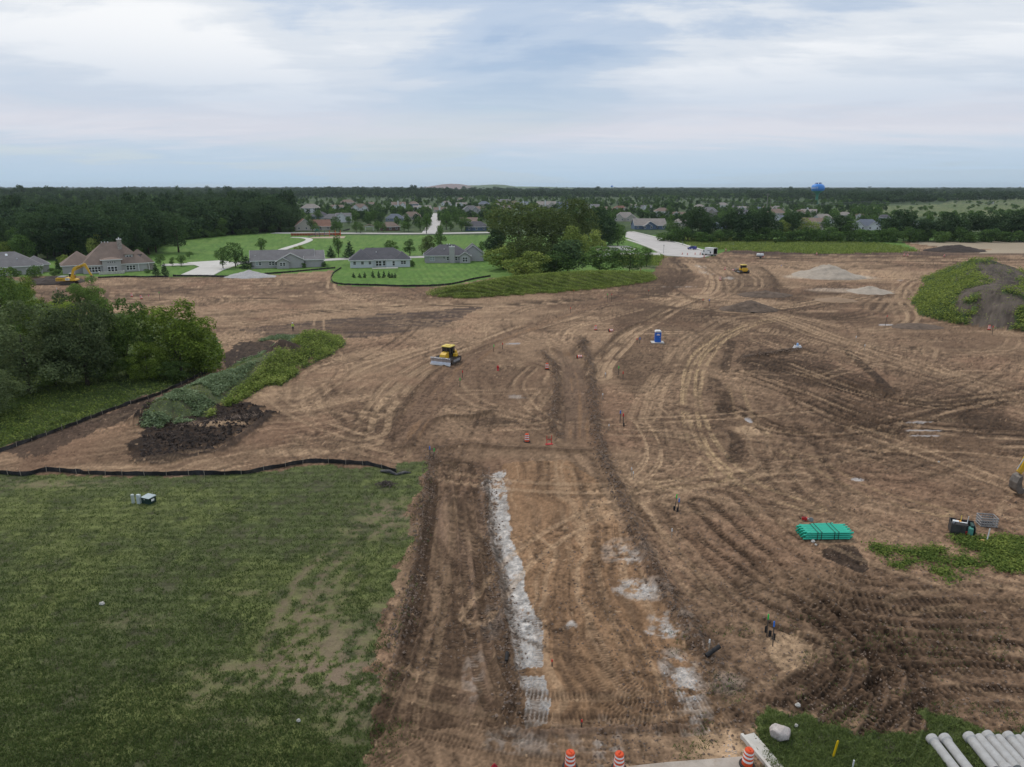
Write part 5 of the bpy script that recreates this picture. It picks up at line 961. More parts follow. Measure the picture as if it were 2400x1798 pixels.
a, b_ = np.array(P(1006, 853)), np.array(P(1058, 859)); d = b_-a; x, y = (a+b_)/2; rz = math.atan2(d[1], d[0])
dz_ = dozer('yellow bulldozer with wide bright steel blade pushing soil in the middle', (x-2.5*math.sin(rz)*1, y+2.5*math.cos(rz), zat(x, y+2.5)), rz, 'bulldozers at work')
x, y = P(1740, 640); d2 = copy_tree(dz_); d2.location = (x, y, zat(x, y)); d2.rotation_euler = (0, 0, math.pi+R(8)); d2['label'] = 'distant yellow bulldozer seen from behind near the white box truck'

def text_mesh(s, size, ext=.02):
    cu = bpy.data.curves.new('txt', 'FONT'); cu.body = s; cu.size = size; cu.extrude = ext; cu.align_x = 'CENTER'; cu.align_y = 'CENTER'; cu.resolution_u = 3
    o = bpy.data.objects.new('txt', cu); COL.objects.link(o); bpy.context.view_layer.update(); me = bpy.data.meshes.new_from_object(o.evaluated_get(bpy.context.evaluated_depsgraph_get())); bpy.data.objects.remove(o); bpy.data.curves.remove(cu); return me
def lettering(par, s, size, loc, rot, m, name='lettering'):
    me = text_mesh(s, size); me.materials.clear(); me.materials.append(m); return obj(name, me, par, loc, rot)
M_bkt = mat('worn_bucket', (.16,.14,.12), .55, .3, var=.35, vscale=3)
def excavator(label, loc, rot, boom, stick, bucket, group, letters=False):
    """arm reaches along local +x; boom/stick are outlines in the x-z plane"""
    t = thing('excavator', label, 'excavator', loc, rot, group)
    for s in (-1, 1): k = belt(-.35, .35, 4.6, .95, .48, .22).build('track', M_trk, t, loc=(0, s*1.3, 0), rot=R(90)); MB().box(-.28, .28, -1.6, 1.6, .3, .66).build('track_frame', M_gry, k, loc=(0, 0, 0))
    MB().box(-1.2, 1.2, -1.0, 1.0, .4, .95).lathe([(.9, .9), (.9, 1.2)], 16).build('undercarriage', M_blk, t)
    bevel(MB().prism([(-3.0, 1.2), (2.6, 1.2), (2.6, 1.55), (1.4, 2.0), (.4, 2.25), (-2.8, 2.3), (-3.15, 1.9)][::-1], -1.45, 1.45, 'y').build('upper_body', M_yel, t), .08)
    bevel(MB().box(-3.3, -2.0, -1.47, 1.47, 1.18, 2.05).build('counterweight', M_yel, t), .12); MB().box(-2.6, -.5, -1.2, 1.0, 2.28, 2.62).build('engine_cover', M_gry, t)
    cb = bevel(MB().box(.0, 1.7, .35, 1.4, 1.6, 3.3, None, .1, .05).build('cab', M_blk, t), .08); MB().box(.12, 1.62, .30, 1.44, 2.1, 3.0).build('pane', M_cabg, cb); MB().box(.05, 1.6, .35, 1.4, 3.3, 3.4).build('cab_roof', M_wht, cb)
    bm = bevel(MB().prism(boom, -.95, -.45, 'y').build('boom', M_yel, t), .05); stk = bevel(MB().prism(stick, -.88, -.52, 'y').build('stick', M_yel, t), .04)
    bb = MB().prism(bucket, -1.2, -.2, 'y').build('bucket', M_bkt, t)
    for k in range(5): bx_, bz_ = bucket[0]; MB().box(bx_-.06, bx_+.06, -1.3+k*.29, -1.2+k*.29, bz_-.22, bz_+.05).build('tooth', M_gry, bb)
    return t, bm, stk
def cyl(par, p0, p1, r=.09, m=None):
    c = MB().tube([p0, ((p0[0]+p1[0])/2, p0[1], (p0[2]+p1[2])/2)], r*1.4, 10).build('cylinder', m or M_yel, par); MB().tube([((p0[0]+p1[0])/2, p0[1], (p0[2]+p1[2])/2), p1], r*.7, 8).build('piston', M_blade, c)
x, y = P(163, 667); ex, bm, stk = excavator('yellow excavator with raised bent boom on the left by the brown house', (x, y, zat(x, y)+.1), R(6),
    [(.9, 1.9), (1.5, 1.9), (2.6, 4.3), (5.9, 5.9), (6.0, 6.4), (5.6, 6.5), (2.3, 5.2), (1.9, 4.8)], [(5.5, 6.7), (6.1, 6.6), (7.6, 2.8), (7.2, 2.6), (5.7, 5.6)], [(6.3, 1.4), (7.3, 1.0), (7.8, 1.7), (7.7, 2.8), (7.1, 2.8)], 'excavators on the site')
cyl(ex, (2.3, -.7, 5.2), (5.5, -.7, 6.7)); cyl(ex, (1.9, -.35, 1.7), (2.7, -.35, 4.3)); cyl(ex, (1.9, -1.05, 1.7), (2.7, -1.05, 4.3)); cyl(ex, (5.9, -.7, 6.2), (7.5, -.7, 3.4), .07)
M_ink = mat('dark_lettering', (.03,.03,.035), .5)
for txt, sz, lc, rt_ in (('KOMATSU', .5, (4.2, -.97, 5.35), (R(90), R(-25), 0)), ('KOMATSU', .42, (-2.1, -1.49, 1.62), (R(90), 0, 0))): lettering(ex, txt, sz, lc, rt_, M_ink)
pn = MB().box(-.35, .95, -1.49, -1.46, 1.42, 2.08).build('number_panel', M_wht, ex); lettering(pn, 'LC', .5, (.3, -1.50, 1.75), (R(90), 0, 0), M_ink)
x, y = P(2398, 1172); ex2, bm2, stk2 = excavator('excavator bucket and stick reaching in at the right edge', (x+7.95, y+1.2, zat(x, y)), R(180+5),
    [(.9, 1.9), (1.5, 1.9), (2.6, 4.2), (6.9, 4.5), (7.0, 5.0), (6.6, 5.2), (2.3, 5.0), (1.9, 4.6)], [(6.5, 5.5), (7.2, 5.4), (8.2, 2.5), (7.8, 2.2), (6.7, 4.3)], [(7.2, .55), (7.5, .25), (8.0, .28), (8.35, .7), (8.4, 1.4), (8.2, 2.0), (7.85, 2.2), (7.85, 1.4), (7.65, .8)], 'excavators on the site')
cyl(ex2, (7.2, -.7, 5.0), (8.25, -.7, 2.7), .07)

# box truck
def wheel(par, x, y, r, w, name='wheel'):
    t = MB().lathe([(r*.6, -w/2), (r*.95, -w/2), (r, -w*.3), (r, w*.3), (r*.95, w/2), (r*.6, w/2)], 16).build(name, M_rub, par, loc=(x, y, r), rot=(R(90), 0, 0)); MB().lathe([(.05, -w/2-.01), (r*.58, -w/2+.03), (r*.58, w/2-.03), (.05, w/2+.01)], 12).build('rim', M_gry, t)
x, y = P(1664, 600); bt = thing('box_truck', 'white box truck with open dark rear parked at the end of the pale road', 'truck', (x, y, zat(x, y)+.05), R(90+32))
MB().box(-3.0, 2.2, -1.22, -1.16, .95, 3.5).box(-3.0, 2.2, 1.16, 1.22, .95, 3.5).box(2.14, 2.2, -1.16, 1.16, .95, 3.5).box(-3.0, 2.2, -1.22, 1.22, .85, .95).box(-3.0, 2.2, -1.22, 1.22, 3.5, 3.58).build('box', M_wht, bt)
MB().box(-2.98, 2.1, -1.15, 1.15, .96, 1.0).box(2.05, 2.1, -1.15, 1.15, 1.0, 3.48).box(-2.9, 2.1, -1.15, -1.1, 1.0, 3.48).box(-2.9, 2.1, 1.1, 1.15, 1.0, 3.48).build('interior', M_blk, bt)
bevel(MB().prism([(2.3, .5), (4.3, .5), (4.4, 1.1), (4.2, 1.5), (3.6, 1.6), (3.2, 2.5), (2.3, 2.5)], -1.05, 1.05, 'y').build('cab', M_wht, bt), .08); MB().box(2.5, 3.15, -1.07, 1.07, 1.65, 2.3).build('pane', M_cabg, bt)
MB().box(-3, 4.2, -.5, .5, .5, .85).build('chassis', M_blk, bt); MB().box(-1.6, -.9, 1.225, 1.235, 1.2, 2.0).box(-1.1, .6, 1.225, 1.235, 2.2, 2.4).build('lettering', M_ink, bt)
MB().box(-3.1, -3.0, -1.15, 1.15, .45, .6).box(-3.08, -3.0, -1.1, -1.0, .45, 1.0).box(-3.08, -3.0, 1.0, 1.1, .45, 1.0).build('bumper', M_gry, bt)
for xx in (-2.0, 3.4):
    for yy in (-1.0, 1.0): wheel(bt, xx, yy, .45, .3)
for yy in (-1.13, 1.05): MB().box(-3.02, -2.99, yy, yy+.08, 1.1, 1.4).build('tail_light', M_red, bt)
# blue car
x, y = P(1622, 586); M_carb = mat('blue_car_paint', (.025,.05,.30), .25, var=.04, spec=.6); cb_ = thing('parked_car', 'small dark blue SUV parked on the pale road by the drums', 'car', (x, y, .24), R(90+48))
bevel(MB().prism([(-2.1, .45), (2.2, .4), (2.25, .8), (1.2, 1.02), (.5, 1.62), (-1.7, 1.68), (-2.15, 1.05)], -.92, .92, 'y').build('body', M_carb, cb_), .1); MB().prism([(-1.75, 1.1), (.95, 1.08), (.45, 1.54), (-1.6, 1.58)], -.94, .94, 'y').box(-2.16, -1.9, -.75, .75, 1.12, 1.5).build('window', M_cabg, cb_)
for xx in (-1.35, 1.45):
    for yy in (-.85, .85): wheel(cb_, xx, yy, .37, .24)
for yy in (-.85, .7): MB().box(-2.18, -2.1, yy, yy+.15, .8, 1.05).build('tail_light', M_red, cb_)
for yy in (-.85, .6): MB().box(2.2, 2.28, yy, yy+.25, .65, .8).build('headlight', M_refl, cb_)
# tank trailer
x, y = P(1781, 605); tt = thing('tank_trailer', 'white horizontal tank on a dark two wheel trailer', 'trailer', (x, y, zat(x, y)), R(-18))
MB().lathe([(.05, -1.5), (.45, -1.45), (.66, -1.25), (.68, 0), (.66, 1.25), (.45, 1.45), (.05, 1.5)], 18, Matrix.Translation((0, 0, 1.45)) @ Matrix.Rotation(R(90), 4, 'Y')).build('tank', M_wht, tt, True)
MB().box(-1.6, 1.6, -.6, -.48, .6, .75).box(-1.6, 1.6, .48, .6, .6, .75).box(-1.3, -1.1, -.5, .5, .7, .95).box(1.1, 1.3, -.5, .5, .7, .95).box(-3.0, -1.5, -.06, .06, .55, .68).build('frame', M_rub, tt); MB().lathe([(.2, 2.1), (.2, 2.3)], 10).build('hatch', M_blk, tt); MB().box(.9, 1.6, -.62, -.6, .6, .9).build('red_marker', M_red, tt)
for yy in (-.8, .8): wheel(tt, .2, yy, .38, .25)

# ================================================================ SITE FURNITURE
x, y = P(1541, 803); pt = thing('portable_toilet', 'blue portable toilet with white roof on a pale wooden platform', 'toilet', (x, y, zat(x, y)+.12), R(-4))
bevel(MB().box(-.58, .58, -.58, .58, 0, 2.05).build('body', M_blue, pt), .05); bevel(MB().prism([(-.64, 2.02), (.64, 2.02), (.64, 2.12), (.45, 2.32), (-.45, 2.32), (-.64, 2.12)], -.64, .64, 'y').build('roof', M_wht, pt), .04)
dr = MB().box(-.46, .46, -.62, -.585, .08, 1.92).build('door', mat('door_blue', (.022,.135,.53), .45), pt); MB().box(.32, .4, -.66, -.62, .95, 1.05).build('handle', M_wht, dr); MB().box(-.32, .32, -.635, -.618, 1.42, 1.58).box(-.2, .2, -.635, -.618, 1.58, 1.70).build('sign', M_refl, dr); MB().box(-.24, .24, -.637, -.633, 1.48, 1.53).build('sign_lettering', M_red, dr)
for k in range(3): MB().box(-.36, .36, -.63, -.615, .35+k*.3, .42+k*.3).build('louvre', M_blue, dr)
pf = thing('wooden_platform', 'pale wooden platform under the blue portable toilet', 'platform', (x-.05, y-.1, zat(x, y)), R(-4)); pd = MB().box(-1.25, 1.25, -.14, .14, .06, .11).data('plank', mat('pale_planks', (.60,.55,.48), .8, var=.15))
for k in range(7): obj('plank', pd, pf, (0, -.92+k*.305, 0))
MB().box(-1.1, -.95, -1.05, 1.05, -.1, .058).box(.95, 1.1, -1.05, 1.05, -.1, .058).build('joist', M_wood, pf)
x, y = P(1869, 816); hw_ = thing('wash_station', 'small white sloped base with light blue jug on top', 'wash stand', (x, y, zat(x, y)), R(4)); MB().box(-.75, .75, -.6, .6, 0, .55, None, .16, .3).build('base', mat('white_poly', (.62,.60,.59), .6, var=.12), hw_); MB().lathe([(.17, .5), (.19, .6), (.19, .95), (.1, 1.08), (.05, 1.1)], 14).build('jug', mat('light_blue_jug', (.28,.46,.72), .3), hw_, True, loc=(0, .1, 0)); MB().box(-.6, -.45, -.1, .3, .5, .68).box(.45, .6, -.1, .3, .5, .66).build('lug', M_wht, hw_)

# traffic drums
def drum_proto():
    t = thing('traffic_drum', 'x', 'drum'); MB().lathe([(.42, 0), (.42, .08), (.30, .10)], 20).build('base', M_rub, t)
    MB().lathe([(.29, .08), (.285, .30), (.275, .31), (.27, .55), (.262, .56), (.256, .78), (.248, .79), (.242, .97), (.20, 1.03)], 20).build('body', M_org, t)
    for z0, z1, r0, r1 in ((.32, .45, .279, .276), (.58, .70, .266, .263), (.81, .92, .252, .249)): MB().lathe([(r0, z0), (r1, z1)], 20).build('band', M_refl, t)
    MB().box(-.12, .12, -.025, .025, 1.02, 1.09).build('handle', M_org, t); return t
dp = drum_proto(); first = True
for u, v, tilt, lab in [(1336, 1799, 0, 'orange and white drum at the bottom edge, left of two by the dark patch'), (1450, 1806, 0, 'orange and white drum at the bottom edge, right of two by the dark patch'), (1750, 1796, .06, 'weathered striped drum standing on the new kerb'), (1235, 1034, 0, 'orange drum alone above the start of the white gravel strip'), (1282, 866, 0, 'faded pinkish drum left of the small trench'), (1396, 774, 0, 'small orange drum beyond the small trench'),
    (309, 697, 0, 'pale leaning drum left of the red one near the excavator'), (332, 702, .2, 'bright red orange drum near the yellow excavator'), (1599, 598, 0, 'first drum from the left in the row closing the pale road'), (1611, 599, 0, 'second drum from the left in the row closing the pale road'), (1629, 598, 0, 'third drum from the left in the row closing the pale road'), (1641, 598, 0, 'fourth drum from the left in the row closing the pale road'), (1650, 605, 0, 'drum in front of the white box truck'),
    (1699, 633, 0, 'faded drum left of the distant bulldozer'), (1688, 658, 0, 'faded drum below the distant bulldozer'), (1914, 597, 0, 'lone red drum on the far tan strip'), (2119, 601, 0, 'left drum of the close pair on the far tan strip'), (2127, 601, 0, 'right drum of the close pair on the far tan strip'), (2213, 602, 0, 'drum at the right on the far tan strip'), (1701, 588, 0, 'red drum by the dark strip behind the tank trailer'), (2318, 772, 0, 'orange drum at the foot of the spoil hill'),
    (1426, 778, 1.5, 'drum lying on its side beyond the small trench'), (1351, 838, 1.5, 'red drum lying beside the small trench'), (1722, 635, 1.5, 'drum lying beside the distant bulldozer')]:
    t = dp if first else copy_tree(dp); first = False; x, y = P(u, v); t.location = (x, y, zat(x, y)+(.25 if tilt > 1 else 0)); t.rotation_euler = (tilt, 0, random.uniform(0, 6)); t['label'] = lab; t['group'] = 'traffic drums on the site'
    if v > 1790: t.location.z = (zk+.02 if u > 1700 else max(t.location.z, zb+.0 if u > 1440 else 0))
# survey stakes
M_flg = {k: mat('flag_'+k, c, .6) for k, c in {'green': (.03,.55,.08), 'blue': (.03,.18,.65), 'red': (.60,.03,.03), 'white': (.7,.7,.68), 'pink': (.75,.10,.22)}.items()}; M_dkw = mat('dark_wood', (.10,.08,.065), .85)
sl_ = {}
def stake(u, v, h, colr, lab, lean=0.0, thick=1.0):
    x, y = P(u, v); t = thing('survey_stake', lab, 'stake', (x, y, zat(x, y)), random.uniform(-.5, .5), 'survey stakes'); t.rotation_euler = (lean, lean*.6, random.uniform(-.5, .5))
    key = (round(h, 1), colr, thick)
    if key not in sl_:
        w = .028*thick; fh = min(.4, h*.3); sl_[key] = (MB().box(-w, w, -.012*thick, .012*thick, -.1, h-fh+.02).data('lath', M_dkw if colr in ('green', 'blue', 'red') else M_wood), MB().box(-w*1.5, w*1.5, -.02*thick, .02*thick, h-fh, h, None, w*.3, 0).data('flag', M_flg[colr]))
    obj('lath', sl_[key][0], t); obj('flag', sl_[key][1], t); return t
for u, v, h, c, lab in [(1582, 1192, 1.6, 'green', 'green tipped stake of the pair right of the long windrow'), (1589, 1197, 1.3, 'blue', 'blue tipped stake of the pair right of the long windrow'), (1797, 1492, 1.7, 'green', 'tall green tipped stake by the round tan hollow'), (1811, 1515, 1.9, 'blue', 'tall blue tipped stake by the round tan hollow'),
    (1078, 908, 1.5, 'green', 'green tipped stake below the bulldozer'), (1084, 885, 1.3, 'red', 'red tipped stake above the green one below the bulldozer'), (1157, 824, 1.4, 'green', 'green stake above the rutted middle ground'), (1178, 818, 1.2, 'red', 'dark stake right of the green one on the rutted middle ground'), (1450, 878, 1.5, 'green', 'green stake of the pair right of the small trench'), (1460, 888, 1.3, 'red', 'red stake of the pair right of the small trench'),
    (1453, 992, 1.7, 'blue', 'dark blue topped stake of the pair beside the long windrow'), (1461, 995, 1.5, 'red', 'red topped stake of the pair beside the long windrow'), (1493, 808, 1.3, 'red', 'red stake left of the portable toilet'), (1499, 806, 1.3, 'blue', 'dark stake left of the portable toilet'), (1424, 706, 2.2, 'green', 'left dark post of the pair on the tan haul road'), (1433, 706, 2.2, 'red', 'right dark post of the pair on the tan haul road'),
    (1337, 733, 1.5, 'red', 'red stake below the tan haul road'), (1345, 690, 1.3, 'red', 'red stake below the berm end'), (1520, 690, 1.4, 'red', 'red stake in the dark curve of tracks'), (1647, 715, 1.6, 'red', 'stake left of the dark spoil pile'), (1662, 716, 1.6, 'blue', 'second stake left of the dark spoil pile'), (2075, 762, 2.4, 'red', 'dark red stake standing in a puddle on the right'), (1660, 1540, .9, 'white', 'short white stake near the black pipe stub'),
    (1480, 1115, .9, 'white', 'white stake inside the curved tan tracks'), (1484, 1125, .9, 'white', 'second white stake inside the curved tan tracks'), (1574, 1260, .9, 'white', 'thin white stake below the green and blue pair'), (1427, 1010, .9, 'white', 'white stake on the long windrow'), (1412, 935, .9, 'white', 'white stake above the long windrow bend'), (1419, 885, .9, 'white', 'white stake near the windrow top'),
    (136, 695, 2.4, 'white', 'pale post before the yellow excavator'), (375, 705, 2.4, 'green', 'green topped post right of the red drum'), (350, 705, 1.6, 'pink', 'pink topped stake right of the red drum'), (1008, 1078, 1.5, 'blue', 'blue topped stake at the corner of the grass field'), (1017, 1078, 1.5, 'green', 'green topped stake at the corner of the grass field'), (2005, 800, 1.2, 'white', 'white stake in the long tan tracks, upper'), (2025, 822, 1.2, 'white', 'white stake in the long tan tracks, lower'), (2325, 785, 2.0, 'red', 'dark stake at the foot of the spoil hill'),
    (1294, 1560, .5, 'red', 'short red marker at the end of the white gravel strip'), (1363, 1702, .5, 'red', 'short red marker on the ribbed tracks'), (1555, 610, 1.6, 'red', 'red stake by the end of the pale road'), (1500, 655, 1.5, 'red', 'red stake by the right end of the berm'), (1830, 630, 1.4, 'blue', 'dark stake right of the distant bulldozer')]: stake(u, v, h, c, lab, random.uniform(-.06, .06), 1.3 if v > 1000 else 1.8)
for u, v, lab in [(1795, 1482, 'upper black pipe stub by the tall stakes'), (1804, 1492, 'middle black pipe stub by the tall stakes'), (1813, 1500, 'lower black pipe stub by the tall stakes'), (1580, 1196, 'black pipe stub at the green and blue pair'), (1588, 1199, 'second black pipe stub at the green and blue pair'), (1462, 1000, 'black pipe stub at the foot of the windrow pair')]:
    x, y = P(u, v); tag(MB().lathe([(.10, -.1), (.10, .42), (.08, .42), (.08, .1)], 12).build('pipe_stub', M_rub, loc=(x, y, zat(x, y))), lab, 'pipe', 'black pipe stubs')
x, y = P(1669, 1545); ps = tag(MB().tube([(-.5, -.25, .1), (.5, .25, .45)], .15, 14).build('drain_pipe', M_rub, loc=(x, y, zat(x, y))), 'black corrugated pipe end sticking out of the windrow', 'pipe')
x, y = P(1187, 1545); tag(MB().tube([(0, -.3, .1), (.05, .3, .3)], .12, 12).build('drain_pipe', M_rub, loc=(x, y, zat(x, y))), 'small black pipe end beside the white gravel strip', 'pipe')
# red barricade and small red valve marker
x, y = P(1287, 1040); rb = thing('barricade', 'red metal barricade frame beside the lone orange drum', 'barricade', (x, y, zat(x, y)), R(15))
for xx in (-.3, .3): MB().box(xx-.03, xx+.03, -.03, .03, 0, 1.15).build('post', M_red, rb)
MB().box(-.45, .45, -.2, .2, 0, .06).box(-.3, .3, -.02, .02, .6, .68).build('foot', M_red, rb)
def hydrant(label, u, v, s, m): x, y = P(u, v); t = thing('hydrant', label, 'hydrant', (x, y, zat(x, y)), 0, None, s); MB().lathe([(.2, 0), (.2, .06), (.13, .1), (.13, .55), (.17, .6), (.17, .65), (.14, .72), (.05, .80), (.05, .86)], 14).build('barrel', m, t, True); MB().tube([(-.22, 0, .48), (.22, 0, .48)], .06, 10).build('outlet', m, t); return t
hydrant('dark red fire hydrant top at the bottom edge', 1159, 1822, 1.05, mat('hydrant_red', (.30,.01,.02), .4)); hydrant('small red hydrant in the rutted ground below the bulldozer', 1167, 869, 1.1, M_red)
# utility boxes on the grass
x, y = P(350, 1180); tf = thing('transformer', 'dark green box with grey sloped lid on the grass', 'transformer', (x, y, zat(x, y)), R(-22)); bevel(MB().box(-.5, .5, -.42, .42, 0, .62).build('cabinet', mat('dark_green_steel', (.012,.035,.03), .5), tf), .02); bevel(MB().prism([(-.46, .62), (.46, .62), (.46, .72), (-.46, .66)], -.54, .54, 'x').build('lid', mat('grey_lid', (.36,.42,.43), .45), tf), .01); MB().box(.503, .51, -.15, .2, .25, .48).box(-.15, -.05, -.428, -.422, .42, .5).build('label_plate', M_refl, tf); MB().tube([(.1, .45, 0), (.1, .45, .95)], .02, 6).build('marker_rod', M_wood, tf)
x, y = P(313, 1181); tag(bevel(MB().lathe([(.16, 0), (.15, .75), (.17, .76), (.17, .86), (.12, .92)], 16).build('utility_pedestal', mat('pale_pedestal', (.46,.50,.45), .5), loc=(x, y, zat(x, y))), .01), 'round pale utility pedestal, leftmost on the grass', 'pedestal'); x, y = P(327, 1182); tag(bevel(MB().box(-.17, .17, -.14, .14, 0, .88, None, .015, .015).box(-.19, .19, -.16, .16, .78, .94, None, .03, .03).build('utility_box', mat('pale_box', (.50,.55,.53), .5), loc=(x, y, zat(x, y)), rot=R(-15)), .01), 'square pale utility box between pedestal and green transformer', 'utility box')
# green pipe bundle
M_grn = mat('green_plastic_pipe', (.05,.53,.36), .4, var=.06); x, y = P(1930, 1257); gb = thing('pipe_bundle', 'strapped stack of bright green plastic pipes on the soil', 'pipes', (x, y, zat(x, y)), R(1)); pr_ = .085; pg = MB().tube([(-2.1, 0, 0), (-1.95, 0, 0), (1.8, 0, 0), (1.82, 0, 0), (2.05, 0, 0)], [.075, .075, .075, .092, .092], 12, False).data('pipe', M_grn, True)
for r in range(4):
    for c in range(9): o = obj('pipe', pg, gb, ((random.uniform(-.03, .03)+(.12 if (r+c) % 2 else -.1)), -.75+c*.19, .10+r*.185), (0, 0, math.pi if (r+c) % 2 else 0))
for xx in (-.95, .9, -.6, .55): MB().box(xx-.025, xx+.025, -.87, -.855, 0, .80).box(xx-.025, xx+.025, -.87, .87, .745, .757).box(xx-.025, xx+.025, .855, .87, 0, .80).build('strap', M_rub, gb)
for k, (u, v, ln) in enumerate([(1926, 1231, .5), (1931, 1237, .55), (1937, 1240, .9)]): x, y = P(u, v); tag(obj('green_pipe', pg, None, (x, y, zat(x, y)+.09), (0, 0, R(4)), (ln, 1, 1)), 'loose green pipe behind the stack, %s of three' % ('rearmost', 'middle', 'front')[k], 'pipe', 'loose green pipes')
x, y = P(1887, 1221); sw = thing('cut_off_saw', 'red white and black cut off saw lying left of the green pipes', 'saw', (x, y, zat(x, y)), R(-30)); bevel(MB().box(-.3, .15, -.16, .16, .05, .32).build('engine', M_red, sw), .03); MB().lathe([(.22, -.02), (.22, .02)], 18, Matrix.Translation((.5, 0, .2)) @ Matrix.Rotation(R(90), 4, 'X')).build('blade', M_gry, sw); MB().tube([(-.35, -.1, .1), (-.55, -.1, .3), (-.3, -.1, .4), (.05, -.1, .36)], .03, 6).build('handle', M_rub, sw); MB().box(.1, .55, .03, .1, .12, .25).build('arm', M_wht, sw)
# black bin full of gear, grey crate, jug, white post
x, y = P(2252, 1250); bn = thing('gear_bin', 'tilted black open bin full of coloured gear', 'bin', (x, y, zat(x, y)), R(-24))
MB().box(-.95, .95, -.7, .7, 0, .05).build('floor_plate', M_rub, bn)
for nm, bx4 in (('panel', (-.95, .2, -.7, -.66, .05, .95)), ('panel', (-.95, .95, .66, .7, .05, .95)), ('panel', (-.95, -.91, -.66, .66, .05, .95)), ('panel', (.91, .95, -.66, .66, .05, .85))): MB().box(*bx4).build(nm, mat('black_bin_panel', (.035,.035,.037), .55, dirt=(.10,.09,.08)), bn)
for j, (xx, yy, zz, sx, sy, sz, m) in enumerate([(-.5, .2, .8, .25, .18, .14, M_wht), (-.25, .35, .8, .2, .15, .12, mat('amber_plastic', (.7,.3,.02), .5)), (.1, .1, .75, .3, .2, .14, M_wht), (.2, .3, .6, .25, .2, .15, M_red), (.6, -.3, .35, .22, .28, .35, mat('sea_green', (.10,.30,.24), .6)), (.35, -.4, .2, .14, .12, .2, M_red), (.75, .1, .5, .12, .4, .4, mat('dark_teal', (.03,.07,.06), .6)), (-.1, -.2, .5, .5, .3, .4, M_rub)]): bevel(MB().box(xx-sx, xx+sx, yy-sy, yy+sy, zz-sz, zz+sz).build('gear', m, bn), .04)
MB().tube([(.35, .25, .3), (.42, .28, 1.5)], .03, 8).build('white_pole', M_wht, bn); MB().tube([(-.1, .5, .3), (-.05, .6, 1.35)], .03, 8).build('yellow_pole', M_ygl, bn)
x, y = P(2311, 1232); cr = thing('lattice_crate', 'grey lattice sided crate behind the black bin', 'crate', (x, y, zat(x, y)), R(-10)); M_crt = mat('galvanised_grey', (.30,.29,.28), .6)
for z in (.05, .3, .55, .8): MB().box(-.72, .72, -.55, -.50, z, z+.09).box(-.72, .72, .50, .55, z, z+.09).box(-.72, -.67, -.5, .5, z, z+.09).box(.67, .72, -.5, .5, z, z+.09).build('rail', M_crt, cr)
for xx in np.linspace(-.66, .6, 7): MB().box(xx, xx+.05, -.54, -.51, .1, .85).build('upright', M_crt, cr); MB().box(xx, xx+.05, .51, .54, .1, .85).build('upright', M_crt, cr)
MB().box(-.7, .7, -.5, .5, 0, .05).build('floor_plate', M_blk, cr)
x, y = P(2298, 1273); tag(bevel(MB().box(-.16, .16, -.1, .1, 0, .22).build('fuel_jug', mat('pale_orange_jug', (.62,.38,.12), .5), loc=(x, y, zat(x, y)+.15), rot=(R(60), 0, R(20))), .03), 'pale orange jug lying on the weedy bank edge', 'jug'); x, y = P(2312, 1272); tag(MB().tube([(0, 0, 0), (.08, .02, 1.25)], .05, 10).build('white_post', M_wht, loc=(x, y, zat(x, y))), 'white plastic post between the crate and the weedy bank', 'post')
# concrete pipes
M_pipe = mat('precast_concrete', (.44,.43,.41), .85, var=.12, vscale=2.5, bump=.15, bscale=25, dirt=(.33,.31,.28)); prof = [(.21, 0), (.255, 0), (.255, 2.0), (.27, 2.06), (.32, 2.14), (.32, 2.42), (.27, 2.42), (.21, 2.3)]
def cpipe(): return MB().lathe(prof, 24).data('concrete_pipe', M_pipe, False)
cpd = cpipe(); cpd.polygons.foreach_set('use_smooth', [False]*len(cpd.polygons)); x1 = P(2183, 1737)[0]
for j, cx in enumerate([1525, 1612, 1785, 1857, 1929, 2001, 2073, 2145, 2217]):
    u = 1700+cx*.3165; x, y = P(u, 1737+(3 if j % 2 else 0)); flip = (j > 2 and j % 2 == 1); z = zat(x, y)+.30
    o = obj('concrete_pipe', cpd, None, (x, y-(0 if flip else 2.4), z), (R(90) if flip else R(-90), 0, R(random.uniform(-1.5, 1.5)))); 
    if flip: o.location = (x, y-.08, z)
    tag(o, ['first pale concrete pipe at the bottom right, left of the separate two', 'second pale concrete pipe, right of the separate two'][j] if j < 2 else '%s pale concrete pipe from the left in the packed row' % HG[j-2], 'pipe', 'concrete pipes at the bottom right')
# boulder, marker, brush
def rock(name, label, u, v, r, m, seed, sq=(1, .9, .85)):
    bm_ = bmesh.new(); bmesh.ops.create_icosphere(bm_, subdivisions=4, radius=1); rs_ = random.Random(seed); pl = [Vector((rs_.gauss(0, 1), rs_.gauss(0, 1), rs_.gauss(0, 1))).normalized() for _ in range(14)]
    for vt in bm_.verts:
        k = min([1.0]+[.80/max(.05, vt.co.dot(p)) if vt.co.dot(p) > .80 else 1.0 for p in pl]); n = float(vn(np.array([vt.co.x*3+9]), np.array([vt.co.y*3+vt.co.z*2+9]), seed)[0]); vt.co = Vector((vt.co.x*sq[0], vt.co.y*sq[1], vt.co.z*sq[2]))*k*r*(.94+.12*n)
    me = bpy.data.meshes.new(name); bm_.to_mesh(me); bm_.free(); me.materials.append(m); x, y = P(u, v); return tag(obj(name, me, None, (x, y, zat(x, y)+r*.45)), label, 'rock')
rock('boulder', 'large pale pinkish boulder on the grass by the kerb', 1828, 1728, .60, mat('pale_boulder', (.52,.46,.42), .85, var=.3, vscale=3, bump=.5, bscale=8, dirt=(.33,.26,.24)), 4)
rk = random.Random(8)
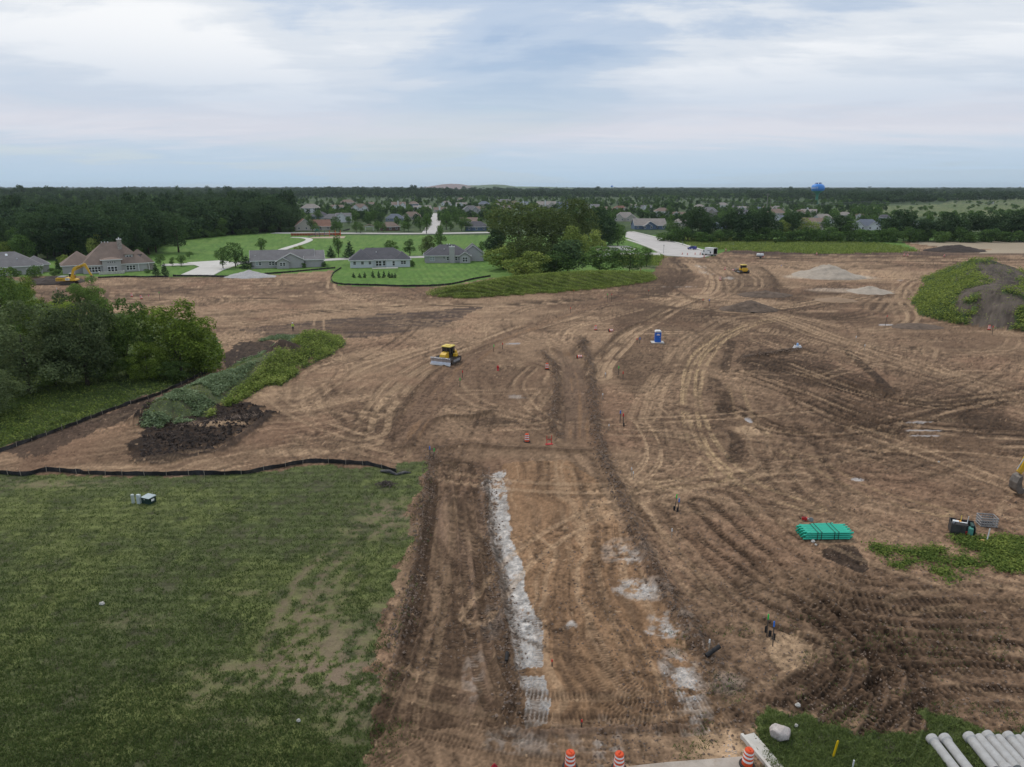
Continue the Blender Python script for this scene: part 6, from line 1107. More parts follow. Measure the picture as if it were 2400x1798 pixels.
for j, (u, v) in enumerate([(1866, 1700), (1905, 1272), (1912, 1278), (1870, 1655), (2200, 1085), (700, 1690), (240, 1420)]): rock('loose_stone', ['small pinkish stone in front of the boulder', 'pale stone under the left end of the green pipes', 'smaller pale stone under the green pipes', 'small stone on the churned soil above the boulder', 'small stone on the eastern soil', 'stone in the worn grass', 'grey stone lying in the field grass'][j], u, v, rk.uniform(.12, .2), M_stonew, j+20)
x, y = P(1952, 1776); mp_ = tag(MB().prism([(-.06, 0), (.06, 0), (.07, 1.1), (-.01, 1.16), (-.07, 1.05)], -.02, .02, 'y').build('marker_post', mat('marker_yellow', (.72,.47,.01), .5), loc=(x, y, zat(x, y)), rot=(.05, .12, R(20))), 'flat yellow marker post standing in the grass', 'marker post')
x, y = P(1998, 1800); tag(MB().tube([(0, 0, 0), (.02, 0, .5)], .04, 8).build('white_marker', M_wht, loc=(x, y, zat(x, y))), 'short white pipe marker at the bottom edge in the grass', 'marker')
x, y = P(903, 1136); bh = thing('brush_heap', 'tangled heap of dark sticks at the corner of the field', 'brush', (x, y, zat(x, y))); rbm = random.Random(2)
for k in range(46): a1 = rbm.uniform(0, 6.28); r1 = rbm.uniform(.1, .9); cx, cy, cz = r1*math.cos(a1), r1*math.sin(a1)*.8, rbm.uniform(.05, .55)*(1.1-r1); dx, dy = rbm.uniform(-.5, .5), rbm.uniform(-.5, .5); MB().tube([(cx-dx, cy-dy, max(.02, cz-.15)), (cx, cy, cz+.08), (cx+dx, cy+dy, max(.02, cz-.1))], [.03, .04, .02], 5).build('stick', M_dkw, bh)
x, y = P(925, 1112); tag(MB().tube([(-1.6, .8, .12), (-.6, .3, .3), (.2, -.1, .1), (1.0, .35, .16), (1.7, .5, .06)], [.16, .2, .14, .18, .06], 8).build('fabric_roll', mat('crumpled_black_fabric', (.06,.058,.06), .7, dirt=(.2,.18,.16)), loc=(x, y, zat(x, y))), 'crumpled loose end of the black fence fabric by the brush heap', 'fabric')

# ================================================================ SILT FENCES
M_silt = mat('black_silt_fabric', (.018,.018,.02), .6, var=.4, vscale=1.5, bump=.3, bscale=3, dirt=(.075,.065,.058))
def silt(label, px, h, gap, seed, group='black silt fences'):
    p = spline(W(px), .45); t = thing('silt_fence', label, 'fence', (0, 0, 0), 0, group); rs_ = random.Random(seed); L = np.concatenate([[0], np.cumsum(np.hypot(*np.diff(p, axis=0).T))]); b = MB(); n = len(p); tg = np.gradient(p, axis=0); tg /= np.linalg.norm(tg, axis=1)[:, None]
    bot, top = [], []
    for i in range(n):
        z = zat(*p[i]); sag = .10*abs(math.sin(math.pi*L[i]/gap))+.10*float(vn(np.array([L[i]/1.7+seed]), np.array([.5]), seed)[0])+.18*float(vn(np.array([L[i]/5.1+seed]), np.array([7.5]), seed+4)[0]); lat = (float(vn(np.array([L[i]/1.1]), np.array([3.5]), seed+2)[0])-.5)*.45; hh = h*(.95-sag)
        nx, ny = -tg[i][1], tg[i][0]; bot.append((p[i][0], p[i][1], z-.12)); top.append((p[i][0]+nx*lat, p[i][1]+ny*lat, z+hh))
    e = .018
    for i in range(n): nx, ny = -tg[i][1]*e, tg[i][0]*e; b.v += [bot[i], top[i], (top[i][0]+nx, top[i][1]+ny, top[i][2]), (bot[i][0]+nx, bot[i][1]+ny, bot[i][2])]
    for i in range(n-1):
        k = i*4
        for q in range(4): b.f.append((k+q, k+(q+1) % 4, k+4+(q+1) % 4, k+4+q))
    b.build('fabric', M_silt, t, False); sd = MB().box(-.022, .022, -.022, .022, -.1, h*1.12).data('stake', mat('stake_wood_%d' % seed, (.33,.28,.22), .85)); s = rs_.uniform(.2, gap)
    while s < L[-1]:
        i = min(int(np.searchsorted(L, s)), n-1); obj('stake', sd, t, (p[i][0]-tg[i][1]*-.05, p[i][1]-.06, zat(*p[i])), (rs_.uniform(-.1, .1), rs_.uniform(-.1, .1), 0)); s += gap*rs_.uniform(.7, 1.2)
silt('long black silt fence along the top of the grass field', [(-60, 1106), (0, 1112), (60, 1116), (110, 1106), (210, 1112), (330, 1115), (480, 1114), (575, 1112), (640, 1100), (720, 1086), (800, 1087), (870, 1092), (930, 1106)], .62, 2.1, 3)
silt('black silt fence below the near trees on the left', [(-60, 1076), (0, 1062), (110, 1022), (220, 980), (300, 950), (360, 930), (430, 900), (500, 868)], .6, 2.4, 5)
silt('black silt fence before the grey ranch house and driveway', [(405, 648), (470, 648), (540, 649), (640, 642), (720, 635), (786, 629)], .75, 3, 7); silt('black silt fence round the lawn of the white and chimney houses', [(800, 629), (783, 640), (776, 657), (800, 667), (880, 670), (960, 672), (1050, 668), (1110, 655), (1150, 648)], .75, 3, 9); silt('black silt fence before the big brown house', [(230, 651), (290, 649), (340, 650), (395, 649)], .6, 3, 11); silt('short black silt fence behind the right end of the berm', [(1430, 613), (1500, 617), (1545, 615)], .6, 3, 13)
silt('dark silt fence lying aslant on the lawn behind the street trees', [(805, 542), (820, 538.5)], 1.2, 4, 17)

# ================================================================ TOWERS, POLES, PLAYGROUND, HILL
M_twb = mat('tower_blue', (.06,.27,.72), .4, var=.05, vscale=.05); M_twg = mat('tower_green', (.05,.25,.17), .45, var=.05, vscale=.05)
def tower(label, u, v, s, group):
    x, y = P(u, v); t = thing('water_tower', label, 'water tower', (x, y, 0), facing(u, v), group, s)
    MB().lathe([(3.6, 0), (3.4, 1.5), (2.5, 5), (2.1, 8), (2.1, 14), (3.2, 17), (6.5, 19.5), (9.2, 21.5)], 28).build('stem', M_twg, t, True); MB().lathe([(9.2, 21.5), (10.6, 23.2), (11.2, 25.5), (11.0, 28), (10, 30.5), (8, 32.3), (5, 33.2), (.5, 33.5)], 36).build('tank', M_twb, t, True)
    rl = MB(); 
    for k in range(14): a1 = 2*math.pi*k/14; rl.tube([(5.2*math.cos(a1), 5.2*math.sin(a1), 33), (5.2*math.cos(a1), 5.2*math.sin(a1), 35.2)], .22, 5)
    rl.tube([(5.2*math.cos(2*math.pi*k/20), 5.2*math.sin(2*math.pi*k/20), 35.2) for k in range(21)], .2, 5).box(-3, -1, -1, 1, 33, 35.4).box(1.5, 3.5, -1, 1, 33, 35.8); rl.build('railing', mat('tower_dark_blue', (.03,.07,.25), .5), t); return t
tw = tower('blue water tower on a green stem above the far trees', 1913, 478, 1.0, None)
me = text_mesh('PLEASANT', 4.6, .05); co = np.empty(len(me.vertices)*3, np.float32); me.vertices.foreach_get('co', co); co = co.reshape(-1, 3); ang = (co[:, 0]-10.2)/11.2-.02; rad = 11.35+co[:, 2]
nc = np.stack([rad*np.sin(ang), -rad*np.cos(ang), 26.6+co[:, 1]], 1); me.vertices.foreach_set('co', nc.astype(np.float32).ravel()); me.materials.clear(); me.materials.append(M_refl); me.update(); obj('lettering', me, tw)
tower('tiny far blue water tower on the horizon', 1434, 444.2, 1.0, None)
M_pole = mat('grey_pole_wood', (.30,.28,.25), .8)
def pole(label, u, v, vt, arm=1.5, m=M_pole, r=.22, name='utility_pole'):
    x, y = P(u, v); h = (v-vt)/ppm(v); t = thing(name, label, 'pole', (x, y, 0), facing(u, v), 'far poles'); MB().tube([(0, 0, -.2), (0, 0, h)], [r, r*.7], 7).build('shaft', m, t)
    if arm: MB().box(-arm, arm, -.12, .12, h-1.0, h-.75).build('crossarm', m, t)
    return x, y, h
p1 = pole('tall pale power pole among the far houses', 1796, 497, 455, 2.5, r=.45)
for u, v, vt, lab in [(1739, 496, 466, 'shorter power pole left of the tall one'), (1804, 495, 468, 'shorter power pole right of the tall one'), (1586, 492, 467, 'power pole above the square hipped house'), (1447, 490, 469, 'power pole left of the far blue tower view'), (1508, 490, 468, 'power pole over the middle rows of houses'), (937, 490, 464, 'power pole behind the white chimney house'), (963, 490, 464, 'power pole right of the white chimney house'), (2241, 485, 465, 'power pole before the far meadow'), (2315, 482, 465, 'power pole beside the lone white barn'), (2370, 505, 487, 'power pole at the meadow edge right')]: pole(lab, u, v, vt, 1.2)
M_wire = mat('power_wire', (.25,.25,.25), .6)
for j, (a_, b2) in enumerate([((1640, 505, 9), (2420, 505, 9)), ((1640, 505, 10.5), (2420, 505, 10.5))]):
    xa, ya = P(a_[0], a_[1]); xb, yb = P(b2[0], b2[1]); tag(MB().tube([(xa+(xb-xa)*k/16, ya+(yb-ya)*k/16, 13+j*1.5-2.0*math.sin(math.pi*((k/16*4) % 1))) for k in range(17)], .10, 5).build('power_line', M_wire), '%s power line crossing behind the hedgerow trees' % ('lower', 'upper')[j], 'wire')
sp_ = pole('slim street sign pole beside the pale road', 1555, 595, 572, .3, M_gry, .09, 'sign_pole'); pole('lamp post by the pale road sidewalk', 1600, 575, 565, 0, M_gry, .12, 'lamp_post'); x, y = P(1600.5, 571); 
# playground
pg_ = thing('playground', 'dark playground structure with slides before the orange fence', 'playground', at(755, 555), facing(755, 555)); M_pl1 = mat('navy_plastic', (.03,.04,.12), .5); M_pl2 = mat('play_green', (.05,.16,.10), .5)
for xx in (-4, -1.6, 1.6, 4.5, 8, 11): MB().box(xx-.12, xx+.12, -.12, .12, 0, 3.6).box(xx-.12, xx+.12, 2, 2.24, 0, 3.6).build('post', M_org if xx > 4 else M_pl1, pg_)
MB().box(-4.2, -1.4, -.2, 2.3, 1.5, 1.65).box(1.4, 4.7, -.2, 2.3, 1.3, 1.45).box(-1.6, 1.6, .4, 1.6, 1.35, 1.45).build('deck', M_gry, pg_); MB().prism([(-4.4, 3.5), (-1.2, 3.5), (-2.8, 4.8)], -.3, 2.4, 'y').build('canopy', M_pl2, pg_); MB().prism([(-8.2, .1), (-4.1, 1.55), (-4.1, 1.75), (-8.2, .3)][::-1], .3, 1.5, 'y').build('slide', M_pl1, pg_); MB().prism([(4.6, 1.3), (8, .1), (8, .3), (4.6, 1.5)][::-1], .3, 1.5, 'y').build('slide', M_pl1, pg_); MB().box(7.9, 11.1, .9, 1.1, 3.3, 3.5).build('swing_beam', M_pl2, pg_)
sheet('play_surface', [(735, 556), (810, 554), (806, 559), (722, 559)], .14, mat('bark_mulch', (.42,.33,.24), .95))
of = thing('safety_fence', 'long orange plastic safety fence behind the playground', 'fence', (0, 0, 0)); pa, pb = np.array(P(682, 552.5)), np.array(P(799, 551.5)); M_of = mat('orange_mesh', (.34,.085,.03), .7, var=.2, vscale=.3)
for k in range(18):
    a1, b1 = pa+(pb-pa)*k/18, pa+(pb-pa)*(k+1)/18; ofs = .02*(k % 2); b = MB(); b.add([(a1[0], a1[1]+ofs, 0), (b1[0], b1[1]+ofs, 0), (b1[0], b1[1]+ofs, 1.45), (a1[0], a1[1]+ofs, 1.45), (a1[0], a1[1]+ofs+.03, 0), (b1[0], b1[1]+ofs+.03, 0), (b1[0], b1[1]+ofs+.03, 1.45), (a1[0], a1[1]+ofs+.03, 1.45)], [(0, 1, 2, 3), (5, 4, 7, 6), (3, 2, 6, 7), (0, 4, 5, 1), (0, 3, 7, 4), (1, 5, 6, 2)]).build('panel', M_of, of); MB().tube([(a1[0], a1[1]-.08, 0), (a1[0], a1[1]-.08, 1.7)], .05, 6).build('post', M_wood, of)
# far landfill hill
n1, n2_ = 90, 14; xs = np.linspace(-1, 1, n1); ys = np.linspace(0, 1, n2_); ux = np.interp(np.linspace(930, 1400, n1), [930, 975, 1010, 1040, 1062, 1085, 1100, 1125, 1155, 1180, 1205, 1280, 1340, 1400], [0, 6, 24, 40, 45, 42, 34, 35, 40, 38, 27, 24, 16, 0]); DH = 4300; hv_, hf = [], []
for j, q in enumerate(ys):
    for i in range(n1): u = 930+470*i/(n1-1); dd = DH+900*q; hv_.append(((u-1200)/FPX*dd, dd, ux[i]*math.sin(math.pi*min(1, q*.5+.0)+0)*1.0+(float(_TB[i % 512, j])-.5)*1.5 if q > 0 else -2))
for j in range(n2_-1):
    for i in range(n1-1): hf.append((j*n1+i, j*n1+i+1, (j+1)*n1+i+1, (j+1)*n1+i))
M_hillm = bpy.data.materials.new('landfill_cover'); M_hillm.use_nodes = True; nt = M_hillm.node_tree; g_ = nt.nodes.new('ShaderNodeNewGeometry'); sx_ = nt.nodes.new('ShaderNodeSeparateXYZ'); nt.links.new(g_.outputs['Position'], sx_.inputs[0]); nz_ = nt.nodes.new('ShaderNodeTexNoise'); nz_.inputs['Scale'].default_value = .012; nt.links.new(g_.outputs['Position'], nz_.inputs['Vector'])
ad_ = nt.nodes.new('ShaderNodeMath'); ad_.operation = 'MULTIPLY_ADD'; nt.links.new(nz_.outputs['Fac'], ad_.inputs[0]); ad_.inputs[1].default_value = 260; nt.links.new(sx_.outputs[0], ad_.inputs[2]); mr_ = nt.nodes.new('ShaderNodeMapRange'); mr_.inputs['From Min'].default_value = -180; mr_.inputs['From Max'].default_value = -130; nt.links.new(ad_.outputs[0], mr_.inputs[0])
mx_ = nt.nodes.new('ShaderNodeMixRGB'); nt.links.new(mr_.outputs[0], mx_.inputs[0]); mx_.inputs[1].default_value = (.20,.145,.13, 1); mx_.inputs[2].default_value = (.08,.125,.05, 1); nt.links.new(mx_.outputs[0], nt.nodes['Principled BSDF'].inputs['Base Color']); nt.nodes['Principled BSDF'].inputs['Roughness'].default_value = .95
hl = obj('hill', mesh('hill', hv_, hf, M_hillm, True)); hl['kind'] = 'structure'

# ================================================================ WORKER
x, y = P(687, 776); wk = thing('person', 'person in yellow safety shirt, white hard hat and dark trousers standing on the soil', 'person', (x, y, zat(x, y)+.01), R(15))
def skin_body(parent):
    J = [(0, 0, .95, .15), (0, 0, 1.18, .15), (0, 0, 1.38, .16), (0, -.01, 1.50, .065), (0, -.02, 1.60, .085), (0, -.03, 1.70, .10), (.10, 0, .90, .105), (.12, -.02, .50, .075), (.12, .01, .10, .05), (.13, -.14, .04, .045), (-.10, 0, .90, .105), (-.13, .03, .50, .075), (-.14, .05, .10, .05), (-.16, -.10, .04, .045),
         (.20, 0, 1.42, .07), (.30, -.03, 1.16, .052), (.20, -.24, 1.08, .038), (.13, -.31, 1.08, .034), (-.20, 0, 1.42, .07), (-.31, -.02, 1.16, .052), (-.20, -.24, 1.10, .038), (-.13, -.31, 1.10, .034)]
    E = [(0, 1), (1, 2), (2, 3), (3, 4), (4, 5), (0, 6), (6, 7), (7, 8), (8, 9), (0, 10), (10, 11), (11, 12), (12, 13), (2, 14), (14, 15), (15, 16), (16, 17), (2, 18), (18, 19), (19, 20), (20, 21)]
    for base, s in ((17, -1), (21, 1)):      # five fingers each
        for k in range(5):
            q = J[base]; i0 = len(J); J.append((q[0]+s*.03+(k-2)*.004, q[1]-.05+.012*abs(k-2), q[2]+.03-k*.018, .010)); J.append((J[-1][0]+s*.03, J[-1][1]-.03, J[-1][2]-.012, .009)); E += [(base, i0), (i0, i0+1)]
    me = bpy.data.meshes.new('body'); me.from_pydata([j[:3] for j in J], E, []); me.update(); o = obj('body', me, parent); sk = o.modifiers.new('skin', 'SKIN'); 
    lay = me.skin_vertices[0].data if me.skin_vertices else None
    if lay is None:
        bmm = bmesh.new(); bmm.from_mesh(me); bmm.verts.layers.skin.verify(); bmm.to_mesh(me); bmm.free(); lay = me.skin_vertices[0].data
    for d_, j in zip(lay, J): d_.radius = (j[3], j[3])
    lay[0].use_root = True; o.modifiers.new('sub', 'SUBSURF').levels = 1; o.modifiers['sub'].render_levels = 1
    m = bpy.data.materials.new('worker_clothes'); m.use_nodes = True; n_ = m.node_tree; tcx = n_.nodes.new('ShaderNodeTexCoord'); sz_ = n_.nodes.new('ShaderNodeSeparateXYZ'); n_.links.new(tcx.outputs['Object'], sz_.inputs[0]); rp = n_.nodes.new('ShaderNodeValToRGB'); rp.color_ramp.interpolation = 'CONSTANT'; e = rp.color_ramp.elements
    e[0].position = 0; e[0].color = (.03,.022,.018, 1); e[1].position = .055; e[1].color = (.035,.033,.04, 1); k = e.new(.50); k.color = (.50,.62,.04, 1); k = e.new(.765); k.color = (.36,.20,.14, 1)
    dv = n_.nodes.new('ShaderNodeMath'); dv.operation = 'DIVIDE'; dv.inputs[1].default_value = 2; n_.links.new(sz_.outputs[2], dv.inputs[0]); n_.links.new(dv.outputs[0], rp.inputs[0]); n_.links.new(rp.outputs[0], n_.nodes['Principled BSDF'].inputs['Base Color']); me.materials.append(m); return o
skin_body(wk); MB().lathe([(.16, 1.74), (.155, 1.76), (.14, 1.77), (.135, 1.82), (.10, 1.88), (.02, 1.90)], 14).build('hard_hat', M_wht, wk, True, loc=(0, -.03, 0))
MB().box(-.165, .165, -.175, .15, 1.10, 1.14).build('reflective_band', M_refl, wk)

# ================================================================ UNCOUNTABLE GREEN
def zone_at(x, y):
    r = np.clip(np.searchsorted(Yr, y), 0, NR-1); c = np.clip(np.searchsorted(Uc, PW/2+FPX*x/Dr[r]), 0, NC-1); return Z[r, c], H[r, c], r, c
def sample_zone(z, n, rng, ymin=30, ymax=400, box=None):
    """random places inside a zone, more of them where it is near"""
    out = []; got = 0; it = 0
    while got < n and it < 60:
        it += 1; y = 1/rng.uniform(1/ymax, 1/ymin, 60000); x = rng.uniform(-.82, .82, 60000)*(y+8)
        zz, hh, r, c = zone_at(x, y); m = zz == z
        if box is not None: m &= box(x, y, r, c)
        p = np.stack([x[m], y[m], hh[m]], 1); out.append(p); got += len(p)
    return np.vstack(out)[:n]
def blades(name, label, p, per, h, w, m, rng, lean=.6, spread=.12):
    n = len(p)*per; q = np.repeat(p, per, 0)+np.stack([rng.normal(0, spread, n), rng.normal(0, spread, n), np.zeros(n)], 1)
    a = rng.uniform(0, 6.28, n); hh = h*rng.uniform(.5, 1.4, n); d = np.stack([np.cos(a), np.sin(a), 0*a], 1); ww = (w*rng.uniform(.6, 1.3, n))[:, None]
    tip = q+np.stack([rng.normal(0, lean, n)*hh, rng.normal(0, lean, n)*hh, hh], 1); v = np.stack([q-d*ww, q+d*ww, tip], 1).reshape(-1, 3); v[:, 2] -= .01
    return tag(obj(name, fast_mesh(name, v, np.arange(3*n).reshape(-1, 3), m, False)), label, None, None, 'stuff')
def leaves(name, label, p, per, size, height, m, rng, spread=.3):
    n = len(p)*per; q = np.repeat(p, per, 0)+np.stack([rng.normal(0, spread, n), rng.normal(0, spread, n), rng.uniform(.05, height, n)], 1)
    nr = rng.normal(size=(n, 3))*.6; nr[:, 2] += 1.5; nr /= np.linalg.norm(nr, axis=1)[:, None]
    return tag(obj(name, quads_mesh(name, q, nr, size, .6, rng, m)), label, None, None, 'stuff')
RS = np.random.RandomState(77)
grass_ok = lambda x, y, r, c: CF.reshape(NR, NC, 3)[r, c, 1] > CF.reshape(NR, NC, 3)[r, c, 0]*1.03
blades('grass_blades', 'short rough grass of the foreground field', sample_zone(1, 52000, RS, 29, 80, grass_ok), 3, .15, .030, L_grs, RS)
blades('roadside_blades', 'short grass round the boulder and the concrete pipes', sample_zone(3, 14000, RS, 29, 60), 3, .15, .03, L_grs, RS)
leaves('bank_weeds', 'low green weeds covering the bank by the black bin', sample_zone(4, 6000, RS, 40, 80), 3, .22, .3, L_wed, RS, .35)
leaves('verge_weeds', 'tall weeds under the near trees on the left', sample_zone(2, 9000, RS, 60, 190), 4, .30, .7, L_wed, RS)
blades('verge_grass', 'rough grass under the near trees on the left', sample_zone(2, 9000, RS, 60, 160), 3, .5, .05, L_grs, RS, .4)
leaves('berm_weeds', 'tall grass and yellow weeds on the long berm', sample_zone(5, 13000, RS, 180, 340), 4, .38, .8, L_hdg, RS, .4)
hv = np.zeros(X.shape, bool); hv[sl_h] = HILLVEG
leaves('hill_weeds', 'green weeds on the flanks of the spoil hill', sample_zone(6, 7000, RS, 120, 300, lambda x, y, r, c: hv[r, c]), 4, .5, 1.0, L_wed, RS, .4)
leaves('hill_sprouts', 'thin sprouts on the dark crown of the spoil hill', sample_zone(6, 500, RS, 120, 300, lambda x, y, r, c: ~hv[r, c]), 2, .3, .2, L_wed, RS, .3)
stk_pale = lambda x, y, r, c: (fbm(x/3.5, y/3.5, 300, 3) > .5) & (x < P(640, 850)[0]); stk_weed = lambda x, y, r, c: (x > P(655, 850)[0])
leaves('pale_weeds', 'pale broad leaved weeds spread over the low stockpile', sample_zone(7, 5200, RS, 70, 160, stk_pale), 3, .34, .35, L_bur, RS, .2)
leaves('stockpile_weeds', 'yellow green weeds at the far end of the stockpile', sample_zone(7, 3000, RS, 70, 180, stk_weed), 5, .34, .9, L_hdg, RS, .25)
leaves('stockpile_sprouts', 'small sprouts between the pale weeds', sample_zone(7, 3000, RS, 70, 160), 2, .2, .2, L_wed, RS, .2)
blades('meadow_grass', 'long pale grass of the meadow beyond the site', sample_zone(9, 9000, RS, 280, 460), 3, .8, .18, L_hdg, RS, .4, .4)
# loose soil: clods along the windrows and all over the churned ground, broken stone on the gravel
M_clod = mat('soil_clods', (.20,.145,.108), .95, vscale=.6, var=.35); M_stone = mat('broken_stone', (.46,.45,.44), .9, vscale=1, var=.3)
OCT = np.array([(1, 0, 0), (0, 1, 0), (-1, 0, 0), (0, -1, 0), (0, 0, 1), (0, 0, -.6)], float); OF = np.array([(0, 1, 4), (1, 2, 4), (2, 3, 4), (3, 0, 4), (1, 0, 5), (2, 1, 5), (3, 2, 5), (0, 3, 5)])
def lumps(name, label, p, size, m, rng):
    n = len(p); s = size*rng.uniform(.4, 1, (n, 1, 1))**2; v = p[:, None, :]+OCT[None]*s*rng.uniform(.5, 1.3, (n, 6, 1))+rng.normal(0, .2, (n, 6, 3))*s; f = (OF[None]+6*np.arange(n)[:, None, None]).reshape(-1, 3)
    return tag(obj(name, fast_mesh(name, v.reshape(-1, 3), f, m, False)), label, None, None, 'stuff')
pc = sample_zone(0, 16000, RS, 30, 110, lambda x, y, r, c: (rough[r, c] > .35) & (CF.reshape(NR, NC, 3)[r, c, 2] < .2)); lumps('soil_clods', 'loose clods of soil over the churned ground', pc, .10, M_clod, RS)
td = sample_zone(0, 30000, RS, 70, 110); td = td[inpoly(td[:, 0], td[:, 1], W([(340, 955), (600, 950), (630, 970), (510, 1050), (330, 1075)]))][:2500]; lumps('topsoil_lumps', 'black lumps of topsoil spread beside the weedy stockpile', td, .32, mat('topsoil_lump', (.05,.037,.03), .95, vscale=.6, var=.4), RS)
fr = sample_zone(0, 60000, RS, 30, 72); fr = fr[inpoly(fr[:, 0]+RS.normal(0, .8, len(fr)), fr[:, 1], W([(840, 1430), (930, 1230), (1000, 1095), (1000, 1130), (960, 1300), (930, 1450), (890, 1600), (930, 1700), (860, 1800), (840, 1560)])) & (fbm(fr[:, 0]/1.3, fr[:, 1]/1.3, 310, 3) > .47)][:5000]; blades('edge_tufts', 'thin grass tufts fading into the bare soil', fr, 3, .16, .03, L_grs, RS)
sp_w = sample_zone(0, 9000, RS, 30, 45); sp_w = sp_w[(fbm(sp_w[:, 0]/1.6, sp_w[:, 1]/1.6, 311, 3) > .60) & (np.abs(sp_w[:, 0]) > 9)][:1200]; blades('stray_tufts', 'stray weeds on the bare soil near the bottom edge', sp_w, 3, .14, .03, L_grs, RS)
wr = []
for pts, n in [([(1362, 800), (1384, 856), (1392, 930), (1396, 1000), (1412, 1062), (1442, 1132), (1482, 1222), (1532, 1322), (1592, 1432), (1652, 1532), (1692, 1600)], 3500), ([(1268, 822), (1300, 858), (1306, 920), (1299, 980), (1304, 1030)], 900), ([(1014, 1055), (1008, 1110), (988, 1250), (966, 1400), (930, 1520)], 1200), ([(1140, 1105), (1152, 1260), (1182, 1430), (1200, 1560), (1200, 1690)], 1200), ([(430, 1000), (520, 985), (600, 975)], 1500), ([(1740, 838), (1800, 830), (1880, 818)], 700)]:
    q = spline(W(pts), .3); k = RS.randint(0, len(q), n); xy = q[k]+RS.normal(0, .5, (n, 2)); zz, hh, r, c = zone_at(xy[:, 0], xy[:, 1]); wr.append(np.hstack([xy, hh[:, None]]))
lumps('windrow_clods', 'lumps of soil along the pushed up ridges', np.vstack(wr), .15, M_clod, RS)
white = lambda x, y, r, c: CF.reshape(NR, NC, 3)[r, c, 2] > .24
lumps('gravel_stones', 'crushed white stone scattered on the graded road', sample_zone(0, 6000, RS, 30, 75, white), .045, M_stone, RS)

# ---- woods too far to count: instances of the far crowns on a cloud of places
def gn_scatter(name, label, pts, scl, rot, ix, sources):
    me = bpy.data.meshes.new(name); me.vertices.add(len(pts)); me.vertices.foreach_set('co', pts.astype(np.float32).ravel())
    for nm, ty, arr, key in (('sc', 'FLOAT_VECTOR', scl, 'vector'), ('rt', 'FLOAT_VECTOR', rot, 'vector'), ('ix', 'INT', ix, 'value')):
        at = me.attributes.new(nm, ty, 'POINT'); at.data.foreach_set(key, arr.astype(np.int32 if ty == 'INT' else np.float32).ravel())
    o = tag(obj(name, me), label, None, None, 'stuff'); ng = bpy.data.node_groups.new(name, 'GeometryNodeTree'); ng.interface.new_socket('Geometry', in_out='INPUT', socket_type='NodeSocketGeometry'); ng.interface.new_socket('Geometry', in_out='OUTPUT', socket_type='NodeSocketGeometry')
    N, Lk = ng.nodes, ng.links; gi = N.new('NodeGroupInput'); go = N.new('NodeGroupOutput'); ip = N.new('GeometryNodeInstanceOnPoints'); jn = N.new('GeometryNodeJoinGeometry')
    for s in sources[::-1]:
        oi = N.new('GeometryNodeObjectInfo'); oi.inputs['Object'].default_value = s; oi.inputs['As Instance'].default_value = True; Lk.new(oi.outputs['Geometry'], jn.inputs[0])
    def attr(nm, ty):
        a = N.new('GeometryNodeInputNamedAttribute'); a.data_type = ty; a.inputs[0].default_value = nm; return a.outputs['Attribute']
    Lk.new(gi.outputs[0], ip.inputs['Points']); Lk.new(jn.outputs[0], ip.inputs['Instance']); ip.inputs['Pick Instance'].default_value = True
    Lk.new(attr('ix', 'INT'), ip.inputs['Instance Index']); Lk.new(attr('sc', 'FLOAT_VECTOR'), ip.inputs['Scale']); Lk.new(attr('rt', 'FLOAT_VECTOR'), ip.inputs['Rotation'])
    Lk.new(ip.outputs[0], go.inputs[0]); o.modifiers.new('scatter', 'NODES').node_group = ng; return o
src = []
for j, (k, i) in enumerate([('far', 0), ('far', 1), ('far', 2), ('far', 3), ('far_light', 0), ('far_light', 1)]):
    t = tree(k, (350, 450, 560, 640, 700, 1160)[j], (572, 552, 545, 540, 524, 512)[j], (21, 20, 22, 20, 9, 9)[j], (14, 14, 15, 13, 8, 8)[j], 'woodland_tree', ['dark tree of the wood behind the small park saplings', 'dark tree of the wood above the park lawn middle', 'dark tree of the wood left of the orange fence', 'dark tree at the right corner of the wood', 'light tree by the wood corner near the rust roof', 'light tree left of the central clump top'][j], None, i=i)
    src.append(t.children[0])
OPEN = [[(690, 600), (692, 500), (640, 480), (660, 464), (1160, 464), (1500, 463), (1960, 470), (2060, 530), (2150, 560), (1560, 560), (1480, 600)],
        [(1560, 566), (1560, 512), (1860, 505), (1940, 490), (3900, 500), (3900, 566)], [(1880, 500), (1880, 473), (1946, 473), (1946, 500)],
        [(1860, 512), (1960, 482), (2200, 474), (2400, 470), (3900, 468), (3900, 512), (2400, 506)],
        [(-1500, 2700), (-1500, 618), (60, 612), (305, 606), (340, 590), (420, 562), (560, 549), (690, 541), (3900, 541), (3900, 2700)]]
n = 30000; d = np.exp(RS.uniform(math.log(330), math.log(7500), n)); th = RS.uniform(-.78, .78, n); x = d*np.tan(th); y = d
ok = np.ones(n, bool)
for q in OPEN: ok &= ~inpoly(x, y, W(q))
uu_ = PW/2+FPX*x/(y*math.cos(PITCH)+CAMH*math.sin(PITCH)); x, y, d = x[ok], y[ok], d[ok]
keep = RS.rand(len(x)) < np.where(y < 480, .9, np.where(y < 1500, 1.0, .8)); x, y, d = x[keep], y[keep], d[keep]
sp = np.clip(d/900, 1, 3.2)**.8; h = RS.uniform(.75, 1.30, len(x))+.5*(fbm(x/160, y/160, 400, 3)-.5)*2; h *= np.where(RS.rand(len(x)) < .06, 1.3, 1); h += np.where(d > 1100, .7*np.clip(fbm(x/260, y/90, 402, 3)-.5, -.2, .5)*2, 0); ixs = RS.randint(0, 4, len(x)); ixs[(fbm(x/220, y/220, 401, 3) > .56) & (RS.rand(len(x)) < .8)] = 5
ixs[RS.rand(len(x)) < .08] = 4
h[x > 0] *= .85; sc3 = np.stack([sp*RS.uniform(.8, 1.25, len(x)), sp*RS.uniform(.8, 1.25, len(x)), h], 1); rot = np.stack([0*x, 0*x, RS.uniform(0, 6.28, len(x))], 1)
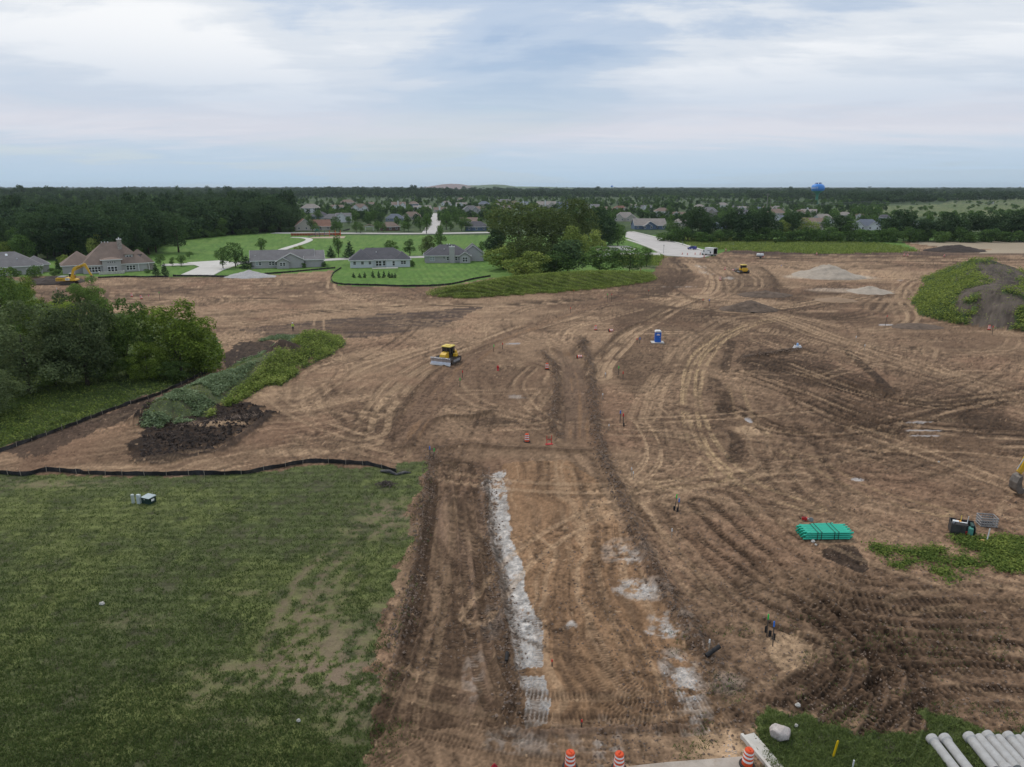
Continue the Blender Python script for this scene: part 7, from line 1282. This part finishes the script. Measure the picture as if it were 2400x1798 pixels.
gn_scatter('distant_woods', 'dark woods stretching to the horizon', np.stack([x, y, 0*x-.3], 1), sc3, rot, ixs, src)

# trees packed between the houses of the subdivision
n = 3200; x = []; y = []
uq = RS.uniform(640, 2080, n); vq = 462+RS.rand(n)**1.5*72; pts_ = np.array([P(a, b) for a, b in zip(uq, vq)]); hs = np.array([o.location[:2] for o, _ in HOUSES])
dxy = pts_[:, None, :]-hs[None]; lat = np.abs(dxy[..., 0]-hs[None, :, 0]/hs[None, :, 1]*dxy[..., 1]); fwd = dxy[..., 1]; bad = ((lat < 11) & (fwd > -75) & (fwd < 15)).any(1)
st_ = np.abs(uq-np.interp(vq, [500, 548], [1026, 1008])) < 9; bad |= st_ & (vq > 495); bad |= (vq > 528) & (uq > 1440) & (uq < 1560); bad |= (vq > 520) & (uq < 1160) & (RS.rand(n) < .6)
bad |= (fbm(pts_[:, 0]/45, pts_[:, 1]/45, 410, 3) < .42)
pts_ = pts_[~bad]; k = len(pts_); hh = RS.uniform(.55, 1.0, k); ii = np.where(RS.rand(k) < .45, RS.randint(0, 4, k), RS.randint(4, 6, k)); hh = np.where(ii < 4, hh*.62, hh)
gn_scatter('neighbourhood_trees', 'leafy trees packed between the houses of the subdivision', np.hstack([pts_, np.zeros((k, 1))-.2]), np.stack([hh*RS.uniform(.8, 1.1, k), hh*RS.uniform(.8, 1.1, k), hh], 1), np.stack([0*hh, 0*hh, RS.uniform(0, 6.28, k)], 1), ii, src)

# thin summer haze over the whole place
hzb = tag(MB().box(-9500, 9500, -400, 11500, -3, 62).build('haze'), 'thin summer haze in the air', None, None, 'stuff'); M_hz = bpy.data.materials.new('haze'); M_hz.use_nodes = True; hn_ = M_hz.node_tree; hn_.nodes.remove(hn_.nodes['Principled BSDF'])
pv_ = hn_.nodes.new('ShaderNodeVolumePrincipled'); pv_.inputs['Color'].default_value = (.80, .90, 1.0, 1); pv_.inputs['Density'].default_value = HAZE; pv_.inputs['Anisotropy'].default_value = .3; hn_.links.new(pv_.outputs[0], hn_.nodes['Material Output'].inputs['Volume']); hzb.data.materials.append(M_hz)

# bushes dotting the far meadows
n = 260; uq = RS.uniform(1900, 2460, n); vq = RS.uniform(474, 512, n); pts_ = np.array([P(a, b) for a, b in zip(uq, vq)]); m_ = (fbm(pts_[:, 0]/90, pts_[:, 1]/90, 420, 3) > .50) & ~((np.abs(uq-1913) < 26) & (vq > 476)); pts_ = pts_[m_]; k = len(pts_); hh = RS.uniform(.3, .65, k)
gn_scatter('meadow_bushes', 'bushes dotting the far pale meadows', np.hstack([pts_, np.zeros((k, 1))-.2]), np.stack([hh*1.5, hh*1.5, hh], 1), np.stack([0*hh, 0*hh, RS.uniform(0, 6.28, k)], 1), RS.randint(4, 6, k), src)
